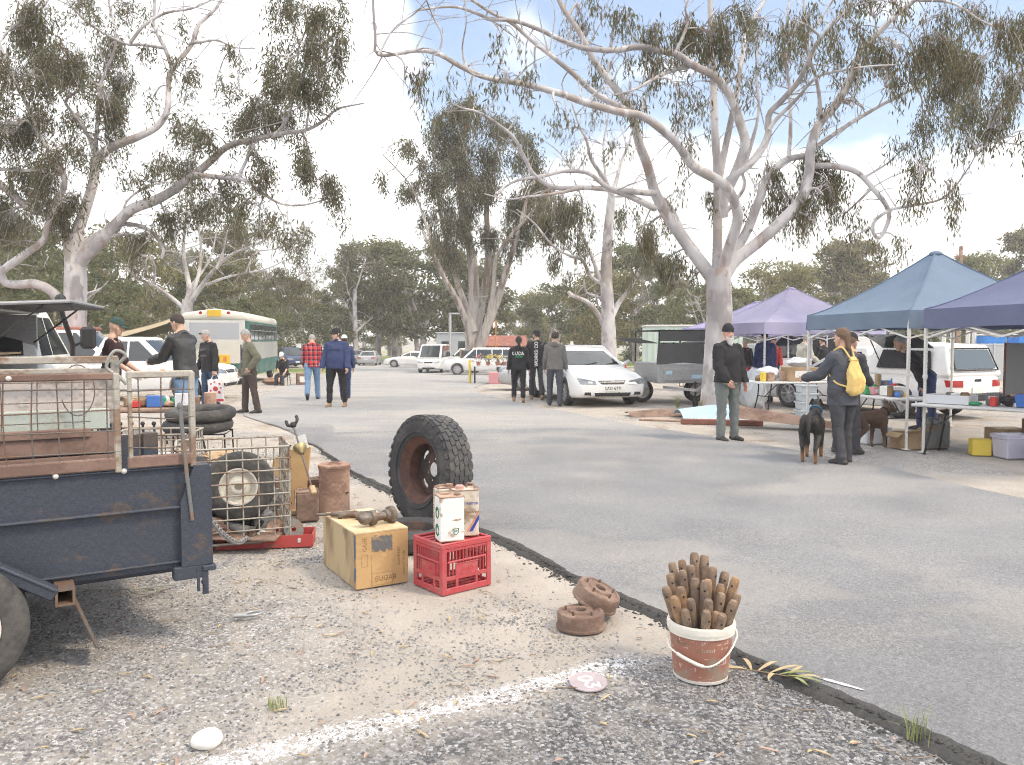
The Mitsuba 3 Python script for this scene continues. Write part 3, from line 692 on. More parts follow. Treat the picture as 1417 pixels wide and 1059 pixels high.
# far trees: five kinds, each placed many times as a thing of its own
def far_tree(seed, h, w, stems, low, tint):
    r = np.random.default_rng(seed)
    tk, lv = MB(), []
    for s in range(stems):
        a = r.random() * 6.28
        p = [(0.3 * s, 0, -0.3), (0.4 * s + 0.2 * math.cos(a), 0.3 * math.sin(a), h * 0.25), (0.10 * w * math.cos(a) + .3 * s, 0.10 * w * math.sin(a), h * 0.5), (0.22 * w * math.cos(a), 0.22 * w * math.sin(a), h * 0.85)]
        q, _ = limb_mesh(tk, p, h * 0.022, h * 0.006, r, 7, 4)
        for _ in range(6):
            j = r.integers(6, len(q)); d = unit(r.normal(size=3) * (1, 1, 0.3) + (0, 0, 0.6))
            tk.tube(spline([q[j], q[j] + d * 0.1 * h, q[j] + d * 0.16 * h + (0, 0, 0.05 * h)], 6), np.linspace(h * 0.009, h * 0.003, 6), 5, caps=False)
    for _ in range(64):
        z = low + (1 - low) * r.random() ** 0.8
        rad = w * 0.5 * math.sqrt(max(0.05, 1 - ((z - 0.62) / 0.46) ** 2)) * r.random() ** 0.45
        a = r.random() * 6.28
        c = np.array([rad * math.cos(a), rad * math.sin(a), z * h])
        br = w * (0.085 + 0.075 * r.random())
        n = 84
        o = r.normal(size=(n, 3)); o *= (r.random((n, 1)) ** 0.35) / np.linalg.norm(o, axis=1, keepdims=True)
        lv.append(c + o * (br, br, br * 0.62))
    V, F, C = leaves(np.vstack(lv), 0.066 * h ** 0.8, 0.030 * h ** 0.8, r, 0.30, 0.03, np.array(tint))
    return tk, (V, F), C

KINDS = []
for i, (h, w, stems, low) in enumerate([(13, 9, 2, 0.22), (15, 11, 3, 0.24), (10, 9, 2, 0.15), (17, 8, 2, 0.36), (8, 8, 3, 0.06)]):
    tk, lv, C = far_tree(200 + i, h, w, stems, low, [(1.16, 1.18, .95), (1.0, 1.06, .92), (1.3, 1.24, 1.0), (1.22, 1.16, 1.1), (.92, 1.0, .85)][i])
    KINDS.append((shape(tk, 'gum_bark', True), mikit.ply(lv, 'leaf_mat', color=C)))

FAR = []
r = np.random.default_rng(77)
for i in range(22):                     # belts of trees behind everything, in ragged rows
    FAR.append((-72 + i * 7.4 + r.uniform(-2, 2), 100 + r.uniform(-8, 10), int(r.integers(0, 5)), r.uniform(0.80, 1.1)))
for i in range(22):
    FAR.append((-92 + i * 9.6 + r.uniform(-2, 2), 124 + r.uniform(-8, 8), (4, 2, 0, 4)[int(r.integers(0, 4))], r.uniform(1.0, 1.35)))
for i in range(20):
    FAR.append((-110 + i * 12.5 + r.uniform(-3, 3), 148 + r.uniform(-5, 5), int(r.integers(0, 5)), r.uniform(1.1, 1.45)))
FAR += [(-9.5, 88, 1, 1.05), (-15.5, 92, 0, 1.1), (-4.5, 94, 1, 0.9), (-21, 84, 4, 1.1), (-25, 70, 0, 0.9), (-32, 66, 2, 1.1), (-29, 52, 4, 1.1), (-38, 58, 1, 0.8),
        (-24, 43, 4, 0.95), (-30, 40, 2, 0.9), (13, 84, 1, 0.85), (20, 76, 0, 0.8), (27, 82, 2, 1.0), (35, 80, 4, 1.1), (44, 86, 0, 0.85), (5, 92, 4, 1.1), (34, 64, 4, 0.9), (50, 74, 2, 1.0), (9, 78, 2, .9), (-19, 56, 4, .8), (16, 66, 4, .85)]
for i, (x, y, kd, s) in enumerate(FAR):
    k = key_for('far_tree')
    M = tr(x, y, float(ground_z(x, y)) - 0.2) @ rz(float(r.uniform(0, 360))) @ sc(s, s, s * float(r.uniform(0.66, 1.06)))
    put(k + '__trunk', KINDS[kd][0], M); put(k + '__crown', KINDS[kd][1], M)
    setlab(k + '__crown', kind='stuff')
    setlab(k, 'distant gum tree in the belt of trees behind the market', 'tree', 'distant trees behind the market')
# ------------------------------------------------------------------ people
for nm, c in {'skin': (0.56, 0.36, 0.27), 'skin_tan': (0.46, 0.28, 0.20), 'skin_red': (0.60, 0.34, 0.26)}.items():
    mat(nm, c, 0.55, 0, 0.4)
mat('eye_dark', (0.03, 0.025, 0.02), 0.25)
mat('lip', (0.42, 0.20, 0.17), 0.5)
for nm, c in {'hair_dark': (0.045, 0.032, 0.026), 'hair_grey': (0.34, 0.33, 0.32), 'hair_brown': (0.14, 0.085, 0.055), 'hair_black': (0.025, 0.022, 0.02), 'beard_grey': (0.50, 0.49, 0.47)}.items():
    mat(nm, grainy(c, 0.5, 130, 20, 0.3), 0.7)

def cloth(name, c, amt=0.24):
    mat(name, grainy(c, amt, 220, 12, amt), 0.92, 0, 0.2, sheen=0.3)
for nm, c in {'cloth_black': (0.034, 0.034, 0.038), 'cloth_charcoal': (0.068, 0.068, 0.076), 'cloth_grey': (0.17, 0.165, 0.155), 'cloth_navy': (0.050, 0.066, 0.15), 'cloth_jean': (0.055, 0.085, 0.14),
              'cloth_lightjean': (0.17, 0.27, 0.42), 'cloth_brown': (0.085, 0.066, 0.06), 'cloth_olive': (0.16, 0.155, 0.115), 'cloth_worn': (0.17, 0.19, 0.185), 'cloth_cream': (0.52, 0.50, 0.43),
              'cloth_red': (0.45, 0.05, 0.05), 'cloth_white': (0.72, 0.72, 0.70), 'cloth_slate': (0.085, 0.09, 0.108), 'cloth_yellow': (0.72, 0.52, 0.20), 'cloth_green': (0.05, 0.085, 0.075), 'cloth_plum': (0.045, 0.028, 0.030)}.items():
    cloth(nm, c)
mat('leather_black', grainy((0.04, 0.04, 0.042), 0.3, 60, 8, 0.3), 0.45, 0, 0.5)
mat('boot_tan', grainy((0.30, 0.20, 0.125), 0.3, 60, 8, 0.3), 0.75)
mat('boot_dark', grainy((0.05, 0.045, 0.045), 0.3, 60, 8, 0.3), 0.65)
mat('boot_brown', grainy((0.13, 0.065, 0.045), 0.3, 60, 8, 0.3), 0.6)
mat('sole_white', (0.6, 0.6, 0.58), 0.7)

def plaid(p, n, uv):
    def band(v, w, per):
        f = v / per - dr.floor(v / per)
        return dr.select(dr.abs(f - 0.5) < w, 1.0, 0.0)
    h = p.x + 0.35 * p.y
    a = 0.5 * band(h, 0.25, 0.125) + 0.5 * band(p.z, 0.25, 0.125)
    c = mix((0.52, 0.05, 0.06), (0.05, 0.02, 0.03), a)
    w = dr.maximum(band(h + 0.03, 0.025, 0.125), band(p.z + 0.03, 0.025, 0.125))
    return mix(c, (0.6, 0.5, 0.5), 0.6 * w)
mat('cloth_plaid', proc(plaid), 0.9, 0, 0.2)

def sph(c, r, seg=14):
    r = np.broadcast_to(np.asarray(r, float), (3,))
    return m3.Manifold.sphere(1.0, seg).scale([float(q) for q in r]).translate([float(q) for q in c])

def hull(*items):
    return m3.Manifold.batch_hull([sph(c, r) for c, r in items])

def union(ms):
    return m3.Manifold.batch_boolean(list(ms), m3.OpType.Add)

def softened(man, length=0.03, it=8):
    me = man.refine_to_length(length).to_mesh()
    t = trimesh.Trimesh(np.array(me.vert_properties[:, :3], float), np.array(me.tri_verts, int), process=False)
    trimesh.smoothing.filter_taubin(t, lamb=0.5, nu=0.53, iterations=it)
    return np.array(t.vertices), np.array(t.faces)

def rot_about(axis, deg):
    a = math.radians(deg); x, y, z = unit(axis); c, s = math.cos(a), math.sin(a)
    return np.array([[c + x*x*(1-c), x*y*(1-c) - z*s, x*z*(1-c) + y*s], [y*x*(1-c) + z*s, c + y*y*(1-c), y*z*(1-c) - x*s], [z*x*(1-c) - y*s, z*y*(1-c) + x*s, c + z*z*(1-c)]])

def hand(wr, d, palm_n, side, curl=35, grip=False):
    """Palm and five unequal bent fingers from the wrist along d; palm_n points out of the palm, side towards the thumb."""
    d, pn = unit(d), unit(palm_n); s = unit(np.cross(pn, d)) * (1 if np.dot(np.cross(pn, d), side) > 0 else -1)
    P = lambda a, b, c: wr + d * a + s * b + pn * c
    parts = [hull((P(0.0, 0, 0), 0.024), (P(0.03, 0.022, 0), 0.017), (P(0.085, 0.030, 0), 0.013), (P(0.085, -0.030, 0), 0.012), (P(0.03, -0.022, 0), 0.015))]
    for b, ln, k in ((0.030, 0.072, 0), (0.011, 0.082, 1), (-0.009, 0.076, 2), (-0.028, 0.060, 3)):
        c = math.radians(75 if grip else curl + 5 * k)
        p = P(0.085, b, 0); dd = d
        for j, f in enumerate((0.45, 0.31, 0.24)):
            a = c * (0.55 + 0.35 * j)
            dj = d * math.cos(a) + pn * math.sin(a) + s * b * 0.6
            q = p + unit(dj) * ln * f
            parts.append(hull((p, 0.0098 - 0.0012 * j), (q, 0.0086 - 0.0012 * j))); p = q
    p = P(0.025, 0.026, 0.004); q = P(0.058, 0.052, 0.014 if not grip else 0.03); e = P(0.085, 0.056 if not grip else 0.04, 0.026 if not grip else 0.045)
    parts += [hull((p, 0.014), (q, 0.0105)), hull((q, 0.0105), (e, 0.0085))]
    return parts

def person(label, x, y, face, H=1.75, girth=1.0, lean=0, head=(0, 0), legs=((4, 6, 3), (-4, 6, 3)), arms=((5, 8, 15, 0), (5, 8, 15, 0)), top='cloth_black', hem=0.86, sleeve=1.0, bottom='cloth_jean',
           shoe='boot_dark', skin='skin', hair='hair_dark', hairlen=0, hat=None, beard=None, puff=0.022, sit=None, collar=None, group=None, dz=0.0, hands=(False, False), bare=0.0, glasses=False, seed=0, open_front=None, build=True):
    """face = heading in degrees (0 looks along +y, 180 towards the camera). legs: (thigh forward, knee bend, out); arms: (forward, out, elbow bend, turn-in). Order right, left (right = +x)."""
    s = H / 1.75
    bare = bare or (0.075 if shoe == 'boot_tan' else 0.0)
    rg = np.random.default_rng(seed + 900)
    hipz = 0.93 if sit is None else sit
    J = {}
    A = np.array
    sp = rot_about([1, 0, 0], -lean)                       # lean forward about the hips
    hip = A([0, 0, hipz])
    up = lambda v: hip + sp @ (A(v, float) - A([0, 0, 0.93]))
    g = girth
    for sd, (th, kn, ab) in zip((1, -1), legs):
        h = A([0.092 * sd * g, 0, hipz - 0.03])
        d1 = rot_about([0, 1, 0], -sd * ab) @ rot_about([1, 0, 0], th) @ A([0, 0, -1.0])
        k = h + d1 * 0.43
        d2 = rot_about([0, 1, 0], -sd * ab * 0.5) @ rot_about([1, 0, 0], th - kn) @ A([0, 0, -1.0])
        a = k + d2 * 0.41
        J[sd] = dict(hip=h, knee=k, ank=a)
    low = min(J[1]['ank'][2], J[-1]['ank'][2])
    shift = (0.085 - low)
    if sit is None:
        hip = hip + (0, 0, shift)
        for sd in (1, -1):
            for q in J[sd]:
                J[sd][q] = J[sd][q] + (0, 0, shift)
    for sd, (fw, ab, el, ti) in zip((1, -1), arms):
        sh = up([0.180 * sd * (0.75 + 0.25 * g), 0, 1.395])
        d1 = sp @ rot_about([0, 0, 1], sd * ti) @ rot_about([0, 1, 0], -sd * ab) @ rot_about([1, 0, 0], fw) @ A([0, 0, -1.0])
        e = sh + d1 * 0.29
        d2 = sp @ rot_about([0, 0, 1], sd * ti * 1.6) @ rot_about([0, 1, 0], -sd * ab * (1 if el < 40 else 0.2)) @ rot_about([1, 0, 0], fw + el) @ A([0, 0, -1.0])
        w = e + d2 * 0.255
        J[sd].update(sh=sh, elb=e, wri=w, fd=d2)
    # torso
    T = lambda x, y, z: up([x, y, z])
    E = lambda z, a, b, dx=0, dy=0, h=0.07: (T(dx, dy, z), (a, b, h))
    belly = 0.03 * (g - 1) * 4
    tor = [hull(E(0.93, 0.15 * g, 0.105 * g, h=0.09), E(1.08, 0.135 * g, 0.098 * g, 0, belly, 0.09)), hull(E(1.08, 0.135 * g, 0.098 * g, 0, belly, 0.09), E(1.28, 0.155 * (0.6 + .4 * g), 0.11 * (0.5 + .5 * g), h=0.1)),
           hull(E(1.28, 0.155 * (0.6 + .4 * g), 0.11 * (.5 + .5 * g), h=0.1), (T(0.165, -0.005, 1.41), 0.055), (T(-0.165, -0.005, 1.41), 0.055)), hull((T(0.09, -0.015, 1.44), 0.05), (T(-0.09, -0.015, 1.44), 0.05), (T(0, 0.0, 1.52), 0.052))]
    limbs = []
    for sd in (1, -1):
        j = J[sd]
        limbs += [hull((j['hip'], 0.088 * g), (j['knee'], 0.055)), hull((j['knee'], 0.054), (j['knee'] * .65 + j['ank'] * .35 + (0, -0.012, 0), 0.05), (j['ank'], 0.036)),
                  hull((j['sh'], 0.052), (j['elb'], 0.040)), hull((j['elb'], 0.039), (j['elb'] * .7 + j['wri'] * .3, 0.037), (j['wri'], 0.026)),
                  hull((j['ank'], 0.034), (j['ank'] + (0.0, 0.02, -0.03), 0.028))]
    # head, with brow, nose, jaw, ears
    hb = T(0, 0.005, 1.535)
    yaw, pit = head
    R = 1.07 * sp @ rot_about([0, 0, 1], yaw) @ rot_about([1, 0, 0], -pit)
    Hd = lambda x, y, z: hb + R @ A([x, y, z])
    def ell(c, r, seg=18):
        m = m3.Manifold.sphere(1.0, seg).scale([float(q) for q in r])
        M = np.zeros((3, 4)); M[:, :3] = R; M[:, 3] = Hd(*c)
        return m.transform(M)
    hu = lambda *it: m3.Manifold.batch_hull([ell(c, (r, r, r) if np.isscalar(r) else r, 12) for c, r in it])
    hd = [ell((0, -0.005, 0.115), (0.073, 0.092, 0.100), 26), hu(((0.042, 0.028, 0.075), 0.030), ((-0.042, 0.028, 0.075), 0.030), ((0, 0.066, 0.010), 0.022), ((0.03, 0.045, 0.008), 0.018), ((-0.03, 0.045, 0.008), 0.018), ((0, 0.05, 0.10), 0.035)),
          hu(((0, 0.083, 0.098), 0.0085), ((0, 0.101, 0.066), 0.011), ((0.010, 0.088, 0.062), 0.0085), ((-0.010, 0.088, 0.062), 0.0085)), hu(((0.03, 0.072, 0.112), 0.011), ((-0.03, 0.072, 0.112), 0.011)),
          hu(((0.017, 0.078, 0.036), 0.008), ((-0.017, 0.078, 0.036), 0.008)),
          hu(((0.074, -0.012, 0.098), (0.008, 0.016, 0.022)), ((0.077, -0.005, 0.075), (0.006, 0.009, 0.012))), hu(((-0.074, -0.012, 0.098), (0.008, 0.016, 0.022)), ((-0.077, -0.005, 0.075), (0.006, 0.009, 0.012))),
          hull((T(0, -0.012, 1.47), 0.054), (Hd(0, -0.02, 0.04), 0.05))]
    body = softened(union(tor + limbs), 0.045, 4)
    bm = drop(body)
    hs = []
    for i, sd in enumerate((1, -1)):
        j = J[sd]
        fwd = unit(A([0, 1, 0]) - j['fd'] * np.dot([0, 1, 0], j['fd'])) if abs(j['fd'][1]) < 0.9 else A([0, 0, 1.0])
        inward = unit(np.cross(j['fd'], fwd)) * 1.0
        if np.dot(inward, [-sd, 0, 0]) < 0:
            inward = -inward
        hs += hand(j['wri'], j['fd'], inward, fwd, 35, hands[i])
    bm = union([bm] + hd + hs)
    M = at(x, y, face, -0.004 + dz, s)
    t = Thing('person', label, 'person', M, group)
    me = bm.to_mesh()
    t.own((np.array(me.vert_properties[:, :3], float), np.array(me.tri_verts, int)), skin, 40)
    # clothes
    def wear(part, man, m, amp=0.006, fr=7, trim=(), ln=0.032):
        v, f = softened(man, ln, 6)
        v = v + (roughen(v * (1, 1, 2.0), amp * 1.15, fr, seed) - v * (1, 1, 2.0))        # folds run round the limbs
        mm = drop((v, f))
        for nrm, off in trim:
            mm = mm.trim_by_plane([float(q) for q in nrm], float(off))
        q = mm.to_mesh()
        if len(q.tri_verts) == 0:
            return None
        return t.add(part, (np.array(q.vert_properties[:, :3], float), np.array(q.tri_verts, int)), m, 40)
    p = puff
    down = lambda z: (sp @ A([0, 0, 1.0]), float(np.dot(sp @ A([0, 0, 1.0]), T(0, 0, z))))
    tops = [hull(E(hem - 0.05, 0.172 * g + p, 0.122 * g + p), E(1.08, 0.142 * g + p, 0.103 * g + p, 0, belly)), hull(E(1.08, 0.142 * g + p, 0.103 * g + p, 0, belly), E(1.28, 0.158 * (.6 + .4 * g) + p, 0.114 * (.5 + .5 * g) + p, h=0.1)),
            hull(E(1.28, 0.158 * (.6 + .4 * g) + p, 0.114 * (.5 + .5 * g) + p, h=0.1), (T(0.155, -0.005, 1.385), 0.055 + p * .6), (T(-0.155, -0.005, 1.385), 0.055 + p * .6)), hull((T(0.15, -0.012, 1.395), 0.048 + p * .5), (T(-0.15, -0.012, 1.395), 0.048 + p * .5), (T(0, -0.012, 1.475), 0.058 + p * .3))]
    for sd in (1, -1):
        j = J[sd]
        tops += [hull((j['sh'], 0.052 + p * .75), (j['elb'], 0.045 + p))]
        if sleeve > 0.5:
            w = j['elb'] + (j['wri'] - j['elb']) * (sleeve if sleeve < 1 else 0.98)
            tops += [hull((j['elb'], 0.046 + p), (w, 0.036 + p * .8))]
    jk = wear('jacket' if puff > 0.024 else 'shirt', union(tops), top, 0.015 if puff > .024 else .011, 9, [down(hem)])
    if collar:
        t.add('collar', MB().tube([T(0.062 * math.cos(a), 0.058 * math.sin(a) - 0.01, 1.50 + 0.012 * math.sin(a * 1)) for a in np.linspace(0.9, 0.9 + 2 * math.pi, 20)][1:-4], 0.018, 7), collar, True)
    if open_front:                                            # a strip of the shirt under an open jacket
        t.add('shirt_front', MB().sheet(np.array([[T(x0 * 0.055 * (1 + (1.4 - z) * .5), 0.118 * (.5 + .5 * g) + p + 0.012 - 0.03 * max(0, z - 1.25) * 2 - .012 * abs(x0), z) for x0 in (-1, 0, 1)] for z in np.linspace(0.92, 1.44, 8)]), 0.006), open_front, True)
    pants = [hull(E(0.97, 0.158 * g + 0.004, 0.112 * g + .004, h=0.06), *[(J[sd]['hip'] + (0, 0, 0.0), 0.098 * g) for sd in (1, -1)])]
    for sd in (1, -1):
        j = J[sd]
        an = j['ank'] + (0, 0, -0.012 + bare)
        pants += [hull((j['hip'], 0.103 * g), (j['knee'], 0.072)), hull((j['knee'], 0.075), (j['knee'] * .5 + j['ank'] * .5, 0.070), (an, 0.066))]
    wear('trousers', union(pants), bottom, 0.017, 8, [])
    for i, sd in enumerate((1, -1)):
        j = J[sd]; a = j['ank']
        dn = unit(a - j['knee'])
        fw = unit(np.cross(np.cross(dn, A([0, 1, 0.0])), dn) if abs(dn[1]) > .3 else A([0.10 * sd, 1, 0.0]))
        dz_ = 0.062
        shoe_m = union([hull((a + dn * (dz_ - .01) - fw * 0.045, 0.040), (a + dn * (dz_ - .008) + fw * 0.09, 0.040), (a + dn * (dz_ + .002) + fw * 0.165, 0.030), (a + dn * (dz_ - .02) + fw * 0.03, 0.046)), hull((a - dn * 0.11, 0.050), (a + dn * 0.05 - fw * 0.02, 0.046))])
        q = drop(softened(shoe_m, 0.02, 4)).trim_by_plane([float(z) for z in -dn], float(-np.dot(dn, a + dn * 0.084)))
        me = q.to_mesh()
        t.add('shoe', (np.array(me.vert_properties[:, :3], float), np.array(me.tri_verts, int)), shoe, 40)
    # face details, hair, hat
    for sd in (1, -1):
        t.add('eye', MB().ball(Hd(0.028 * sd, 0.0735, 0.099), (0.0105, 0.007, 0.0065), 1), 'eye_dark', True)
    t.add('mouth', MB().tube([Hd(-0.020, 0.0805, 0.037), Hd(0, 0.0875, 0.0375), Hd(0.020, 0.0805, 0.037)], 0.0038, 5), 'lip', True)
    if glasses:
        gm_ = MB()
        for sd in (1, -1):
            gm_.ball(Hd(0.030 * sd, 0.086, 0.099), (0.024, 0.008, 0.019), 1); gm_.tube([Hd(0.05 * sd, 0.075, 0.103), Hd(0.077 * sd, 0.0, 0.105)], 0.003, 5)
        t.add('sunglasses', gm_, 'eye_dark', True)
    if hair and not (hat in ('beanie', 'hood') and hairlen == 0):
        hm = ell((0, -0.010, 0.120), (0.079 + .004 * (hairlen > 0), 0.097 + .004 * (hairlen > 0), 0.104 + .004 * (hairlen > 0)), 24)
        cutn = unit(R @ A([0, -0.62, 0.80])); hm = hm.trim_by_plane([float(q) for q in cutn], float(np.dot(cutn, Hd(0, 0.052, 0.150))) if hairlen >= 0 else 0)
        add_ = [hm]
        if hairlen > 0:
            add_.append(hu(((0, -0.075, 0.10), (0.06, 0.03, 0.05)), ((0, -0.085, 0.10 - hairlen), (0.035, 0.022, 0.03))))
        v, f = softened(union(add_), 0.02, 2)
        t.add('hair', (roughen(v, 0.007, 30, seed), f), hair, 40)
    if hat in ('cap', 'cap_black', 'cap_green', 'cap_white', 'cap_olive'):
        hm = {'cap': 'cloth_black', 'cap_black': 'cloth_black', 'cap_green': 'cloth_green', 'cap_white': 'cloth_white', 'cap_olive': 'cloth_plum'}[hat]
        c = ell((0, -0.008, 0.128), (0.083, 0.102, 0.106), 26)
        n_ = unit(R @ A([0, 0.02, 1.0])); c = c.trim_by_plane([float(q) for q in n_], float(np.dot(n_, Hd(0, 0, 0.135))))
        me = c.to_mesh()
        ck = t.add('cap', (np.array(me.vert_properties[:, :3], float), np.array(me.tri_verts, int)), hm, 40)
        br = np.array([[Hd(0.072 * math.sin(a) * (1 - .10 * u), 0.075 * math.cos(a) * 1.1 + 0.078 * u * math.cos(a * .9), 0.138 - 0.012 * u - 0.016 * (abs(a) / 1.2) ** 2) for a in np.linspace(-1.25, 1.25, 11)] for u in np.linspace(0, 1, 4)])
        t.add('brim', MB().sheet(br, 0.005), hm, True, under=ck)
    if hat == 'beanie':
        c = union([ell((0, -0.010, 0.128), (0.083, 0.101, 0.112), 24), ell((0, -0.012, 0.108), (0.086, 0.103, 0.028), 24)])
        n_ = unit(R @ A([0, 0.05, 1.0])); c = c.trim_by_plane([float(q) for q in n_], float(np.dot(n_, Hd(0, 0, 0.112))))
        me = c.to_mesh(); t.add('beanie', (np.array(me.vert_properties[:, :3], float), np.array(me.tri_verts, int)), 'cloth_black', 40)
    if hat == 'hood':
        v, f = softened(union([hull((T(0, -0.09, 1.45), (0.10, 0.045, 0.05)), (T(0, -0.10, 1.50), (0.075, 0.04, 0.035)))]), 0.03, 3)
        t.add('hood', (roughen(v, 0.01, 9, seed), f), top, 40)
    if beard:
        v, f = softened(union([hu(((0.042, 0.045, 0.03), 0.02), ((-0.042, 0.045, 0.03), 0.02), ((0, 0.078, 0.005), 0.024), ((0, 0.085, -0.07 if beard == 'beard_grey' else -0.01), 0.026), ((0.02, 0.07, -0.05 if beard == 'beard_grey' else 0), 0.022), ((-0.02, 0.07, -0.05 if beard == 'beard_grey' else 0), 0.022)), hu(((0.022, 0.087, 0.048), 0.008), ((-0.022, 0.087, 0.048), 0.008))]), 0.016, 3)
        t.add('beard', (roughen(v, 0.006, 35, seed), f), beard, 40)
    t.J, t.Hd, t.T = J, Hd, T
    t.W = lambda v: (M @ np.append(np.asarray(v, float), 1))[:3]
    return t

def on_back(t, mesh_fn, *a):
    return mesh_fn(t, *a)

def print_text(t, part, text, h, mat_, z, front=True, dx=0.0, off=0.145, vertical=False):
    """Lettering printed on a garment: flat raised letters laid over chest or back."""
    tm = meshkit.text_mesh(text, h, 0.004, bold=True)
    v = np.array(tm.vertices); v[:, 0] -= (v[:, 0].max() + v[:, 0].min()) / 2
    if vertical:
        v[:, [0, 1]] = v[:, [1, 0]] * (-1, 1); 
    q = np.zeros_like(v)
    sg = 1 if front else -1
    q[:, 0] = -sg * v[:, 0] + dx; q[:, 1] = sg * (off + v[:, 2] - 0.55 * (v[:, 0]) ** 2); q[:, 2] = z + v[:, 1]
    sp = np.array([t.T(*r) for r in q])
    return t.add(part, (sp, np.array(tm.faces)), mat_, False)
# ------------------------------------------------------------------ dogs
def coat(base, tan):
    base, tan = tuple(base), tuple(tan)
    def fn(p, n, uv):
        g = noise(p.x * 70, p.y * 70, p.z * 30) * 0.5 + noise(p.x * 18, p.y * 18, p.z * 12) * 0.5
        t = smoothstep(0.24, 0.12, p.z + 0.06 * g)
        return mix(base, tan, t) * (0.7 + 0.6 * g)
    return proc(fn)
mat('coat_black', coat((0.022, 0.020, 0.020), (0.25, 0.125, 0.06)), 0.6, 0, 0.4)
mat('coat_brown', coat((0.085, 0.05, 0.035), (0.17, 0.11, 0.075)), 0.65, 0, 0.3)
mat('collar_blue', (0.03, 0.18, 0.32), 0.6)

def dog(label, x, y, face, coat_mat, h=0.58, head_up=0.30, step=(0, 0, 0, 0), tail=-1, ears='up'):
    """Stands along +y; h = height of the withers."""
    s = h / 0.56
    P = []
    H = lambda *it: P.append(hull(*it))
    H(((0, 0.20, 0.42), (0.095, 0.12, 0.145)), ((0, 0.04, 0.455), (0.085, 0.10, 0.105)))             # deep chest
    H(((0, 0.04, 0.455), (0.085, 0.10, 0.105)), ((0, -0.18, 0.475), (0.066, 0.09, 0.075)))           # tucked belly
    H(((0, -0.18, 0.475), (0.066, 0.09, 0.075)), ((0, -0.30, 0.475), (0.075, 0.085, 0.085)))         # croup
    H(((0, 0.25, 0.47), (0.07, 0.07, 0.09)), ((0, 0.36, 0.50 + head_up * 0.5), (0.05, 0.06, 0.06)), ((0, 0.40, 0.50 + head_up), 0.05))
    hz = 0.52 + head_up; hy = 0.42
    H(((0, hy, hz), (0.062, 0.075, 0.062)), ((0, hy + 0.09, hz - 0.008), (0.04, 0.04, 0.04)))
    H(((0, hy + 0.07, hz - 0.018), (0.036, 0.04, 0.036)), ((0, hy + 0.19, hz - 0.035), (0.022, 0.022, 0.020)))
    H(((0, hy + 0.06, hz - 0.045), 0.022), ((0, hy + 0.165, hz - 0.055), 0.014))
    for sd in (1, -1):
        if ears == 'up':
            H(((0.035 * sd, hy - 0.02, hz + 0.045), (0.022, 0.012, 0.02)), ((0.052 * sd, hy - 0.02, hz + 0.135), 0.006))
        else:
            H(((0.045 * sd, hy - 0.02, hz + 0.05), (0.015, 0.022, 0.015)), ((0.075 * sd, hy + 0.01, hz - 0.01), 0.010))
    for i, (sd, hind) in enumerate(((1, 0), (-1, 0), (1, 1), (-1, 1))):
        st = step[i]; bx = 0.075 * sd
        if not hind:
            a, b, c, d = (bx * .9, 0.24, 0.40), (bx * 1.05, 0.19 + st * .4, 0.30), (bx, 0.215 + st, 0.145), (bx, 0.205 + st * 1.2, 0.04)
            H((a, (0.05, 0.075, 0.09)), (b, 0.040)); H((b, 0.038), (c, 0.024)); H((c, 0.024), (d, 0.019)); H((d, 0.021), ((bx, 0.245 + st * 1.2, 0.020), 0.020))
        else:
            a, b, c, d = (bx * .85, -0.27, 0.44), (bx * 1.15, -0.20 + st * .5, 0.315), (bx, -0.375 + st, 0.175), (bx, -0.345 + st, 0.035)
            H((a, (0.055, 0.10, 0.11)), (b, 0.052)); H((b, 0.050), (c, 0.024)); H((c, 0.023), (d, 0.018)); H((d, 0.020), ((bx, -0.305 + st, 0.019), 0.019))
    tl = spline([(0, -0.36, 0.52), (0, -0.43, 0.47), (0.0, -0.46, 0.36), (0.01, -0.45, 0.24)] if tail < 0 else [(0, -0.36, 0.52), (0, -0.45, 0.55), (0.02, -0.52, 0.60), (0.02, -0.56, 0.68)], 7)
    for i in range(6):
        H((tl[i], 0.030 - 0.0035 * i), (tl[i + 1], 0.0265 - 0.0035 * i))
    v, f = softened(union(P), 0.022, 5)
    v = roughen(v, 0.006, 14, 3)
    v[:, 2] = np.maximum(v[:, 2], 0.0)
    t = Thing('dog', label, 'dog', at(x, y, face, 0.006, s))
    t.own((v, f), coat_mat, 40)
    c0, c1 = np.array([0, 0.315, 0.50 + head_up * 0.3]), np.array([0, 0.37, 0.505 + head_up * .62])
    ax = frame_to(c1 - c0); mid = (c0 + c1) / 2
    t.add('dog_collar', MB().tube([mid + ax[:3, 0] * 0.066 * math.cos(a) + ax[:3, 1] * 0.070 * math.sin(a) for a in np.linspace(0, 6.283, 21)[:-1]], 0.011, 6, close=True), 'collar_blue' if coat_mat == 'coat_black' else 'cloth_black', True)
    for sd in (1, -1):
        t.add('eye', MB().ball((0.030 * sd, hy + 0.07, hz + 0.022), 0.008, 1), 'eye_dark', True)
    t.add('nose', MB().ball((0, hy + 0.21, hz - 0.030), (0.014, 0.010, 0.010), 1), 'eye_dark', True)
    return t
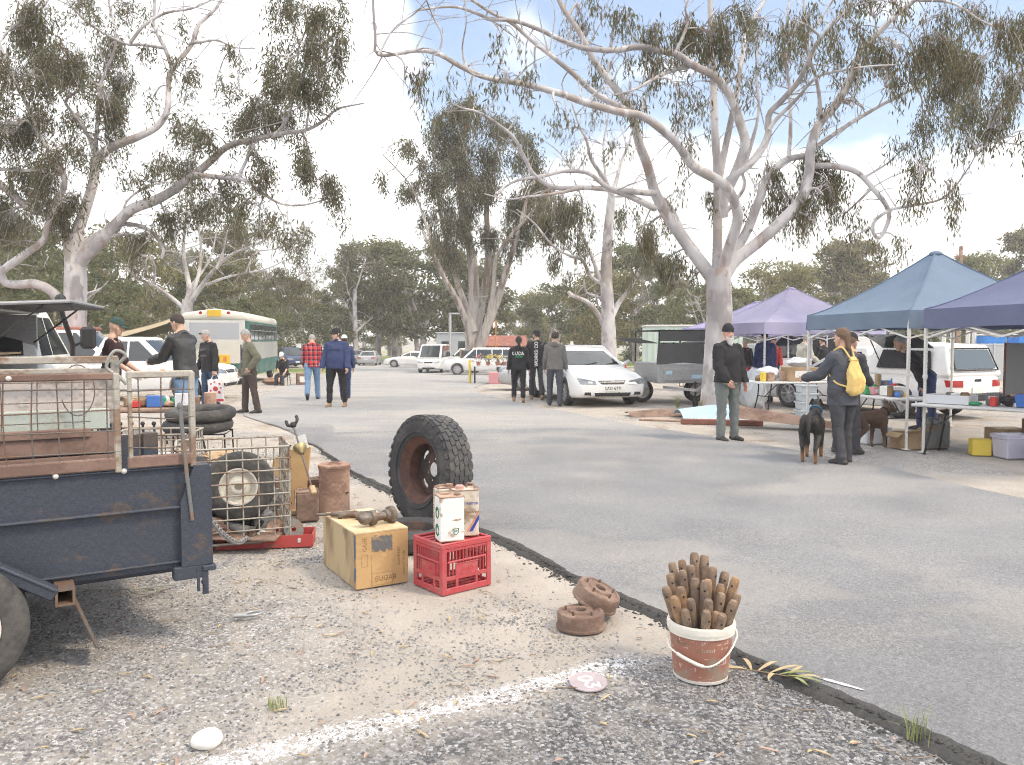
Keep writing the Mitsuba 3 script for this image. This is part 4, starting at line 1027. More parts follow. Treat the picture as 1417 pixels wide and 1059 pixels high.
# ------------------------------------------------------------------ vehicles
def dusty(c, amt=0.25):
    c = tuple(c)
    def fn(p, n, uv):
        d = fbm(p.x * 3.1, p.y * 3.1, p.z * 3.1, 3)
        return mix(c, (0.42, 0.37, 0.30), amt * smoothstep(0.50, 0.75, d + 0.12 * noise(p.x * 50, p.y * 50, p.z * 50)))
    return proc(fn)
mat('paint_white', dusty((0.78, 0.78, 0.77), 0.12), 0.28, 0, 0.5, clearcoat=0.6, clearcoat_gloss=0.9)
mat('paint_silver', dusty((0.52, 0.53, 0.55), 0.1), 0.35, 0.55, 0.5, clearcoat=0.5, clearcoat_gloss=0.9)
mat('paint_blue', (0.03, 0.055, 0.14), 0.3, 0, 0.5, clearcoat=0.8, clearcoat_gloss=0.9)
mat('paint_red', (0.35, 0.03, 0.03), 0.3, 0, 0.5, clearcoat=0.8, clearcoat_gloss=0.9)
mat('car_glass', (0.035, 0.042, 0.046), 0.06, 0, 0.9)
mat('clear_glass', (0.10, 0.12, 0.13), 0.06, 0, 0.9)
mat('black_plastic', (0.028, 0.028, 0.03), 0.55)
mat('rubber', worn((0.045, 0.045, 0.046), (0.10, 0.095, 0.088), 4, .55, .2, .3), 0.85)
mat('alloy', (0.55, 0.55, 0.56), 0.35, 0.7)
mat('steel_wheel', (0.66, 0.63, 0.56), 0.5, 0.0)
mat('lamp_clear', (0.27, 0.29, 0.31), 0.08, 0.4, 0.8)
mat('lamp_red', (0.40, 0.025, 0.02), 0.2)
mat('lamp_amber', (0.70, 0.25, 0.03), 0.25)
mat('plate_white', (0.72, 0.72, 0.70), 0.5)
mat('print_black', (0.02, 0.02, 0.025), 0.6)
mat('chrome', (0.62, 0.62, 0.63), 0.15, 0.9)
mat('galv', grainy((0.42, 0.425, 0.43), 0.25, 40, 5, 0.3), 0.45, 0.6)
mat('checker_plate', grainy((0.50, 0.51, 0.52), 0.25, 40, 5, 0.2), 0.4, 0.7)
mat('brick_red', grainy((0.36, 0.15, 0.11), .2, 30, 3, .2), .85)
mat('timber_pale', worn((0.52, 0.39, 0.24), (0.40, 0.27, 0.15), 4, .5, .2, .2), .8)
mat('mirror_glass', (0.55, 0.57, 0.6), 0.05, 0.9)

def tyre_profile(R, w, rim):
    h = w / 2
    return [(rim, -h * .80), (rim + .012, -h * .92), (rim + (R - rim) * .45, -h), (R - .035 * R / .33, -h * .93), (R - .010, -h * .78), (R, -h * .62), (R, h * .62), (R - .010, h * .78), (R - .035 * R / .33, h * .93), (rim + (R - rim) * .45, h), (rim + .012, h * .92), (rim, h * .80), (rim - .015, h * .6), (rim - .015, -h * .6), (rim, -h * .80)]

def wheel(t, c, R=0.32, w=0.21, rim=0.21, out=1, style='alloy', n=28, spokes=7):
    """Wheel with its axle along y; out = +1 or -1 is the side that shows."""
    M = tr(*c) @ rx(-90 * out)
    k = t.add('wheel', MB().lathe(tyre_profile(R, w, rim), n, M), 'rubber', 50)
    m = MB()
    o = w * 0.30
    m.lathe([(rim + .002, -w * .3), (rim + .002, o + .03), (rim - .012, o + .034), (rim - .022, o), (rim - .03, -w * .2), (0.0, -w * .22)], n, M)
    if style == 'alloy':
        for i in range(spokes):
            a = i * 2 * math.pi / spokes
            p0, p1 = np.array([0.04 * math.cos(a), 0.04 * math.sin(a), o + .012]), np.array([(rim - .012) * math.cos(a), (rim - .012) * math.sin(a), o + .004])
            mm = MB().bar(p0, p1, 0.042, 0.022, 0.005)
            m.merge(mm, M)
        m.lathe([(0.055, o - .03), (0.055, o + .018), (0.035, o + .026), (0.0, o + .026)], 14, M)
    else:
        m.lathe([(rim - .02, o - .02), (rim * .72, o - .025), (rim * .62, o + .012), (rim * .40, o + .018), (rim * .30, o + .005), (0.05, o + .006), (0.045, o + .03), (0.0, o + .032)], n, M)
        for i in range(8):
            a = i * math.pi / 4
            m.box((rim * .82 * math.cos(a), rim * .82 * math.sin(a), o - .018), (.035, .018, .008), math.degrees(a) + 90, M=M)
    t.add('rim', m, 'alloy' if style == 'alloy' else 'steel_wheel', 40, under=k)
    return k

def lower_body(prof, zb, W, L, r_corner=0.28, tuck=0.05, n=46):
    """Closed loft for the lower body of a car; prof = (x, top z) from rear to front."""
    xs = np.linspace(-L / 2, L / 2, n)
    e = np.concatenate([[-L / 2 + .0], -L / 2 + L * np.array([.006, .016, .03, .05]), np.linspace(-L / 2 + .08 * L, L / 2 - .08 * L, n), L / 2 - L * np.array([.05, .03, .016, .006, .0])])
    px, pz = np.array(prof).T
    rows = []
    for x in e:
        u = (L / 2 - abs(x)) / (0.105 * L)
        k = min(1.0, u)
        plan = W / 2 * (1 - 0.20 * (1 - math.sqrt(max(0.0, 1 - (1 - k) ** 2.2))) - 0.025 * (abs(x) / (L / 2)) ** 2)
        zt = np.interp(x, px, pz); lo = zb + 0.06 * max(0, 1 - u) 
        end = max(0.0, 1 - (L / 2 - abs(x)) / (0.03 * L))
        zt_ = zt - 0.10 * end ** 2; lo_ = lo + 0.05 * end ** 2
        h = zt_ - lo_
        half = [(0, lo_), (plan * .80, lo_), (plan * .93, lo_ + .02), (plan * .975, lo_ + .10 * h + .02), (plan * .995, lo_ + .38 * h), (plan, lo_ + .58 * h), (plan * .985, lo_ + .80 * h), (plan * .955, lo_ + .93 * h), (plan * .90, zt_ - .012), (plan * .78, zt_ + .002), (plan * .45, zt_ + .014), (0, zt_ + .018)]
        hh = spline(np.array(half), 26)
        ring = np.vstack([hh, (hh * (-1, 1))[-2:0:-1]])
        rows.append(np.column_stack([np.full(len(ring), x), ring]))
    R = np.stack(rows); a, b = R.shape[:2]
    i = np.arange(a * b).reshape(a, b); j = np.roll(i, -1, 1)
    F = np.stack([i[:-1], j[:-1], j[1:], i[1:]], -1).reshape(-1, 4)
    V = R.reshape(-1, 3)
    V = np.vstack([V, R[0].mean(0), R[-1].mean(0)])
    c0, c1 = a * b, a * b + 1
    caps = np.vstack([np.column_stack([j[0], i[0], np.full(b, c0)]), np.column_stack([i[-1], j[-1], np.full(b, c1)])])
    F = np.vstack([F[:, [0, 1, 2]], F[:, [0, 2, 3]], caps])
    m = drop((V, F))
    if m.volume() < 0 or m.is_empty():
        m = drop((V, F[:, ::-1]))
    return m

def rounded_poly(pts, r):
    p = Polygon(pts)
    return p.buffer(-r, join_style=1).buffer(r, join_style=1)

def pane(corners, r=0.03, th=0.006, lift=0.0):
    """A flat pane on four or more 3-D corners (counter-clockwise seen from outside), corners rounded."""
    c = np.array(corners, float); o = c.mean(0)
    n = np.zeros(3)
    for a, b in zip(c, np.roll(c, -1, 0)):
        n += np.cross(a - o, b - o)
    n = unit(n); x = unit(c[1] - c[0]); y = np.cross(n, x)
    M = np.eye(4); M[:3, 0], M[:3, 1], M[:3, 2], M[:3, 3] = x, y, n, o + n * lift
    return MB().prism(rounded_poly(np.column_stack([(c - o) @ x, (c - o) @ y]), r), th, M)

def greenhouse(g, W):
    xf0, xf1, xr1, xr0, zb, zr = g[:6]
    wb, wr = W / 2 * .90, W / 2 * g[6]
    its = []
    for sd in (1, -1):
        its += [((xf0 - .02, sd * wb, zb), 0.03), ((xr0 + .02, sd * wb, zb), 0.03), ((xf1 - .05, sd * wr, zr - .055), 0.05), ((xr1 + .05, sd * wr, zr - .055), 0.05)]
    its += [((xf0 + .06, 0, zb), .03), ((xr0 - .03, 0, zb), .03), ((xf1 + .01, 0, zr - .035), .05), ((xr1 - .01, 0, zr - .035), .05), (((xf1 + xr1) / 2, 0, zr - .03), .05)]
    return m3.Manifold.batch_hull([sph(c, r, 20) for c, r in its]), wb, wr

def on_body(man, corners, axis, n=7, lift=.005, th=.007):
    """A thin panel lying on a body's surface: four corners in the plane seen along the axis ('+x' = from the front), laid on by rays."""
    c = np.array(corners, float); P = np.zeros((n, n, 3)); ok = np.zeros((n, n), bool)
    k = 0 if axis[1] == 'x' else 1; sg = 1 if axis[0] == '+' else -1
    for a in range(n):
        for b in range(n):
            u, v = b / (n - 1), a / (n - 1)
            q = (c[0] * (1 - u) + c[1] * u) * (1 - v) + (c[3] * (1 - u) + c[2] * u) * v
            o = (sg * 9.0, q[0], q[1]) if k == 0 else (q[0], sg * 9.0, q[1])
            e = (-sg * 9.0, q[0], q[1]) if k == 0 else (q[0], -sg * 9.0, q[1])
            h = man.ray_cast(o, e)
            P[a, b] = o
            if h:
                P[a, b] = np.array(h[0].position); ok[a, b] = True
    if not ok.any():
        return None
    if not ok.all():
        P[~ok, k] = P[ok, k].min() if sg > 0 else P[ok, k].max()
    N = np.cross(np.gradient(P, axis=1), np.gradient(P, axis=0)); N /= np.maximum(np.linalg.norm(N, axis=-1, keepdims=True), 1e-9)
    if (N[..., k] * sg).mean() < 0:
        N = -N; 
    m = MB().sheet(P + N * lift, th)
    return m

def glass_of(t, man, g, W, splits, front=True, rear=True, glass='car_glass'):
    xf0, xf1, xr1, xr0, zb, zr = g[:6]
    wb, wr = W / 2 * .90, W / 2 * g[6]
    z0, z1 = zb + .055, zr - .10
    def xf(z): return xf0 + (xf1 - .05 - xf0) * (z - zb) / (zr - .055 - zb)
    def xr(z): return xr0 + (xr1 + .05 - xr0) * (z - zb) / (zr - .055 - zb)
    for sd in (1, -1):
        ss = [None] + list(splits) + [None]
        for a, b in zip(ss[:-1], ss[1:]):            # front to rear
            fa0, fa1 = (xf(z0) - .13, xf(z1) - .08) if a is None else (a - .03, a - .03)
            rb0, rb1 = (xr(z0) + .16, xr(z1) + .10) if b is None else (b + .03, b + .03)
            if fa1 - rb1 < 0.05:
                fa1 = rb1 + .05
            m = on_body(man, [(rb0, z0), (fa0, z0), (fa1, z1), (rb1, z1)], '+y' if sd > 0 else '-y', 6, .003)
            if m:
                t.add('side_window', m, glass, 30)
    if front:
        m = on_body(man, [(-wb * .86, zb + .05), (wb * .86, zb + .05), (wr * .95, zr - .075), (-wr * .95, zr - .075)], '+x', 9, .004)
        k = t.add('windscreen', m, glass, 30)
        for y0 in (.35, -.25):
            q = [man.ray_cast((9, y0 * W * .5 + .36 * f, zb + .05 + .05 * f), (-9, y0 * W * .5 + .36 * f, zb + .05 + .05 * f)) for f in (0, .5, 1)]
            if all(q):
                t.add('wiper', MB().tube([np.array(h[0].position) + (.02, 0, .012) for h in q], .008, 5), 'black_plastic', under=k)
    if rear:
        m = on_body(man, [(wb * .82, zb + .06), (-wb * .82, zb + .06), (-wr * .92, zr - .09), (wr * .92, zr - .09)], '-x', 8, .004)
        t.add('rear_window', m, glass, 30)

def car(name, label, cat, M, prof, g, W, L, zb=0.20, paint='paint_white', wheels=(1.35, -1.35, .32), splits=(0.1,), style='alloy', mirrors=True, face='sedan', plate=None, detail=True, group=None, rear_glass=True, seams=True, extra=None):
    t = Thing(name, label, cat, M, group)
    xf_, xr_, R = wheels
    low = lower_body(prof, zb, W, L)
    cut = [m3.Manifold.cylinder(W * 1.2, R + .055, R + .055, 32, True).rotate([90, 0, 0]).translate([x, 0, R]) for x in (xf_, xr_)]
    core = m3.Manifold.cube([L * .9, W * .52, .5], True).translate([0, 0, zb + .28])
    low = (low - union(cut)) + core
    gh, wb, wr = greenhouse(g, W)
    body = low + gh
    if seams and detail:                                      # shut lines cut round the doors and the bonnet
        me = low.bounding_box()
        slits = []
        for x in list(splits) + [g[0] + .02]:
            for sd in (1, -1):
                slits.append(m3.Manifold.cube([.008, .05, g[4] - zb - .10], True).translate([x, sd * (W / 2 + .012), (g[4] + zb) / 2 + .02]))
        body = body - union(slits)
    me = body.to_mesh()
    t.add('body', (np.array(me.vert_properties[:, :3], float), np.array(me.tri_verts, int)), paint, 32)
    glass_of(t, body, g, W, splits, rear=rear_glass)
    for x in (xf_, xr_):
        for sd in (1, -1):
            wheel(t, (x, sd * (W / 2 - .115), R), R, .21, R * .66, sd, style, 24 if detail else 16)
    zf, zr_ = np.interp(L / 2 - .1, *np.array(prof).T), np.interp(-L / 2 + .1, *np.array(prof).T)
    hw = W / 2
    def lay(part, c, axis, m, n=6, lift=.006, th=.012, **kw):
        q = on_body(body, c, axis, n, lift, th)
        return t.add(part, q, m, 40, **kw) if q is not None else None
    for sd in (1, -1):
        o = [(sd * hw * .44, zf - .145), (sd * hw * .86, zf - .13), (sd * hw * .90, zf + .015), (sd * hw * .46, zf - .065)]
        k = lay('headlight', o, '+x', 'lamp_clear', 7)
        if k and detail:
            lay('lamp_bowl', [(sd * hw * .54, zf - .115), (sd * hw * .66, zf - .115), (sd * hw * .66, zf - .055), (sd * hw * .54, zf - .065)], '+x', 'chrome', 4, .012, .01, under=k)
        if face == 'van':
            lay('tail_light', [(sd * hw * .74, zr_ - .55), (sd * hw * .90, zr_ - .55), (sd * hw * .90, zr_ - .1), (sd * hw * .74, zr_ - .1)], '-x', 'lamp_red', 5)
        else:
            lay('tail_light', [(sd * hw * .52, zr_ - .23), (sd * hw * .90, zr_ - .22), (sd * hw * .90, zr_ - .09), (sd * hw * .52, zr_ - .10)], '-x', 'lamp_red')
        if mirrors:
            t.add('mirror', MB().man(hull(((g[0] - .14, sd * (W / 2 + .02), g[4] + .10), (.035, .05, .045)), ((g[0] - .20, sd * (W / 2 + .10), g[4] + .12), (.04, .05, .055)))).bar((g[0] - .15, sd * (W / 2 - .12), g[4] + .02), (g[0] - .16, sd * (W / 2 + .05), g[4] + .08), .03), paint if detail else 'black_plastic', 40)
        if detail:
            for x in splits:
                lay('door_handle', [(x + .06, g[4] - .15), (x + .25, g[4] - .145), (x + .25, g[4] - .115), (x + .06, g[4] - .12)], '+y' if sd > 0 else '-y', paint, 3, .018, .02)
            lay('fog_lamp', [(sd * hw * .58, zb + .10), (sd * hw * .76, zb + .11), (sd * hw * .76, zb + .17), (sd * hw * .60, zb + .17)], '+x', 'black_plastic', 4)
            lay('indicator', [(xf_ - .60, zf - .05), (xf_ - .50, zf - .05), (xf_ - .50, zf - .02), (xf_ - .60, zf - .02)], '+y' if sd > 0 else '-y', 'lamp_amber', 3)
    gk = lay('grille', [(-hw * .30, zf - .135), (hw * .30, zf - .135), (hw * .38, zf - .055), (-hw * .38, zf - .055)], '+x', 'black_plastic', 7)
    if detail and gk:
        lay('chrome_bar', [(-hw * .34, zf - .098), (hw * .34, zf - .098), (hw * .35, zf - .084), (-hw * .35, zf - .084)], '+x', 'chrome', 5, .016, .008, under=gk)
    lay('bumper_intake', [(-hw * .46, zb + .075), (hw * .46, zb + .075), (hw * .50, zb + .155), (-hw * .50, zb + .155)], '+x', 'black_plastic', 7)
    hf = body.ray_cast((9, 0, zb + .26), (-9, 0, zb + .26)); hb_ = body.ray_cast((-9, 0, zr_ - .30), (9, 0, zr_ - .30))
    pk = t.add('number_plate', MB().box((hf[0].position[0] + .012, 0, zb + .255), (.012, .37, .13), bev=.004), 'plate_white')
    t.add('number_plate', MB().box((hb_[0].position[0] - .012, 0, zr_ - .30), (.012, .37, .13), bev=.004), 'plate_white')
    if plate:
        tm = meshkit.text_mesh(plate, .07, .002, bold=True); v = np.array(tm.vertices); v[:, 0] -= v[:, 0].max() / 2
        t.add('lettering', (np.column_stack([hf[0].position[0] + .0185 + v[:, 2], v[:, 0], zb + .222 + v[:, 1]]), np.array(tm.faces)), 'print_black', False, under=pk)
    return t

SEDAN = dict(prof=[(-2.45, .90), (-2.2, .955), (-1.55, .98), (0.9, .93), (1.2, .91), (1.9, .81), (2.3, .72), (2.45, .64)], g=(1.10, 0.22, -0.95, -1.72, .92, 1.38, .63), W=1.84, L=4.92, wheels=(1.52, -1.40, .325), splits=(0.10, -0.92))
WAGON = dict(prof=[(-2.35, .98), (-2.0, 1.02), (0.9, 1.02), (1.15, 1.02), (1.9, .96), (2.25, .88), (2.38, .78)], g=(1.12, 0.42, -1.95, -2.25, 1.0, 1.70, .70), W=1.86, L=4.76, zb=.27, wheels=(1.42, -1.42, .36), splits=(.22, -.75, -1.40))
VAN = dict(prof=[(-2.25, 1.05), (0.9, 1.05), (1.6, 1.02), (2.0, .92), (2.2, .78)], g=(1.85, 0.95, -2.05, -2.2, 1.02, 1.95, .78), W=1.72, L=4.45, zb=.25, wheels=(1.25, -1.3, .31), splits=(0.75, -0.4, -1.4), face='van')
HATCH = dict(prof=[(-2.0, .95), (0.7, .93), (1.0, .93), (1.6, .86), (1.95, .76), (2.05, .68)], g=(1.02, 0.30, -1.35, -1.85, .92, 1.47, .66), W=1.72, L=4.12, wheels=(1.25, -1.25, .31), splits=(.05, -.85))
UTE = dict(prof=[(-2.5, .98), (-0.4, .98), (0.9, 1.03), (1.15, 1.03), (1.9, .97), (2.35, .90), (2.52, .80)], g=(1.10, 0.45, -0.55, -0.85, 1.0, 1.66, .70), W=1.80, L=5.05, zb=.30, wheels=(1.60, -1.45, .36), splits=(.12,), rear_glass=True)
# ------------------------------------------------------------------ parked cars
CENTRE = 'cars parked at the far end of the road'
car('parked_car', 'white sedan parked beside the road facing the camera with its black grille', 'car', at(1.78, 21.3, -76), plate='1AO 4TY', **SEDAN)
car('parked_car', 'silver sedan seen from the side behind the three people in hoodies', 'car', at(1.62, 26.6, 181), paint='paint_silver', **HATCH)
car('parked_car', 'white four wheel drive wagon parked side on under the dense gum tree', 'car', at(-2.0, 51, 180), **WAGON)
car('parked_van', 'white people mover van facing the camera beside the white four wheel drive', 'van', at(-5.45, 56.4, -95), detail=False, **VAN)
car('parked_car', 'white sedan parked side on behind the white van, facing left', 'car', at(-8.65, 70, 180), detail=False, **SEDAN)
car('parked_car', 'small silver sedan seen from behind at the far end of the road', 'car', at(-13.8, 78, 92), paint='paint_silver', detail=False, **SEDAN)
car('parked_car', 'pale blue hatchback far away beside the slender gum tree', 'car', at(-16.3, 84, 60), paint='paint_silver', detail=False, **HATCH)
car('parked_car', 'dark blue car far behind the seated person by the bus', 'car', at(-19.3, 70, -60), paint='paint_blue', detail=False, **WAGON)
car('parked_car', 'white utility partly hidden behind the white van', 'utility', at(-3.6, 63, 180), detail=False, **UTE)
car('parked_car', 'white car farthest off on the grass under the distant trees', 'car', at(-10.5, 90, 180), detail=False, **SEDAN)
car('parked_car', 'red car far off, just left of the man in the plaid shirt', 'car', at(-21.5, 78, -80), paint='paint_red', detail=False, **HATCH)

# white dual cab with its window towards the stalls
t = car('parked_utility', 'white utility parked side on behind the men at the left stall', 'utility', at(-10.1, 21.6, 2), **{**UTE, 'splits': (.12,)})
t.add('hard_lid', MB().box((-1.55, 0, 1.0), (1.75, 1.66, .06), bev=.02), 'paint_white')

# ute with a white canopy, boot lid up, at the right hand stall
ut = car('canopy_utility', 'white utility with a rear canopy and its side lid propped open behind the stall', 'utility', at(8.05, 18.1, 118), style='alloy',
         prof=[(-2.5, .90), (-0.4, .90), (0.9, .93), (1.15, .92), (1.9, .84), (2.3, .74), (2.48, .66)], g=(1.05, 0.25, -0.45, -0.75, .92, 1.44, .66), W=1.84, L=5.0, wheels=(1.52, -1.40, .33), splits=(.05,), rear_glass=False)
can = m3.Manifold.batch_hull([sph((x, sd * w, z), .06) for sd in (1, -1) for x, w, z in ((-2.40, .80, .92), (-2.22, .62, 1.44), (-.62, .80, .92), (-.72, .64, 1.46))] + [sph((-1.4, 0, 1.50), .06)])
me = can.to_mesh(); ut.add('canopy', (np.array(me.vert_properties[:, :3], float), np.array(me.tri_verts, int)), 'paint_white', 40)
ut.add('canopy_window', pane([(-2.458, .66, 1.03), (-2.458, -.66, 1.03), (-2.325, -.56, 1.40), (-2.325, .56, 1.40)], .05, .01), 'clear_glass')
ut.add('canopy_window_frame', MB().tube([(-2.475, .70, 1.0), (-2.475, -.70, 1.0), (-2.325, -.60, 1.43), (-2.325, .60, 1.43)], .016, 6, close=True), 'black_plastic')
ut.add('tailgate_handle', MB().box((-2.505, 0, .80), (.02, .2, .05), bev=.006), 'black_plastic')
ut.add('canopy_opening', pane([(-.85, .872, 1.02), (-2.1, .872, 1.02), (-2.0, .75, 1.38), (-.92, .75, 1.40)], .03, .008), 'print_black')  # black pane laid on the closed canopy, painted as its shaded inside
ut.add('side_lid', MB().sheet(np.array([[(x, .74 + .62 * v, 1.44 + .26 * v + .02 * math.sin(3 * v)) for x in np.linspace(-2.05, -.9, 5)] for v in np.linspace(0, 1, 5)]), .02), 'car_glass')
ut.add('gas_strut', MB().tube([(-.95, .86, 1.1), (-.95, 1.2, 1.60)], .012, 6), 'black_plastic')
ut.add('bumper', MB().box((-2.52, 0, .47), (.12, 1.5, .15), bev=.03), 'black_plastic')

# white van with an open tailgate behind the purple gazebo
vn = car('open_van', 'white van with its side door open behind the purple gazebos', 'van', at(9.9, 27.2, 176), detail=False, **{**VAN, 'wheels': (1.25, -1.3, .31)})
vn.add('door_opening', MB().box((-.35, .872, 1.12), (1.35, .02, 1.30), bev=.008), 'print_black')  # black slab on the van side, its colour stands for the shaded interior
vn.add('sliding_door', MB().box((-1.55, .915, 1.10), (1.05, .05, 1.35), bev=.02), 'paint_white')

# ---- lifted white ute with an aluminium canopy, gull-wing lid up, at the left edge
t = car('canopy_utility', 'white four wheel drive utility with an open checker plate canopy at the left edge', 'utility', at(-7.33, 11.16, 107, dz=.02),
        prof=[(-2.5, .80), (-0.5, .84), (-0.4, 1.10), (0.9, 1.15), (1.15, 1.16), (1.9, 1.12), (2.35, 1.04), (2.52, .9)], g=(1.10, 0.45, -0.55, -0.75, 1.12, 1.80, .72), W=1.84, L=5.1, zb=.45, wheels=(1.60, -1.55, .39), splits=(.02,), style='steel', mirrors=False)
t.add('canopy_back', MB().box((-1.62, .82, 1.29), (1.9, .03, .86), bev=.008), 'checker_plate')
t.add('canopy_end', MB().box((-2.57, 0, 1.29), (.03, 1.66, .86), bev=.008), 'checker_plate'); t.add('canopy_end', MB().box((-.68, 0, 1.29), (.03, 1.66, .86), bev=.008), 'checker_plate')
t.add('canopy_roof', MB().box((-1.62, 0, 1.745), (1.96, 1.70, .04), bev=.01), 'checker_plate')
t.add('canopy_floor', MB().box((-1.62, 0, .86), (1.94, 1.68, .04), bev=.01), 'checker_plate')
t.add('canopy_shelf', MB().box((-1.62, .05, 1.22), (1.86, 1.4, .025)), 'timber_pale')
t.add('canopy_lid', MB().sheet(np.array([[(x, -.84 - .80 * v, 1.76 + .10 * v - .06 * v * v) for x in np.linspace(-2.55, -.66, 4)] for v in np.linspace(0, 1, 5)]), .025), 'black_plastic')
t.add('lid_frame', MB().tube([(-2.6, -.84, 1.79), (-2.56, -1.62, 1.83), (-.66, -1.62, 1.83), (-.62, -.84, 1.79)], .022, 7), 'galv')
t.add('gas_strut', MB().tube([(-.75, -.80, 1.35), (-.78, -1.35, 1.80)], .012, 6), 'black_plastic'); t.add('gas_strut', MB().tube([(-2.5, -.80, 1.35), (-2.48, -1.35, 1.80)], .012, 6), 'black_plastic')
t.add('roof_tray', MB().box((-1.3, .1, 1.83), (2.2, 1.3, .09), bev=.03), 'cloth_navy')
t.add('snorkel', MB().tube(spline([(1.15, -.86, 1.15), (.95, -.90, 1.35), (.55, -.86, 1.80), (.50, -.86, 1.94)], 9), .038, 8).man(hull(((.50, -.86, 1.98), (.08, .08, .085)))), 'black_plastic', 40)
for sd in (1, -1):
    t.add('mirror', MB().box((1.0, sd * 1.12, 1.42), (.10, .22, .34), bev=.04).bar((1.05, sd * .88, 1.28), (1.0, sd * 1.05, 1.36), .035), 'black_plastic')
    t.add('flare', MB().tube([(1.60 + .47 * math.cos(a), sd * .915, .39 + .47 * math.sin(a)) for a in np.linspace(.25, math.pi - .25, 12)], .045, 7), 'black_plastic', True)
CAN = t

t = car('parked_van', 'white van with a dusty red roof edge behind the man in the green cap', 'van', at(-14.4, 25.6, 3), detail=False, **VAN)
t.add('roof_edge', MB().box((-.5, 0, 1.985), (3.1, 1.36, .11), bev=.04), 'brick_red')

# ------------------------------------------------------------------ the old bus
mat('bus_cream', dusty((0.66, 0.64, 0.57), .1), .45)
mat('bus_green', dusty((0.03, 0.12, 0.10), .1), .45)
mat('bus_white', dusty((0.66, 0.65, 0.62), .1), .4)
mat('bus_window_sky', (0.40, 0.42, 0.45), .08, 0, .8)  # rear window glass, the pale sky reflection put into its colour
mat('bus_silver', grainy((0.42, 0.43, 0.40), .2, 30, 4, .2), .5, .3)
mat('sign_yellow', (0.75, 0.50, 0.05), .5)
t = Thing('old_bus', 'old cream and green bus parked at the left of the road', 'bus', at(-12.55, 36.6, -80 - 180))
BL, BW = 10.2, 2.55
def slab_ring(z0, z1, w0=BW, L=BL, r=.18):
    return MB().prism(Polygon([(-L / 2, -w0 / 2), (L / 2, -w0 / 2), (L / 2, w0 / 2), (-L / 2, w0 / 2)]).buffer(-r).buffer(r), z1 - z0, tr(0, 0, z0))
t.add('body', slab_ring(.42, 1.05), 'bus_green')
t.add('side_panels', slab_ring(1.052, 1.80, BW - .006), 'bus_silver')
t.add('window_band', slab_ring(1.802, 2.62, BW - .03), 'bus_green')
t.add('roof', MB().man(m3.Manifold.batch_hull([sph((x, y, z), r, 20) for x in (-BL / 2 + .25, BL / 2 - .25) for y, z, r in ((BW / 2 - .22, 2.76, .21), (-BW / 2 + .22, 2.76, .21), (0, 2.86, .26))])), 'bus_cream', 40)
for sd in (1, -1):
    for i in range(8):
        x = -BL / 2 + .55 + i * 1.16
        k = t.add('window', MB().box((x + .5, sd * (BW / 2 - .005), 2.21), (1.0, .03, .66), bev=.01), 'car_glass')
        t.add('window_rail', MB().box((x + .5, sd * (BW / 2 + .016), 2.28), (.98, .012, .025)), 'bus_silver', under=k)
    for x in (-3.2, 3.3):
        wheel(t, (x, sd * (BW / 2 - .2), .48), .48, .27, .28, sd, 'steel', 20)
# the end that faces the market: rear window, boot door, lamps, number board
e = -BL / 2
t.add('rear_panel', MB().box((e - .006, 0, 1.38), (.03, 2.1, .85), bev=.01), 'bus_cream')
t.add('rear_panel', MB().box((e - .005, 0, 2.22), (.03, 2.30, .86), bev=.01), 'bus_white')
t.add('rear_window', MB().box((e - .018, 0, 2.24), (.03, 1.86, .66), bev=.01), 'bus_window_sky')
for i in range(5):
    t.add('rail', MB().bar((e - .03, .05, 1.85 - .07 * i), (e - .03, 1.0, 1.85 - .07 * i), .035, .02), 'bus_silver')
t.add('bumper', MB().box((e - .09, 0, .62), (.16, 2.4, .22), bev=.04), 'bus_cream')
t.add('destination_sign', MB().box((e + .03, .0, 2.93), (.10, .52, .26), bev=.01), 'sign_yellow')
for sd in (1, -1):
    t.add('roof_lamp', MB().ball((e + .06, sd * .52, 2.94), (.04, .07, .07), 2), 'lamp_red', True)
    t.add('tail_light', MB().ball((e - .03, sd * 1.12, .95), (.03, .06, .06), 2), 'lamp_red', True)
k = t.add('number_plate', MB().box((e - .035, -.25, 1.12), (.02, .62, .36), bev=.006), 'sign_yellow')
for i in range(2):
    t.add('digit', MB().box((e - .048, -.12 - .26 * i, 1.12), (.006, .13, .22)).box((e - .053, -.12 - .26 * i, 1.12), (.004, .05, .12)), 'lamp_amber', under=k)
# ------------------------------------------------------------------ stalls, gazebos, tables, goods
def fabric_thin(name, c, tr_=0.35):
    scene[name] = {'type': 'principledthin', 'base_color': rgb(grainy(c, .12, 70, 3, .18)), 'roughness': 0.5, 'diff_trans': tr_, 'sheen': 0.5}
fabric_thin('canopy_blue', (0.21, 0.275, 0.37))
fabric_thin('canopy_navy', (0.185, 0.205, 0.32))
fabric_thin('canopy_purple', (0.42, 0.40, 0.60), .5)
fabric_thin('canopy_lilac', (0.50, 0.48, 0.66), .5)
fabric_thin('tent_tan', (0.50, 0.42, 0.29), .3)
mat('frame_steel', (0.55, 0.55, 0.56), .4, .5)
mat('frame_white', (0.68, 0.67, 0.64), .5)
mat('table_white', grainy((0.62, 0.62, 0.61), .15, 40, 4, .2), .5)
mat('table_leg', (0.03, 0.03, 0.032), .5, .3)
mat('cardboard', worn((0.42, 0.30, 0.19), (0.33, 0.23, 0.14), 5, .5, .15, .15), .9, 0, .2)
mat('cardboard_dark', worn((0.26, 0.18, 0.11), (0.19, 0.13, 0.085), 5, .5, .15, .15), .9, 0, .2)
mat('tub_lilac', (0.50, 0.49, 0.60), .35, 0, .5)
mat('tub_white', (0.66, 0.68, 0.72), .35, 0, .5)
mat('tub_clear', (0.50, 0.56, 0.60), .2, 0, .6)
mat('tub_blue', (0.06, 0.17, 0.50), .4)
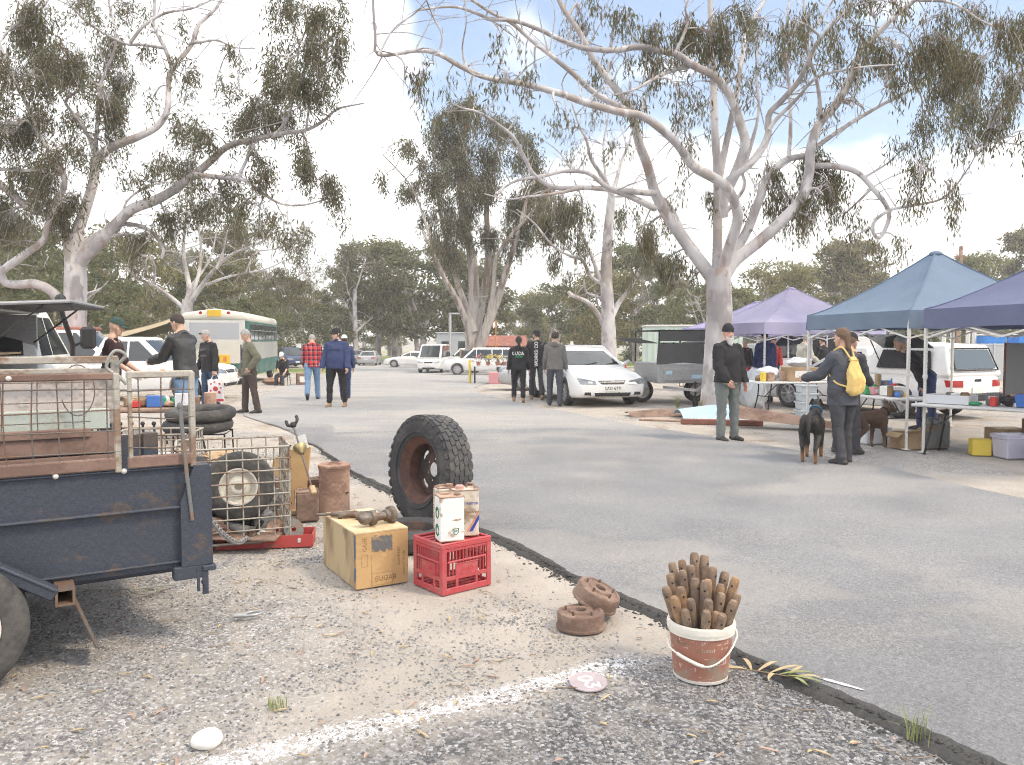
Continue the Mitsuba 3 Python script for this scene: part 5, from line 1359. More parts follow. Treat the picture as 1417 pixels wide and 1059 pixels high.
mat('toy_red', (0.55, 0.05, 0.04), .5)
mat('toy_green', (0.04, 0.30, 0.12), .5)
mat('toy_orange', (0.72, 0.30, 0.05), .5)
mat('toy_yellow', (0.72, 0.55, 0.08), .5)
mat('pink_box', (0.62, 0.28, 0.30), .6)
mat('film_wrap', (0.58, 0.62, 0.66), .15, 0, .7)
mat('paper_white', (0.74, 0.73, 0.70), .8)
mat('sheet_blue', worn((0.42, 0.60, 0.72), (0.36, 0.50, 0.58), 2.2, .6, .1, .1), .4)
mat('rust', worn((0.27, 0.19, 0.15), (0.175, 0.118, 0.095), 7, .5, .16, .3), .88, 0, .25)
mat('rust_pale', worn((0.42, 0.285, 0.215), (0.27, 0.17, 0.13), 4, .52, .14, .25), .85, 0, .25)
mat('rust_red', worn((0.36, 0.13, 0.10), (0.22, 0.11, 0.085), 4, .5, .12, .25), .8, 0, .25)
mat('fence_grey', grainy((0.42, 0.45, 0.46), .12, 20, 2, .15), .6)
mat('shed_green', (0.52, 0.62, 0.56), .6)
mat('shade_cloth', grainy((0.085, 0.085, 0.088), .4, 260, 6, .25), .9)
mat('loo_blue', (0.04, 0.22, 0.60), .5)
mat('bag_white', (0.76, 0.74, 0.73), .5)
mat('bag_red', (0.55, 0.06, 0.07), .5)

def gazebo(label, corners, cm, eave=2.0, peak=2.95, legm='frame_steel', valance=.26, group='pop-up gazebos over the stalls'):
    """Corners in world (x, y), counter-clockwise; a pop-up frame with a sagging four-sided roof."""
    c = np.array(corners, float); o = c.mean(0)
    gz_ = float(ground_z(*o))
    t = Thing('gazebo', label, 'gazebo', tr(o[0], o[1], gz_), group)
    c = c - o
    n = 21
    rows = MB()
    for i in range(4):
        a, b = c[i], c[(i + 1) % 4]
        P = np.zeros((n, n, 3))
        for u in range(n):
            f = u / (n - 1)
            for v in range(n):
                g = v / (n - 1)
                q = (a * (1 - g) + b * g) * (1 - f * .985)
                sag = 1 - 0.16 * math.sin(math.pi * f) - .10 * math.sin(math.pi * g) * (1 - f) * math.sin(math.pi * min(1, f * 1.6 + .05))
                z = eave + (peak - eave) * (f ** 1.22) * (0.93 + .07 * f) - .06 * math.sin(math.pi * g) * math.sin(math.pi * f)
                P[u, v] = (q[0], q[1], z)
        P[:, :, 2] += .050 * (meshkit.fbm(P * 3.2 + i * 7.1, 3, 5) - .5) * (np.linspace(0, 1, n) * np.linspace(1, 0, n) * 4)[:, None]
        rows.grid(P)
        V = np.array([
                      [*((a * (1 - g) + b * g) * (1.004 + .010 * h * math.sin(17 * g + 2 * i))), eave + .003 - valance * h - .010 * h * math.sin(9 * g + i)] for h in np.linspace(0, 1, 5) for g in np.linspace(0, 1, 25)]).reshape(5, 25, 3)
        t.add('valance', MB().sheet(V, .003), cm, True)
    t.add('canopy', rows, cm, 28)
    for i in range(4):
        q = c[i]
        t.add('ridge_seam', MB().tube([(*(q * (1 - .985 * f)), eave + .006 + (peak - eave) * f ** 1.22 * (.93 + .07 * f)) for f in np.linspace(0, 1, 14)], .009, 5), cm, True)
    t.add('peak_cap', MB().ball((0, 0, peak - .03), (.10, .10, .05), 2), cm, True)
    for i in range(4):
        q = c[i] * .985
        k = t.add('leg', MB().box((q[0], q[1], .60), (.034, .034, 1.20), bev=.005).box((q[0], q[1], 1.50), (.042, .042, .92), bev=.005).box((q[0], q[1], 1.08), (.055, .055, .05), bev=.008), legm)
        t.add('foot_plate', MB().box((q[0], q[1], .012), (.09, .09, .012)), legm, under=k)
        b = c[(i + 1) % 4] * .985; m_ = (q + b) / 2
        t.add('truss', MB().bar((*q, eave - .08), (*m_, eave - .38), .022).bar((*q, eave - .40), (*m_, eave - .08), .022).bar((*b, eave - .08), (*m_, eave - .38), .022).bar((*b, eave - .40), (*m_, eave - .08), .022), legm)
        t.add('roof_rib', MB().tube([(*(q * (1 - f)), eave - .05 + (peak - eave - .10) * f ** 1.22 * (.93 + .07 * f)) for f in np.linspace(0, .94, 9)], .012, 6), legm)
    return t

gazebo('blue pop-up gazebo with a pointed roof on white legs beside the road', [(5.69, 11.55), (8.52, 11.97), (8.10, 14.78), (5.28, 14.40)], 'canopy_blue', 2.02, 3.02, 'frame_white')
gazebo('dark navy gazebo cut off by the right edge', [(5.78, 11.30), (6.19, 8.40), (9.02, 8.82), (8.61, 11.72)], 'canopy_navy', 2.02, 2.98, 'frame_white')
gazebo('pale purple gazebo with a blue valance behind the woman with the backpack', [(5.58, 17.8), (8.55, 18.4), (7.95, 21.34), (4.98, 20.74)], 'canopy_lilac', 1.98, 2.85)
gazebo('purple gazebo half hidden by the big gum trunk', [(7.2, 23.6), (9.9, 25.2), (8.6, 27.9), (5.6, 26.4)], 'canopy_purple', 2.0, 2.85)

# tables
def table(label, x, y, deg, L=1.8, W=.75, h=.74, folding=True, group='trestle tables of goods', top='table_white'):
    t = Thing('trestle_table', label, 'table', at(x, y, deg), group)
    t.add('table_top', MB().box((0, 0, h - .022), (L, W, .044), bev=.014), top)
    for s in (-1, 1):
        x0 = s * (L / 2 - .28)
        if folding:
            t.add('leg', MB().tube(spline([(x0, -W / 2 + .08, h - .05), (x0 + .02 * s, -W / 2 + .10, .45), (x0 + .10 * s, -W / 2 + .05, .0)], 9), .014, 6).tube(spline([(x0, W / 2 - .08, h - .05), (x0 + .02 * s, W / 2 - .10, .45), (x0 + .10 * s, W / 2 - .05, .0)], 9), .014, 6)
                  .tube([(x0 + .02 * s, -W / 2 + .1, .42), (x0 + .02 * s, W / 2 - .1, .42)], .010, 6), 'table_leg', True)
            t.add('brace', MB().tube([(x0, 0, .42), (x0 - .30 * s, 0, h - .05)], .009, 6), 'table_leg', True)
    return t

def box(label, x, y, z, size, deg, m='cardboard', name='cardboard_box', cat='box', open_=False, group=None, tape=True):
    """An open or closed carton with flaps."""
    sx, sy, sz = size
    t = Thing(name, label, cat, tr(x, y, z + float(ground_z(x, y))) @ rz(deg), group)
    w = .006
    if open_:
        t.add('carton', MB().box((0, -sy / 2, sz / 2), (sx, w, sz)).box((0, sy / 2, sz / 2), (sx, w, sz)).box((-sx / 2, 0, sz / 2), (w, sy - w * 1.2, sz)).box((sx / 2, 0, sz / 2), (w, sy - w * 1.2, sz)).box((0, 0, w / 2), (sx - .014, sy - .014, w)), m)
        for s, a in ((-1, 35), (1, 50)):
            t.add('flap', MB().sheet(np.array([[(u, s * (sy / 2 + .004 + v * sy * .42 * math.cos(math.radians(a))), sz + v * sy * .42 * math.sin(math.radians(a)) * (.6 if s < 0 else -1)) for u in (-sx / 2 + .004, sx / 2 - .004)] for v in (0, .5, 1)]), .005), m)
            t.add('flap', MB().sheet(np.array([[(s * (sx / 2 + .004 + v * sy * .40 * math.cos(math.radians(a))), u, sz + v * sy * .40 * math.sin(math.radians(a)) * (.5 if s > 0 else -.9)) for u in (-sy / 2 + .004, sy / 2 - .004)] for v in (0, .5, 1)]), .005), m)
    else:
        t.add('carton', MB().box((0, 0, sz / 2), (sx, sy, sz), bev=.006), m)
        for s in (-1, 1):
            t.add('flap', MB().box((0, s * (sy / 4), sz + .003), (sx - .01, sy / 2 - .006, .004)), m)
        if tape:
            t.add('tape', MB().box((0, 0, sz + .0065), (sx - .008, .05, .002)), 'paper_white')
    return t

def tub(label, x, y, z, size, deg, m, lid=None, group=None):
    sx, sy, sz = size
    t = Thing('storage_tub', label, 'tub', tr(x, y, z + float(ground_z(x, y))) @ rz(deg), group)
    v, f = bevel_box(sx, sy, sz, .02)
    v = v.copy(); v[:, :2] *= (0.90 + 0.10 * (v[:, 2:3] / sz + .5))
    o = v.copy(); i = v.copy(); i[:, :2] *= .95; i[:, 2] = i[:, 2] * .97 + sz * .03
    q = (drop((o, f)) - drop((i, f))).to_mesh()
    t.add('tub_body', MB().raw(q.vert_properties[:, :3] + np.array([0, 0, sz / 2]), q.tri_verts), m, 30)
    t.add('rim', MB().box((0, sy / 2, sz - .015), (sx + .03, .03, .035), bev=.008).box((0, -sy / 2, sz - .015), (sx + .03, .03, .035), bev=.008).box((sx / 2, 0, sz - .015), (.03, sy - .03, .035), bev=.008).box((-sx / 2, 0, sz - .015), (.03, sy - .03, .035), bev=.008), m)
    if lid:
        t.add('lid', MB().box((0, 0, sz + .012), (sx + .03, sy + .03, .025), bev=.01), lid)
    return t

def crumple(c, r, seed, sub=3, amp=.35, fr=5.0):
    v, f = _ico(sub)
    k = 1 + amp * (meshkit.fbm(v * fr * .4 + seed, 4, seed) - .5) * 2
    v = v * k[:, None] * np.asarray(r) + np.asarray(c)
    return v, f

# right-hand stall: long table near, goods, boxes under it
table('long white trestle table under the navy gazebo at the right', 6.70, 10.67, -46, 2.4, .70, .71)
table('white trestle table of goods beside the woman with the backpack', 5.85, 12.75, 97, 1.8, .75)
table('white trestle table with a carton of film wrapped goods', 5.95, 16.9, 10, 1.9, .72)
table('folding table by the purple gazebo, stacked with red and white packets', 5.5, 20.6, 8, 1.8, .7)
table('small folding table left of the big gum trunk', 5.35, 22.4, 4, .9, .6, .70)

box('open cardboard carton on the ground by the white gazebo leg', 5.86, 11.80, 0, (.42, .30, .24), 12, open_=True)
box('brown carton tucked under the right hand table', 7.05, 11.35, 0, (.46, .40, .34), 6, 'cardboard')
box('dark brown carton behind the tubs at the right edge', 7.35, 10.95, 0.0, (.5, .4, .50), 3, 'cardboard_dark')
box('small yellow printed box left of the lilac tub', 6.50, 11.10, 0, (.24, .20, .22), -15, 'toy_yellow', tape=False)
tub('lilac plastic storage tub under the right hand table', 6.78, 10.80, 0, (.42, .34, .30), 3, 'tub_lilac', 'tub_lilac')
tub('white plastic tub at the right edge under the table', 6.92, 10.30, 0, (.40, .32, .26), 3, 'tub_white')
tub('white box lying behind the brown dog', 5.55, 12.35, 0, (.42, .34, .26), 10, 'tub_white')
# grey jerry can
def jerry(label, x, y, deg, m, size=(.36, .17, .46), name='jerry_can', z=0.0, group=None, cap=True):
    sx, sy, sz = size
    t = Thing(name, label, 'jerry can', tr(x, y, z - .006 + float(ground_z(x, y))) @ rz(deg), group)
    t.add('can_body', MB().box((0, 0, sz * .46), (sx, sy, sz * .92), bev=.03), m)
    for s in (-1, 1):
        t.add('pressing', MB().bar((-sx * .3, s * (sy / 2 + .003), sz * .16), (sx * .3, s * (sy / 2 + .003), sz * .76), .035, .008, .003, up=(0, 1, 0)).bar((sx * .3, s * (sy / 2 + .002), sz * .16), (-sx * .3, s * (sy / 2 + .002), sz * .76), .035, .008, .003, up=(0, 1, 0)), m)
    t.add('handle', MB().tube([(-sx * .32, 0, sz * .90), (-sx * .28, 0, sz * .99), (sx * .10, 0, sz * .99), (sx * .14, 0, sz * .90)], .013, 7).tube([(-sx * .32, .045, sz * .90), (-sx * .28, .045, sz * .99), (sx * .10, .045, sz * .99), (sx * .14, .045, sz * .90)], .010, 7), m)
    if cap:
        t.add('cap', MB().lathe([(0.0, 0), (.035, 0), (.035, .05), (.028, .06), (0, .06)], 14, tr(sx * .34, 0, sz * .91)), m)
    return t
mat('board_grey', (0.24, 0.24, 0.235), .7)
mat('can_grey', worn((0.16, 0.165, 0.165), (0.20, 0.14, 0.10), 6, .62, .1, .2), .6)
jerry('grey metal jerry can standing beside the open carton', 6.22, 11.75, 8, 'can_grey', (.38, .18, .46))

rg = np.random.default_rng(61)
# goods on the right tables: each its own thing
def goods(x, y, z, spec):
    """spec: list of (kind, dx, dy, size, deg, material, label)."""
    for kind, dx, dy, sz, dg, m, lb in spec:
        zz = z + float(ground_z(x + dx, y + dy))
        M = tr(x + dx, y + dy, zz) @ rz(dg)
        if kind == 'box':
            t = Thing('goods_box', lb, 'box', M)
            t.add('carton', MB().box((0, 0, sz[2] / 2), sz, bev=.008), m)
            t.add('label_panel', MB().box((0, -sz[1] / 2 - .0015, sz[2] * .5), (sz[0] * .6, .003, sz[2] * .5)), 'paper_white')
        elif kind == 'tin':
            t = Thing('tin', lb, 'tin', M)
            t.own(MB().lathe([(0, 0), (sz[0], 0), (sz[0], sz[2]), (sz[0] * .9, sz[2] + .008), (0, sz[2] + .008)], 16), m)
        elif kind == 'bottle':
            t = Thing('bottle', lb, 'bottle', M)
            t.own(MB().lathe([(0, 0), (sz[0], 0), (sz[0], sz[2] * .6), (sz[0] * .35, sz[2] * .78), (sz[0] * .35, sz[2]), (0, sz[2])], 14), m, True)
        elif kind == 'heap':
            t = Thing('bundle', lb, 'bundle', M)
            t.own(crumple((0, 0, sz[2] * .45), (sz[0] / 2, sz[1] / 2, sz[2] / 2), int(abs(dx * 1000)) % 97 + 3), m, True)
        elif kind == 'tray':
            t = Thing('goods_tray', lb, 'tray', M)
            t.add('tray_body', MB().box((0, 0, .01), (sz[0], sz[1], .02)).box((0, -sz[1] / 2, sz[2] / 2), (sz[0], .012, sz[2])).box((0, sz[1] / 2, sz[2] / 2), (sz[0], .012, sz[2])).box((-sz[0] / 2, 0, sz[2] / 2), (.012, sz[1] - .014, sz[2])).box((sz[0] / 2, 0, sz[2] / 2), (.012, sz[1] - .014, sz[2])), m)
            r = np.random.default_rng(int(abs(dx * 999)) + 5)
            for i in range(6):
                t.add('item', MB().box((r.uniform(-.36, .36) * sz[0], r.uniform(-.3, .3) * sz[1], sz[2] * .7), (.10, .08, sz[2] * r.uniform(.7, 1.3)), float(r.uniform(0, 90)), bev=.01), ['cardboard', 'paper_white', 'cardboard_dark', 'can_grey', 'tub_white', 'rust_pale'][i])
goods(6.70, 10.67, .712, [
    ('heap', .02, .02, (.34, .22, .16), -40, 'black_plastic', 'black bag lying on the long table at the right'), ('box', -.16, .22, (.16, .14, .16), -40, 'can_grey', 'grey tin box on the long table beside the black bag'),
    ('tray', .30, -.30, (.4, .36, .10), -44, 'cardboard', 'cardboard tray of small goods at the right end of the long table'), ('tray', -.55, .55, (.55, .40, .12), -46, 'tub_white', 'white tray of small packets at the left end of the long table')])
goods(5.85, 12.75, .742, [
    ('box', -.05, .62, (.30, .22, .10), 20, 'tub_blue', 'blue box lying on the goods table'), ('box', .1, .30, (.26, .06, .30), 75, 'cardboard', 'upright brown card panel on the goods table'), ('heap', -.10, .05, (.30, .25, .14), 0, 'toy_green', 'green bundle on the goods table'),
    ('tin', .15, -.15, (.05, .05, .16), 0, 'toy_red', 'red tin on the goods table'), ('box', .02, -.42, (.32, .26, .14), 5, 'paper_white', 'white flat box on the near end of the goods table'), ('bottle', .2, .05, (.035, .03, .24), 0, 'tub_blue', 'blue bottle on the goods table'), ('box', -.18, -.2, (.14, .10, .12), 30, 'pink_box', 'pink box on the goods table'),
    ('tin', -.2, .4, (.045, .05, .12), 0, 'toy_yellow', 'yellow tin on the goods table')])
goods(5.95, 16.9, .742, [
    ('box', .05, -.1, (.62, .40, .28), 8, 'cardboard', 'large brown carton on the table by the purple gazebo leg'), ('box', .62, .0, (.30, .30, .12), 4, 'paper_white', 'white box beside the large brown carton'), ('box', .80, .18, (.24, .2, .16), 14, 'toy_red', 'red box behind the white box on the carton table'),
    ('heap', -.55, .05, (.5, .42, .30), 0, 'film_wrap', 'clear film wrapped bundle left of the large carton')])
goods(5.95, 16.9, 1.025, [('heap', .05, -.1, (.5, .34, .22), 0, 'film_wrap', 'film wrapped goods heaped on the large brown carton')])
goods(5.5, 20.6, .742, [
    ('box', -.5, 0, (.4, .3, .10), 0, 'toy_red', 'red packet at the left of the folding table'), ('box', -.05, .05, (.36, .3, .12), 12, 'paper_white', 'white packet in the middle of the folding table'), ('box', .42, -.05, (.36, .28, .09), -8, 'toy_red', 'red packet at the right of the folding table'), ('heap', .2, .18, (.4, .3, .22), 0, 'pink_box', 'pink bundle at the back of the folding table')])
goods(5.6, 18.6, 0.0, [('heap', 0, 0, (.62, .5, .95), 0, 'film_wrap', 'tall bundle in pale plastic film standing behind the bearded man')])
# small mixed goods heaped on the tables
def clutter(x, y, z, deg, L, W, n, seed, where):
    r = np.random.default_rng(seed)
    ms = ['toy_red', 'paper_white', 'tub_blue', 'cardboard', 'toy_yellow', 'pink_box', 'tub_white', 'toy_green', 'cardboard_dark', 'can_grey', 'film_wrap', 'rust_pale']
    for i in range(n):
        p = at(x, y, deg) @ np.array([r.uniform(-.46, .46) * L, r.uniform(-.40, .40) * W, 0, 1])
        sz = (r.uniform(.06, .2), r.uniform(.06, .16), r.uniform(.04, .20))
        M = tr(p[0], p[1], z + float(ground_z(p[0], p[1]))) @ rz(float(r.uniform(0, 180)))
        t = Thing('packet', f'small packet or tin among others on {where}', 'goods', M, f'mixed goods on {where}')
        kind = r.integers(0, 4)
        if kind < 2:
            t.own(MB().box((0, 0, sz[2] / 2), sz, bev=.006), ms[r.integers(0, len(ms))])
        elif kind == 2:
            t.own(MB().lathe([(0, 0), (sz[0] * .4, 0), (sz[0] * .4, sz[2]), (sz[0] * .34, sz[2] + .008), (0, sz[2] + .008)], 14), ms[r.integers(0, len(ms))])
        else:
            t.own(crumple((0, 0, sz[2] * .3), (sz[0] * .6, sz[1] * .6, sz[2] * .4), int(r.integers(3, 90)), 2), ms[r.integers(0, len(ms))], True)
clutter(5.85, 12.75, .742, 97, 1.7, .7, 22, 71, 'the goods table by the blue gazebo')
clutter(6.70, 10.67, .712, -46, 2.2, .6, 16, 72, 'the long table at the right')
clutter(5.95, 16.9, .742, 10, 1.8, .6, 14, 73, 'the carton table')
clutter(5.5, 20.6, .742, 8, 1.7, .6, 14, 74, 'the folding table by the purple gazebo')
clutter(-4.35, 9.45, .802, 5, 1.6, .6, 16, 75, 'the left stall table')
# stack of clear tubs under the carton table
for i in range(4):
    tub(f'clear plastic tub, {["lowest", "second from the ground", "third from the ground", "topmost"][i]} of the stack by the purple gazebo leg', 6.0, 16.35, .17 * i, (.36 - .008 * i, .34, .17), 4, 'tub_clear', group='stacked clear tubs')
# scrap panels on the ground behind the bearded man
def panel(label, x, y, deg, L, W, arch, m, tilt=0, z=.02, name='car_panel'):
    P = np.array([[(u * L, v * W, arch * (1 - (2 * v) ** 2) * (1 - .3 * (2 * u) ** 2) + .018 * math.sin(5 * u + 3 * v)) for v in np.linspace(-.5, .5, 13)] for u in np.linspace(-.5, .5, 17)])
    return single(name, MB().sheet(P, .006), m, label, 'panel', at(x, y, deg, z) @ rx(tilt), smooth=40)
panel('pale blue curved sheet metal panel on the ground behind the bearded man', 4.15, 16.35, 6, 1.55, .75, .24, 'sheet_blue', 10)
panel('dark rusty curved sheet lying at the left of the blue panel', 3.05, 16.9, 4, 1.25, .55, .10, 'rust', 6)
t = single('rusty_panel', MB().sheet(np.array([[(u * 2.0, v * .42 * (1.25 - .6 * (u + .5)), .17 * (1 - (2 * v) ** 2) * (1.3 - .75 * (u + .5)) + .16 * (.5 - u)) for v in np.linspace(-.5, .5, 11)] for u in np.linspace(-.5, .5, 21)]), .008),
           'rust_pale', 'long rusty car guard lying on the ground beside the bearded man', 'panel', at(4.95, 14.35, -24, .03), smooth=40)
t.add('grey_patch', MB().ball((-.86, .02, .30), (.08, .12, .05), 2), 'can_grey', True)
single('rusty_beam', MB().box((0, 0, .05), (1.5, .16, .10), bev=.012), 'rust_red', 'flat red brown steel beam on the sand in front of the blue panel', 'beam', at(3.95, 15.1, -14))
single('timber_strip', MB().box((0, 0, .02), (1.1, .09, .035), bev=.006), 'rust_pale', 'thin rusty strip at the left end of the scrap pile', 'strip', at(3.05, 15.75, -22))

# left stall: goods table with the men round it
table('goods table of the left stall between the trailer and the white utility', -4.35, 9.45, 5, 1.7, .7, .80, top='rust')
goods(-4.35, 9.45, .80, [
    ('box', -.45, 0, (.17, .14, .10), 15, 'toy_orange', 'orange box on the left stall table'), ('box', -.16, .05, (.15, .12, .10), 40, 'cardboard', 'small brown box on the left stall table'), ('tin', .22, -.02, (.06, .06, .10), 0, 'toy_green', 'first green tin on the left stall table'),
    ('tin', .38, .02, (.05, .05, .09), 0, 'toy_green', 'second green tin on the left stall table, right of the first'), ('heap', .05, .12, (.2, .16, .14), 0, 'can_grey', 'grey lump of metal on the left stall table'), ('tin', .60, .05, (.05, .05, .11), 0, 'rust', 'rusty tin at the right end of the left stall table'), ('heap', -.66, .05, (.2, .18, .12), 0, 'rust', 'rusty part at the left end of the left stall table')])
t = Thing('tool_rack', 'wire rack of dark hand tools under the goods table', 'rack', at(-4.1, 8.9, 5))
t.add('rail', MB().tube([(-.55, 0, .62), (.55, 0, .62)], .012, 6).tube([(-.55, 0, .50), (.55, 0, .50)], .012, 6).tube([(-.55, 0, .0), (-.55, 0, .64)], .012, 6).tube([(.55, 0, .0), (.55, 0, .64)], .012, 6), 'rust', True)
for i in range(9):
    t.add('tool', MB().bar((-.48 + .12 * i, -.02, .66), (-.46 + .12 * i, -.03, .44), .025, .012, .004).ball((-.48 + .12 * i, -.02, .67), (.025, .018, .025), 1), 'black_plastic')
t = tub('blue and white plastic cooler lid standing under the tool rack', -3.75, 8.55, .02, (.50, .12, .36), 4, 'tub_white')
t.add('blue_edge', MB().box((-.26, 0, .2), (.03, .13, .34), bev=.006).box((.26, 0, .2), (.03, .13, .34), bev=.006), 'tub_blue')
# two motorbike tyres lying on a milk crate
for i, (dz, nm) in enumerate(((.775, 'lower'), (.885, 'upper'))):
    t = single('motorbike_tyre', MB().tube([(.27 * math.cos(a), .27 * math.sin(a), 0) for a in np.linspace(0, 6.2832, 33)[:-1]], .058, 10, close=True), 'rubber', f'{nm} of two thin tyres stacked flat beside the wire cages', 'tyre', at(-3.04 + .03 * i, 7.75, 0, dz) @ rx(3), group='thin tyres stacked flat', smooth=True)
t = Thing('wire_stand', 'low black wire stand under the two thin tyres', 'stand', at(-3.04, 7.75, 10))
t.add('top_ring', MB().tube([(-.28, -.22, .71), (.28, -.22, .71), (.28, .22, .71), (-.28, .22, .71)], .008, 6, close=True), 'table_leg', True)
for sx in (-1, 1):
    for sy in (-1, 1):
        t.add('leg', MB().tube([(.28 * sx, .22 * sy, .71), (.30 * sx, .24 * sy, 0)], .008, 6), 'table_leg', True)

# ------------------------------------------------------------------ the trailer beside the sedan
t = Thing('cage_trailer', 'galvanised trailer with a shade cloth cage and raised side flaps beside the sedan', 'trailer', at(4.05, 20.6, 8))
t.add('tray', MB().box((0, 0, .78), (1.30, 2.0, .48), bev=.015), 'galv')
t.add('front_panel', MB().box((0, -1.012, .75), (1.0, .03, .30), bev=.01), 'galv')
for i, (x, c) in enumerate(((-.38, 'tub_blue'), (.34, 'sheet_blue'))):
    t.add('reflector', MB().box((x, -1.035, .80 - .1 * i), (.16 + .12 * i, .012, .09), bev=.004), 'sheet_blue')
for sx in (-1, 1):
    for sy in (-1, 1):
        t.add('cage_post', MB().box((.62 * sx, .98 * sy, 1.42), (.035, .035, .80), bev=.005), 'table_leg')
t.add('cage_rail', MB().bar((-.62, -.98, 1.83), (.62, -.98, 1.83), .035).bar((-.62, .98, 1.83), (.62, .98, 1.83), .035).bar((-.62, -.96, 1.83), (-.62, .96, 1.83), .03).bar((.62, -.96, 1.83), (.62, .96, 1.83), .03).bar((-.62, -.98, 1.52), (.62, -.98, 1.52), .03), 'table_leg')
t.add('shade_cloth', MB().sheet(np.array([[(u * .66 * (1 + .05 * (1 - v)), -1.01 - .02 * math.sin(4 * u) * v, 1.02 + .50 * v + .02 * math.cos(3 * u)) for u in np.linspace(-1, 1, 11)] for v in np.linspace(0, 1, 6)]), .006), 'shade_cloth', True)
t.add('shade_cloth', MB().sheet(np.array([[(u * .60, -.99, 1.57 + .24 * v) for u in np.linspace(-1, 1, 5)] for v in np.linspace(0, 1, 3)]), .006), 'shade_cloth', True)
for s in (-1, 1):
    t.add('side_flap', MB().sheet(np.array([[(s * (.64 + .55 * v), y, 1.52 + .12 * v) for y in np.linspace(-.95, .95, 4)] for v in np.linspace(0, 1, 4)]), .015), 'shade_cloth')
    wheel(t, (s * .72, .1, .30), .30, .18, .19, s, 'steel', 20)
    t.add('mudguard', MB().sheet(np.array([[(s * (.66 + .18 * u), .1 + .38 * math.cos(a), .30 + .37 * math.sin(a)) for u in (0, 1)] for a in np.linspace(.2, 2.94, 9)]), .006), 'galv', 40)
t.add('drawbar', MB().bar((-.5, -1.0, .45), (0, -1.9, .42), .06).bar((.5, -1.0, .45), (0, -1.9, .42), .06), 'galv')
t.add('jockey_wheel', MB().tube([(0, -1.8, .62), (0, -1.8, .2)], .025, 8).lathe(tyre_profile(.11, .07, .05), 14, tr(0, -1.8, .11) @ ry(90)), 'table_leg')

# ------------------------------------------------------------------ further back
def mk(name, label, cat, M, parts, group=None, kind=None):
    t = Thing(name, label, cat, M, group, kind)
    for nm, mb, m in parts:
        t.add(nm, mb, m)
    return t
mk('dark_trailer', 'dark steel tray trailer showing above the white four wheel drive', 'trailer', at(-2.3, 54.6, 0), [('tray', MB().box((0, 0, 1.25), (2.4, 1.6, .55), bev=.02), 'shade_cloth'), ('post', MB().box((-1.15, -.78, 1.30), (.10, .08, .66)).box((1.15, -.78, 1.30), (.08, .08, .60)), 'cardboard'), ('wheel', MB().lathe(tyre_profile(.33, .2, .2), 16, tr(-.2, -.85, .33) @ rx(90)).lathe(tyre_profile(.33, .2, .2), 16, tr(-.2, .85, .33) @ rx(90)), 'rubber')])
t = mk('site_office', 'pale grey portable building behind the many stemmed gum', 'building', at(-5.2, 74, 0), [('wall', MB().box((0, 0, 1.5), (3.2, 3, 3.0), bev=.03), 'fence_grey'), ('roof', MB().box((0, 0, 3.06), (3.4, 3.2, .12), bev=.02), 'frame_steel')])
for i in range(2):
    t.add('window', MB().box((-.8 + 1.5 * i, -1.51, 1.9), (.7, .04, .8)), 'car_glass')
t = mk('brick_building', 'low red brick building with a reddish roof behind the trees', 'building', at(-.95, 80, 0), [('wall', MB().box((0, 0, .95), (4.2, 5, 1.9)), 'brick_red'), ('roof', MB().prism([(-3.0, 0), (3.0, 0), (0, 1.0)], 4.8, tr(-2.4, 0, 1.9) @ np.array([[0, 0, 1, 0], [1, 0, 0, 0], [0, 1, 0, 0], [0, 0, 0, 1.0]])), 'rust_red')])
for i in range(3):
    k = t.add('window', MB().box((-1.3 + 1.3 * i, -2.51, 1.2), (.7, .05, .7)), 'car_glass')
    t.add('frame', MB().box((-1.3 + 1.3 * i, -2.53, .82), (.8, .06, .06)), 'frame_white', under=k)
mk('lamp_post', 'tall pale steel lamp post beside the portable building', 'lamp post', at(-5.3, 69, 0), [('post', MB().tube([(0, 0, 0), (0, 0, 4.6)], .12, 8), 'frame_steel'), ('lamp_head', MB().box((.4, 0, 4.62), (1.0, .3, .12), bev=.03), 'frame_steel')])
mk('orange_pole', 'thin orange pole beside the dense gum tree', 'pole', at(-1.25, 62, 0), [('post', MB().tube([(0, 0, 0), (0, 0, 3.7)], .05, 6), 'toy_orange'), ('top_cap', MB().ball((0, 0, 3.72), .07, 1), 'toy_orange')])
mk('sign_post', 'short white post behind the men in hoodies', 'post', at(2.3, 31, 0), [('post', MB().box((0, 0, .85), (.12, .05, 1.7), bev=.01), 'frame_white'), ('plate', MB().box((0, -.035, 1.45), (.14, .015, .35), bev=.004), 'paper_white')])
# flower stall by the four wheel drive
mk('flower_table', 'small stall table of potted flowers by the white four wheel drive', 'table', at(-.9, 33.5, 0), [('table_top', MB().box((0, 0, .72), (1.4, .7, .04)), 'table_white'), ('leg', MB().box((-.65, 0, .35), (.04, .6, .70)).box((.65, 0, .35), (.04, .6, .70)), 'table_leg')])
for i, (dx, c, lb) in enumerate(((-.5, 'pink_box', 'pot of pink flowers at the left of the flower table'), (-.1, 'toy_yellow', 'pot of yellow flowers in the middle of the flower table'), (.3, 'toy_yellow', 'pot of yellow flowers right of the middle one'), (.58, 'paper_white', 'pot of white flowers at the right of the flower table'))):
    t = Thing('flower_pot', lb, 'flower pot', at(-.9 + dx, 33.5, 0, .742 - .003))
    t.add('pot', MB().lathe([(0, 0), (.07, 0), (.095, .16), (.085, .16), (0, .14)], 12), 'brick_red')
    r = np.random.default_rng(i)
    q = r.normal(size=(60, 3)) * (.11, .11, .08) + (0, 0, .28)
    V, F, C = leaves(q, .10, .045, r, .2, 0)
    t.add('foliage', (V, F), 'leaf_mat', False, kind='stuff', color=C)
    fl = MB()
    for j in range(22):
        fl.ball(r.normal(size=3) * (.12, .12, .06) + (0, 0, .36), (.032, .032, .022), 1)
    t.add('blossom', fl, c, True, kind='stuff')
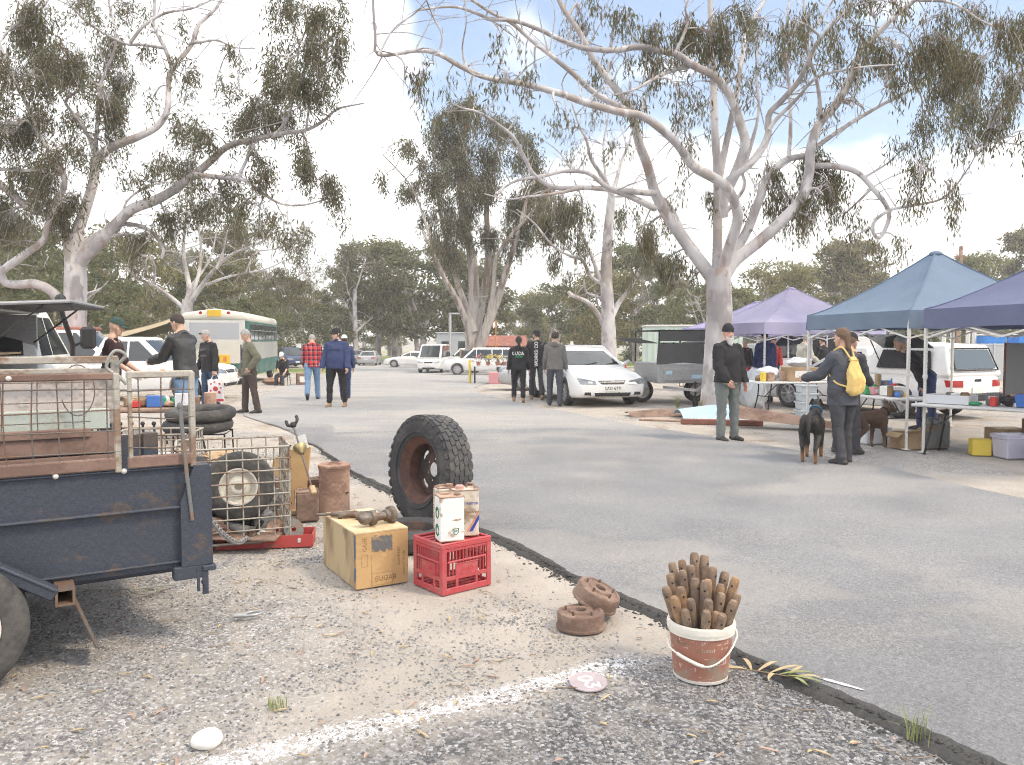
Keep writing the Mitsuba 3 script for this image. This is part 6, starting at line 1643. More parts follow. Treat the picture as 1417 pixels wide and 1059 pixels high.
box('pink and white box on the ground under the flower table', -.55, 33.0, 0, (.8, .5, .45), 0, 'pink_box')
mk('yellow_bollard', 'short yellow post at the left of the flower table', 'bollard', at(-1.75, 33.4, 0), [('post', MB().tube([(0, 0, 0), (0, 0, .95)], .055, 10), 'toy_yellow'), ('cap', MB().ball((0, 0, .95), (.06, .06, .03), 1), 'toy_yellow')])
# shipping container, framed prints
t = mk('green_container', 'pale green site container behind the cage trailer', 'container', at(8.1, 36.5, -6), [('wall', MB().box((0, 0, 1.25), (4.2, 2.4, 2.4), bev=.02), 'shed_green'), ('roof', MB().box((0, 0, 2.50), (4.3, 2.5, .08), bev=.02), 'frame_white')])
for i in range(17):
    t.add('rib', MB().box((-1.95 + .245 * i, -1.215, 1.25), (.09, .035, 2.2), bev=.01), 'shed_green')
for i in range(4):
    tt = Thing('framed_print', f'{["first", "second", "third", "fourth"][i]} framed print from the left, leaning in the row behind the cage trailer', 'picture', at(6.35 + .44 * i, 29.5, 4 + 3 * i) @ rx(-14), 'framed prints leaning in a row')
    tt.add('frame', MB().box((0, 0, .36), (.40, .03, .72), bev=.006), 'cardboard_dark'); tt.add('print', MB().box((0, -.0165, .36), (.34, .003, .64)), 'paper_white')
    tt.add('picture_panel', MB().box((.02 * i, -.019, .40 - .03 * i), (.2, .002, .32)), ['pink_box', 'sheet_blue', 'rust_pale', 'tub_lilac'][i])
# fence, toilets, poles at the right
t = Thing('sheet_fence', 'pale grey sheet metal fence behind the right hand stalls', 'fence', at(16.5, 38, -4))
for i in range(17):
    t.add('sheet', MB().box((-8.0 + i * 1.22, 0, .85), (1.19, .03, 1.62)), 'fence_grey')
    t.add('post', MB().box((-8.61 + i * 1.22, -.03, .88), (.06, .08, 1.76)), 'frame_steel')
t.add('top_rail', MB().box((1.77, -.005, 1.70), (20.8, .07, .07)), 'frame_steel')
for i in range(3):
    tt = Thing('portable_toilet', f'{["left", "middle", "right"][i]} blue portable toilet of three beyond the fence', 'toilet', at(25.6 + 1.75 * i, 43, -5), 'blue portable toilets')
    tt.add('cabin', MB().box((0, 0, 1.12), (1.1, 1.1, 2.24), bev=.04), 'loo_blue'); tt.add('roof', MB().box((0, 0, 2.29), (1.16, 1.16, .09), bev=.04), 'frame_white'); tt.add('door', MB().box((0, -.56, 1.05), (.8, .03, 1.85), bev=.01), 'loo_blue')
for i, px in enumerate((21.6, 22.7, 23.3, 24.3, 24.8)):
    mk('white_post', 'white pole standing beyond the grey fence', 'post', at(px, 42 + .3 * i, 0), [('post', MB().tube([(0, 0, 0), (0, 0, 2.6)], .11, 8), 'frame_white'), ('cap', MB().ball((0, 0, 2.6), (.13, .13, .05), 1), 'frame_white')], group='white poles beyond the fence')
mk('power_pole', 'bare timber power pole rising behind the blue gazebo', 'pole', at(30.5, 55, 0), [('post', MB().tube([(0, 0, -.2), (0, 0, 8.6)], [.17, .12], 8), 'rust_pale'), ('cross_arm', MB().box((0, 0, 7.9), (.9, .10, .10)), 'rust_pale')])
# dark screen leaning at the right edge
mk('folding_screen', 'grey display board standing on the long table at the right edge', 'board', at(7.22, 11.0, -40, .71), [('panel', MB().box((0, 0, .42), (.80, .03, .84), bev=.008), 'board_grey'), ('edge_strip', MB().box((-.41, 0, .42), (.02, .045, .86)), 'rust_red'), ('foot', MB().box((0, 0, .03), (.7, .2, .05), bev=.01), 'black_plastic')])
mk('tan_tent', 'tan canvas tent with a dark green wall beside the bus', 'tent', at(-15.6, 32.2, 6), [('roof', MB().sheet(np.array([[(-2.2 + 4.4 * u, -1.5 + 3 * v, 1.55 + .85 * u ** 1.3 - .12 * math.sin(math.pi * u) + .35 * (1 - abs(2 * v - 1))) for v in np.linspace(0, 1, 7)] for u in np.linspace(0, 1, 9)]), .01), 'tent_tan'), ('wall', MB().box((.3, 0, .80), (3.6, 2.6, 1.5), bev=.05), 'bus_green')])
mat('tray_red', worn((0.42, 0.06, 0.055), (0.26, 0.10, 0.08), 7, .66, .1, .2), .5)
mat('crate_red', worn((0.46, 0.070, 0.080), (0.42, 0.13, 0.125), 6, .62, .15, .15), .45)
def _ply(p, n, uv):
    g = fbm(p.x * 14 + p.y * 14, p.z * 2.2, 0.0, 4)
    c = mix((0.50, 0.385, 0.235), (0.27, 0.19, 0.115), smoothstep(0.40, 0.62, g))
    return mix(c, (0.20, 0.15, 0.10), 0.8 * smoothstep(0.54, 0.66, fbm(p.x * 6, p.y * 6, p.z * 3, 4)))
mat('plywood_dark', proc(_ply), .8)
mat('plywood_light', worn((0.60, 0.48, 0.31), (0.48, 0.36, 0.21), 9, .5, .2, .2), .8)
mat('card_front', worn((0.52, 0.34, 0.165), (0.44, 0.28, 0.13), 4, .55, .2, .12), .85)
mat('edge_blue', worn((0.10, 0.12, 0.17), (0.30, 0.22, 0.14), 12, .6, .1, .2), .8)
mat('patch_grey', worn((0.13, 0.13, 0.135), (0.30, 0.22, 0.13), 22, .62, .1, .3), .9)
mat('print_brown', (0.20, 0.115, 0.06), .85)
mat('old_iron', worn((0.20, 0.175, 0.15), (0.15, 0.095, 0.065), 18, .5, .2, .35), .55, .4)
mat('brass', worn((0.50, 0.40, 0.20), (0.25, 0.20, 0.11), 20, .55, .2, .2), .4, .7)
mat('tin_white', worn((0.74, 0.74, 0.73), (0.42, 0.33, 0.26), 8, .70, .06, .06), .4)
mat('tin_stained', worn((0.56, 0.50, 0.42), (0.25, 0.18, 0.12), 6.5, .54, .16, .2), .6)
mat('tin_pink', (0.50, 0.30, 0.25), .6)
mat('mark_green', worn((0.02, 0.16, 0.085), (0.35, 0.36, 0.30), 30, .66, .08, .1), .5)
mat('stripe_blue', (0.035, 0.055, 0.30), .5)
mat('stripe_orange', (0.60, 0.20, 0.09), .5)
mat('tyre_black', worn((0.044, 0.044, 0.048), (0.095, 0.090, 0.085), 5, .6, .2, .3), .8)
mat('tyre_tread', worn((0.066, 0.067, 0.071), (0.125, 0.12, 0.112), 7, .6, .2, .3), .9)
mat('rim_rust', worn((0.15, 0.075, 0.055), (0.09, 0.05, 0.042), 8, .5, .2, .3), .85)
mat('rim_dark', worn((0.045, 0.038, 0.036), (0.10, 0.06, 0.048), 8, .6, .15, .3), .8)
def _bucket(p, n, uv):
    c = mix((0.40, 0.185, 0.130), (0.30, 0.135, 0.10), fbm(p.x * 9, p.y * 9, p.z * 9, 3))
    scr = 0.7 * smoothstep(0.69, 0.73, fbm(p.x * 75, p.y * 75, p.z * 30, 3)) + 0.7 * smoothstep(0.70, 0.73, fbm(p.x * 24 + 3, p.y * 24, p.z * 90, 3))
    c = mix(c, (0.66, 0.60, 0.55), dr.clip(scr, 0, 1) * 0.75)
    return mix(c, (0.30, 0.25, 0.20), 0.75 * smoothstep(0.47, 0.60, fbm(p.x * 7 + 9, p.y * 7, p.z * 5, 3)))
mat('bucket_red', proc(_bucket), .45)
mat('bucket_inside', (0.10, 0.06, 0.045), .8)
mat('bucket_white', worn((0.70, 0.67, 0.60), (0.50, 0.44, 0.36), 14, .68, .08, .1), .45)
mat('pin_rust', worn((0.26, 0.185, 0.13), (0.165, 0.118, 0.09), 16, .5, .2, .4), .9)
mat('pin_orange', worn((0.36, 0.22, 0.12), (0.20, 0.135, 0.095), 16, .5, .2, .4), .9)
mat('marker_mauve', grainy((0.38, 0.325, 0.345), .2, 60, 14, .3), .8)
mat('stone_white', grainy((0.74, 0.73, 0.70), .15, 60, 12, .15), .9)
mat('dry_stem', (0.30, 0.22, 0.14), .9)
mat('dry_leaf', grainy((0.46, 0.37, 0.22), .3, 60, 12, .4), .8)
mat('leaf_pink', grainy((0.42, 0.29, 0.23), .3, 60, 12, .4), .8)
mat('green_leaf', grainy((0.26, 0.29, 0.12), .3, 60, 12, .4), .7)
# ------------------------------------------------------------------ the blue trailer at the left
mat('trailer_blue', worn((0.050, 0.058, 0.080), (0.10, 0.080, 0.068), 5.5, .64, .10, .55, 35), .55, .1)
mat('worn_steel', worn((0.17, 0.155, 0.145), (0.20, 0.125, 0.085), 8, .5, .2, .3), .6, .4)
mat('galv_rusty', worn((0.42, 0.395, 0.345), (0.26, 0.175, 0.125), 6, .56, .14, .3), .6, .2)
mat('sheet_stained', worn((0.52, 0.47, 0.44), (0.27, 0.24, 0.22), 2.6, .60, .14, .12), .75)
mat('plank_green', worn((0.43, 0.48, 0.44), (0.33, 0.33, 0.29), 5, .6, .15, .15), .8)
mat('plank_rust', worn((0.235, 0.155, 0.125), (0.165, 0.105, 0.085), 5, .5, .2, .25), .85)
mat('zinc_white', (0.62, 0.60, 0.56), .5, .2)
mat('rope', grainy((0.36, 0.36, 0.33), .4, 150, 10, .2), .9)
TR = at(-1.69, 4.20, 211.8)
t = Thing('box_trailer', 'dark blue box trailer with rusty wire mesh sides and its tail gate off', 'trailer', TR)
TL = 3.0          # length that is built, towards the left
t.add('side_panel', MB().box((TL / 2, -.02, .675), (TL, .012, .53)), 'trailer_blue')
t.add('side_panel', MB().box((TL / 2, -1.73, .675), (TL, .012, .53)), 'trailer_blue')
t.add('panel_fold', MB().box((TL / 2, .006, .735), (TL, .045, .016), bev=.006).box((TL / 2, -.004, .445), (TL, .03, .012), bev=.004).box((TL / 2, -.015, .945), (TL, .05, .012), bev=.004), 'trailer_blue')
t.add('floor', MB().box((TL / 2, -.875, .43), (TL, 1.69, .01)), 'trailer_blue')
t.add('chassis_rail', MB().box((TL / 2, -.30, .37), (TL, .06, .10), bev=.006), 'trailer_blue')
t.add('chassis_rail', MB().box((TL / 2, -1.45, .37), (TL, .06, .10), bev=.006), 'trailer_blue')
t.add('corner_post', MB().prism([(0, 0), (.145, 0), (.145, .34), (.075, .53), (0, .53)], .10, tr(-.085, .035, .42) @ np.array([[1, 0, 0, 0], [0, 0, -1, 0], [0, 1, 0, 0], [0, 0, 0, 1.0]])).box((-.09, -.05, .68), (.012, .16, .52)), 'trailer_blue')
t.add('corner_post', MB().box((-.03, -1.73, .68), (.10, .06, .54), bev=.006), 'trailer_blue')
t.add('hinge_bracket', MB().box((.02, .0, .385), (.16, .07, .07), bev=.006).box((-.055, .032, .335), (.03, .012, .15)).box((-.02, .032, .345), (.014, .012, .13)).box((-.075, .0, .40), (.07, .10, .03), bev=.006).tube([(-.055, -.03, .31), (-.055, .06, .31)], .012, 8), 'trailer_blue')
t.add('latch_pin', MB().bar((.025, .044, .86), (.055, .044, 1.26), .020, .014, .004).bar((.025, .044, .87), (.005, .040, .66), .018, .014, .004).ball((.055, .044, 1.265), (.016, .012, .02), 1), 'can_grey')
# mesh side gate: rails, posts, wires
def gate(yy, x0, x1, z0, z1, rail_m, nx, nz, posts=True, part='mesh_wire', r_=.0035):
    t.add('top_rail', MB().bar((x0, yy, z1), (x1, yy, z1), .032, .036, .006), rail_m)
    t.add('bottom_rail', MB().bar((x0, yy, z0 + .03), (x1, yy, z0 + .03), .04, .06, .006), 'plank_rust')
    rg_ = np.random.default_rng(int(abs(yy) * 100) + nx)
    for i in range(nx):
        x = x0 + (x1 - x0) * (i + .5) / nx
        t.add(part, MB().tube(spline([(x, yy + .012, z0 + .02), (x + rg_.normal() * .006, yy + .014, (z0 + z1) / 2), (x + rg_.normal() * .004, yy + .012, z1)], 7), r_, 5), 'worn_steel', True)
    for j in range(nz):
        z = z0 + .04 + (z1 - z0 - .05) * (j + .5) / nz
        t.add(part, MB().tube(spline([(x0, yy + .019, z), (x0 * .6 + x1 * .4, yy + .021, z + rg_.normal() * .008), (x1, yy + .019, z + rg_.normal() * .004)], 9), r_, 5), 'worn_steel', True)
gate(.0, .335, TL, .955, 1.425, 'plank_rust', 25, 4)
gate(-1.60, .35, TL, .955, 1.40, 'galv_rusty', 13, 3)
gate(.0, -.02, .30, .955, 1.430, 'galv_rusty', 3, 3)
for x, m in ((-.01, 'galv_rusty'), (.345, 'galv_rusty')):
    t.add('gate_post', MB().box((x, .004, 1.19), (.030, .035, .50), bev=.005), m)
t.add('gate_post', MB().box((.285, .004, 1.19), (.02, .03, .46), bev=.004), 'galv_rusty')
for x in (.80, 1.45):
    t.add('bolt_head', MB().ball((x, .026, 1.425), (.013, .010, .013), 1), 'zinc_white', True)
for x in (.32, .62, 1.2):
    t.add('bolt_head', MB().ball((x, .012, .945), (.014, .014, .014), 1), 'zinc_white', True)
# far side: rail, stained sheet, planks
t.add('far_rail', MB().bar((.16, -1.74, 1.47), (TL, -1.74, 1.47), .05, .05, .006), 'galv_rusty')
t.add('far_post', MB().box((.18, -1.74, 1.22), (.05, .05, .52), bev=.006), 'galv_rusty')
P = np.array([[(x, -1.70 - .012 * math.sin(3.1 * x) - .01 * math.cos(9 * z), z) for z in np.linspace(1.03, 1.42 - .01, 8)] for x in np.linspace(.20, TL, 22)])
t.add('sheet_lining', MB().sheet(P, .006), 'sheet_stained', True)
t.add('plank', MB().box((1.62, -1.66, 1.07), (2.78, .03, .14), bev=.006), 'plank_green')
t.add('plank', MB().box((1.60, -1.62, .915), (2.80, .035, .15), bev=.006), 'plank_rust')
t.add('plank', MB().box((1.60, -1.625, .75), (2.80, .035, .16), bev=.006), 'plank_rust')
t.add('rope', MB().tube(spline([(.17, -1.70, 1.43), (.12, -1.66, 1.50), (.19, -1.64, 1.53), (.24, -1.66, 1.42), (.17, -1.65, 1.36), (.12, -1.66, 1.30)], 24), .012, 6), 'rope', True)
t.add('loop_wire', MB().tube([(.42 + .10 * math.cos(a), -1.60, 1.27 + .17 * math.sin(a)) for a in np.linspace(0.4, 5.9, 20)], .004, 5), 'worn_steel', True)
# wheel, mudguard arm, hanging plate
W_ = wheel(t, (1.05, .12, .305), .305, .20, .19, 1, 'steel', 40)
t.add('mudguard_arm', MB().bar((1.15, .10, .73), (.64, .12, .40), .075, .06, .006).bar((1.15, .135, .755), (.64, .155, .425), .02, .012, .003), 'trailer_blue')
sq = MB()
for dx, dz, w, h in ((0, .036, .085, .012), (0, -.036, .085, .012), (.0365, 0, .012, .06), (-.0365, 0, .012, .06)):
    sq.box((.60 + dx, -.05, .385 + dz), (w, .40, h))
t.add('square_tube', sq, 'worn_steel')
t.add('mud_flap', MB().bar((.565, .10, .36), (.47, .10, .10), .020, .012, .004).merge(MB().sheet(np.array([[(.56 - .10 * v, .10 - .24 * u, .355 - .27 * v - .02 * u) for u in (0, .5, 1)] for v in np.linspace(0, 1, 5)]), .008)), 'worn_steel')
t.add('axle', MB().tube([(1.05, -1.70, .305), (1.05, .05, .305)], .03, 8), 'trailer_blue')
wheel(t, (1.05, -1.86, .305), .305, .20, .19, -1, 'steel', 24)
single('wire_loop', MB().tube(spline([(0, 0, .012), (.22, .02, .010), (.42, .05, .012), (.50, .0, .012), (.44, -.06, .012), (.34, -.02, .02), (.42, .07, .014), (.55, .15, .012)], 50), .006, 6), 'rope', 'loop of pale fencing wire on the gravel under the trailer', 'wire', at(-2.75, 5.05, -6, 0), smooth=True)
t = single('shackle', MB().tube(spline([(0, 0, .02), (.06, .03, .02), (.11, .0, .02), (.06, -.035, .02), (.0, -.03, .02)], 16), .008, 6).tube([(-.05, -.015, .02), (.02, -.015, .02)], .013, 8), 'galv', 'small steel shackle on the sand by the trailer corner', 'shackle', at(-1.55, 4.55, 20, 0), smooth=True)

# chain from the trailer down to the plate
t = Thing('chain', 'hanging steel chain running from the trailer corner to the rusty plate', 'chain')
c0, c1 = np.array([-1.80, 4.48, .74]), np.array([-1.98, 5.95, .12])
path = spline([c0, c0 * .6 + c1 * .4 + (0, 0, -.10), c0 * .25 + c1 * .75 + (0, 0, -.10), c1], 200)
L = np.concatenate([[0], np.cumsum(np.linalg.norm(np.diff(path, axis=0), axis=1))])
nl_ = int(L[-1] / .040)
for i in range(nl_):
    s0 = (i + .5) / nl_ * L[-1]
    p = np.array([np.interp(s0, L, path[:, k]) for k in range(3)]); q = np.array([np.interp(min(L[-1], s0 + .02), L, path[:, k]) for k in range(3)])
    F = frame_to(q - p); F[:3, 3] = p
    lk = MB(F @ rz(90 * (i % 2) + 45)).tube([(.014 * math.cos(a), 0, .026 * math.sin(a) + (.009 if math.sin(a) > 0 else -.009)) for a in np.linspace(0, 6.2832, 13)[:-1]], .0055, 5, close=True)
    t.add('link', lk, 'galv', True)

# ------------------------------------------------------------------ wire cage with old wheels in it
def wire_cage(label, M, sx, sy, sz, nx, ny, nz, m='galv_rusty', r_=.006, foot=True):
    t = Thing('wire_cage', label, 'cage', M)
    def wires(part, P0, U, V, nu, nv):
        P0, U, V = map(np.array, (P0, U, V))
        for i in range(nu + 1):
            t.add(part, MB().tube([P0 + U * i / nu, P0 + U * i / nu + V], r_ if 0 < i < nu else r_ * 1.6, 5, caps=False), m, True)
        o = np.cross(U, V); o = o / np.linalg.norm(o) * r_ * 1.7
        for j in range(nv + 1):
            t.add(part, MB().tube([P0 + V * j / nv + o, P0 + V * j / nv + U + o], r_ if 0 < j < nv else r_ * 1.6, 5, caps=False), m, True)
    z0 = .07
    wires('wire', (0, 0, z0), (sx, 0, 0), (0, 0, sz), nx, nz)
    wires('wire', (sx, 0, z0), (0, sy, 0), (0, 0, sz), ny, nz)
    wires('wire', (sx, sy, z0), (-sx, 0, 0), (0, 0, sz), nx, nz)
    wires('wire', (0, sy, z0), (0, -sy, 0), (0, 0, sz), ny, nz)
    t.add('base_plate', MB().box((sx / 2, sy / 2, z0 - .012), (sx, sy, .012)), 'rust')
    for a in (.06, sx - .06):
        for b in (.06, sy - .06):
            t.add('foot', MB().box((a, b, .028), (.07, .07, .056), bev=.006), m)
    return t
CG = at(-2.46, 5.86, 22)
wire_cage('square galvanised wire cage full of old wheels beside the trailer', CG, .80, .66, .72, 7, 6, 8)
wire_cage('low wire basket with bent rails behind the wheel cage', at(-3.35, 6.65, 8), .62, .50, .74, 7, 6, 7)
def loose_wheel(label, M, R=.27, w=.17, rim=.145, m='steel_wheel', hub=True):
    t = Thing('worn_tyre', label, 'wheel', M)
    t.add('tyre', MB().lathe(tyre_profile(R, w, rim), 36), 'rubber', 50)
    o = w * .32
    mm = MB().lathe([(rim + .004, -o), (rim + .004, o + .012), (rim - .012, o + .014), (rim - .025, o - .03), (rim * .66, o - .05), (rim * .5, o - .01), (.055, o - .005), (.05, o + .03), (.030, o + .032), (.028, o - .04), (0.0, o - .04)], 32)
    t.add('rim', mm, m, 40)
    return t
loose_wheel('old wheel with a cream rim standing in the wire cage', CG @ tr(.44, .18, .47) @ rz(-8) @ rx(84))
loose_wheel('dark old tyre at the left in the wire cage', CG @ tr(.14, .30, .40) @ rz(14) @ rx(80), .30, .18, .16, 'rust')
loose_wheel('small pale pulley wheel low in the left of the wire cage', CG @ tr(.06, .05, .27) @ rx(86), .11, .06, .07)
loose_wheel('dark wheel lying low at the back of the wire cage', CG @ tr(.50, .45, .22) @ rx(18), .25, .16, .14, 'rust')
t = Thing('angle_grinder', 'old grey power tool lying low in the wire cage', 'power tool', CG @ tr(.40, .14, .16) @ rz(-32) @ ry(22))
t.add('motor_body', MB().lathe([(0, -.16), (.035, -.16), (.045, -.10), (.045, .06), (.055, .08), (.055, .12), (0, .13)], 16, ry(90)), 'can_grey', True)
t.add('gear_head', MB().ball((.17, 0, 0), (.06, .045, .045), 2), 'alloy', True)
t.add('handle', MB().tube([(.17, 0, .03), (.19, .01, .14)], .016, 8), 'black_plastic', True)
t = Thing('water_pump', 'grey cast metal pump lying at the right in the wire cage', 'pump', CG @ tr(.62, .22, .17) @ rz(20))
t.add('pump_body', MB().lathe([(0, -.07), (.08, -.06), (.095, -.02), (.095, .04), (.06, .07), (.03, .075), (0, .075)], 20, rx(80)), 'can_grey', 40)
t.add('flange', MB().lathe([(0, 0), (.06, 0), (.06, .015), (.035, .02), (.035, .10), (0, .10)], 16, tr(0, -.02, .06)), 'galv', 40)
for i, (dx, dy, dz, rr_, mm, lb) in enumerate(((.22, .10, .17, (.13, .09, .08), 'rust', 'rusty lump of machinery low at the front of the wire cage'), (.66, .45, .30, (.12, .12, .10), 'can_grey', 'grey machine casting at the back right of the wire cage'), (.30, .46, .66, (.20, .11, .06), 'cardboard', 'folded brown card lying on top of the wheels in the wire cage'), (.52, .09, .12, (.12, .05, .04), 'old_iron', 'iron bracket on the floor of the wire cage'))):
    single('machine_part', crumple((0, 0, 0), rr_, 11 + i, 3, .5, 7), mm, lb, 'machine part', CG @ tr(dx, dy, dz) @ rz(30 * i), smooth=40)
t = single('steel_plate', MB().box((0, 0, 0), (.56, .26, .012), bev=.004), 'rust', 'flat rusty steel plate resting on the red tray', 'plate', tr(-2.06, 6.05, .105) @ rz(3) @ rx(-1) @ ry(2))
t = Thing('metal_tray', 'long red metal tray of old discs in front of the rust brown tins', 'tray', at(-1.92, 6.22, 9))
t.add('tray_body', MB().box((0, 0, .012), (.72, .26, .012)).box((0, -.128, .055), (.72, .008, .095), bev=.002).box((0, .128, .055), (.72, .008, .095), bev=.002).box((.358, 0, .055), (.008, .25, .095)).box((-.358, 0, .055), (.008, .25, .095)), 'tray_red')
t.add('catch', MB().box((.26, -.135, .06), (.022, .008, .035), bev=.002), 'zinc_white')
for i, (x, y, a, m, lb) in enumerate(((.20, .03, 68, 'can_grey', 'grey cutting disc standing in the red tray'), (.07, .02, 74, 'rust_pale', 'rust brown disc standing in the red tray'))):
    single('disc', MB().lathe([(.02, -.006), (.085, -.006), (.085, .006), (.02, .006), (.02, -.006)], 28), m, lb, 'disc', at(-1.92, 6.22, 9) @ tr(x, y, .11) @ rz(35) @ rx(a))
single('paper_packet', MB().box((0, 0, 0), (.15, .09, .03), bev=.004), 'paper_white', 'white paper packet lying in the red tray', 'packet', at(-1.92, 6.22, 9) @ tr(-.07, .0, .105) @ rx(12) @ rz(10))
# rusty tins and drum
def square_tin(label, x, y, deg, size, m, lid='lid', top=None, z=0.0, name='square_tin', bump=True):
    sx, sy, sz = size
    t = Thing(name, label, 'tin', at(x, y, deg, -.006 + z))
    v, f = bevel_box(sx, sy, sz, .014)
    t.add('tin_body', MB().raw(v + np.array([0, 0, sz / 2]), f), m)
    t.add('rim', MB().tube([(sx / 2 - .008, sy / 2 - .008, sz), (-sx / 2 + .008, sy / 2 - .008, sz), (-sx / 2 + .008, -sy / 2 + .008, sz), (sx / 2 - .008, -sy / 2 + .008, sz)], .0055, 6, close=True), top or m, True)
    t.add('spout', MB().lathe([(0, 0), (.026, 0), (.026, .018), (.022, .022), (0, .022)], 16, tr(sx * .22, -sy * .18, sz)), top or m, 40)
    t.add('handle', MB().bar((-sx * .32, sy * .05, sz + .012), (sx * .05, sy * .20, sz + .012), .018, .006, .002).box((-sx * .32, sy * .05, sz + .006), (.018, .018, .014)).box((sx * .05, sy * .20, sz + .006), (.018, .018, .014)), top or m)
    return t
square_tin('nearest of the rust brown square tins behind the red tray', -1.83, 7.12, 14, (.20, .24, .26), 'rust')
square_tin('rust brown square tin just behind the nearest one', -1.86, 7.62, 18, (.22, .22, .28), 'rust')
square_tin('tall narrow rust brown tin beside the wire cage', -2.06, 7.05, 10, (.16, .2, .38), 'rust')
t = Thing('steel_drum', 'round rusty steel drum with a lid behind the plywood box', 'drum', at(-1.66, 7.45, 10))
t.add('drum_body', MB().lathe([(0, 0), (.140, 0), (.143, .008), (.140, .018), (.141, .40), (.146, .405), (.146, .415), (.138, .42), (0, .42)], 36), 'rust_pale', 40)
t.add('lid', MB().lathe([(.148, .418), (.152, .425), (.150, .445), (.140, .450), (.075, .446), (.070, .438), (.0, .438)], 36), 'rust_pale', 40)
t.add('lid_handle', MB().tube(spline([(-.04, 0, .44), (-.035, 0, .462), (.035, 0, .462), (.04, 0, .44)], 12), .006, 6), 'rust_pale', True)
t.add('dent', MB().ball((.115, -.088, .19), (.022, .012, .006), 1), 'print_black', True)
# cut-out board, price card, shifter
t = Thing('cutout_board', 'pale plywood cut-out standing behind the wire cage', 'board', at(-2.0, 7.35, -8))
cut = Polygon([(-.14, 0), (-.02, 0), (-.01, .22), (.03, .24), (.05, .10), (.09, .10), (.11, .30), (.13, .45), (.15, .62), (.08, .66), (.0, .60), (-.10, .58), (-.20, .48), (-.24, .36), (-.18, .34), (-.12, .40), (-.10, .30)]).buffer(.012).buffer(-.008)
t.add('board', MB().prism(cut, .03, tr(0, .015, .0) @ np.array([[1, 0, 0, 0], [0, 0, -1, 0], [0, 1, 0, 0], [0, 0, 0, 1.0]])), 'card_front')
t.add('stand', MB().box((.0, .02, .02), (.36, .16, .04), bev=.006), 'timber_pale')
single('price_card', MB().box((0, 0, 0), (.12, .006, .13), bev=.002), 'paper_white', 'white card fixed at the top of the plywood cut-out', 'card', at(-1.93, 7.31, -8, .66) @ ry(-14))
t = Thing('bar_lamp', 'thin rod with a brass cup and a dark forked head leaning on the plywood box', 'tool', at(-1.72, 6.55, 0))
pa, pb = np.array([.10, -.05, .36]), np.array([-.17, .35, .88])
t.add('rod', MB().tube([pa, pb], .008, 7), 'worn_steel', True)
t.add('foot_block', MB().bar(pa - (pb - pa) * .02, pa + (pb - pa) * .09, .045, .04, .006), 'timber_pale')
F = frame_to(pb - pa); F[:3, 3] = pa * .38 + pb * .62
t.add('brass_cup', MB().lathe([(0, -.05), (.02, -.05), (.03, -.03), (.055, .0), (.058, .03), (.050, .03), (.02, .02), (.02, .05), (0, .05)], 18, F), 'brass', 40)
F2 = F.copy(); F2[:3, 3] = pb
t.add('fork_head', MB(F2).tube(spline([(-.05, 0, .06), (-.045, 0, .01), (0, 0, -.01), (.045, 0, .01), (.05, 0, .06)], 14), .014, 7).ball((0, 0, -.01), .028, 2), 'black_plastic', True)

# ------------------------------------------------------------------ plywood box with cardboard front, shaft parts
BX = at(-1.0, 5.08, 30.1)            # local x along the cardboard face, local y along the plywood side
t = Thing('plywood_box', 'wooden box with plywood sides and a cardboard front, shaft parts on top', 'box', BX)
bl, bw, bh = .36, .70, .355
t.add('plywood_side', MB().box((.008, bw / 2 + .014, bh / 2), (.015, bw - .028, bh), bev=.002), 'plywood_dark')
t.add('plywood_side', MB().box((bl - .008, bw / 2 + .014, bh / 2), (.015, bw - .028, bh), bev=.002), 'plywood_dark')
t.add('plywood_top', MB().box((bl / 2, bw / 2 + .004, bh + .007), (bl + .006, bw, .014), bev=.003), 'plywood_light')
t.add('back', MB().box((bl / 2, bw - .006, bh / 2), (bl - .034, .012, bh - .004)), 'plywood_dark')
t.add('front_board', MB().box((bl / 2, .007, bh / 2), (bl, .012, bh - .002), bev=.002), 'card_front')
t.add('front_flap', MB().box((bl * .49, -.0015, bh * .30), (bl * .40, .004, bh * .60 - .01)), 'card_front')
t.add('blue_corner', MB().box((-.0015, .014, bh / 2), (.004, .026, bh - .01)), 'edge_blue')
pt = MB()
for i in range(9):
    pt.box((bl * .30 + .0155 * (i + .5), -.001, bh * .80 + .006 * math.sin(i * 2.3)), (.0157, .0024, .095 + .010 * math.sin(i * 1.7)))
t.add('grey_patch', pt, 'patch_grey')
def stamp(part, text, h, x, z, vert=False, m='print_brown', y=-.0026):
    tm = meshkit.text_mesh(text, h, .0008); v = np.array(tm.vertices)
    u, w = (v[:, 0], v[:, 1]) if not vert else (-v[:, 1], v[:, 0])
    t.add(part, (np.column_stack([x + u, y - v[:, 2], z + w]), np.array(tm.faces)), m, False)
stamp('lettering', 'SUGAR', .032, bl * .345, bh * .11, y=-.0038, m='print_brown')
stamp('lettering', 'CASE', .026, bl * .20, bh * .68, True, y=.0008)
stamp('lettering', 'GROSS NET', .016, bl * .84, bh * .35, True, y=.0008)
stamp('lettering', 'HANDLE WITH CARE', .012, bl * .93, bh * .15, True, y=.0008)
t.add('print_frame', MB().tube([(bl * .11, .0005, bh * .40), (bl * .22, .0005, bh * .40), (bl * .22, .0005, bh * .62), (bl * .11, .0005, bh * .62)], .0013, 4, close=True).tube([(bl * .30, -.0038, bh * .04), (bl * .68, -.0038, bh * .04), (bl * .68, -.0038, bh * .26), (bl * .30, -.0038, bh * .26)], .0012, 4, close=True), 'print_brown')
def shaft(label, M, prof, n=18, extra=None, m='old_iron'):
    t = Thing('shaft_part', label, 'machine part', M)
    t.add('shaft', MB().lathe(prof, n, ry(90)), m, 40)
    for nm, mb, mm in extra or ():
        t.add(nm, mb, mm, 40)
    return t
zt = bh + .014
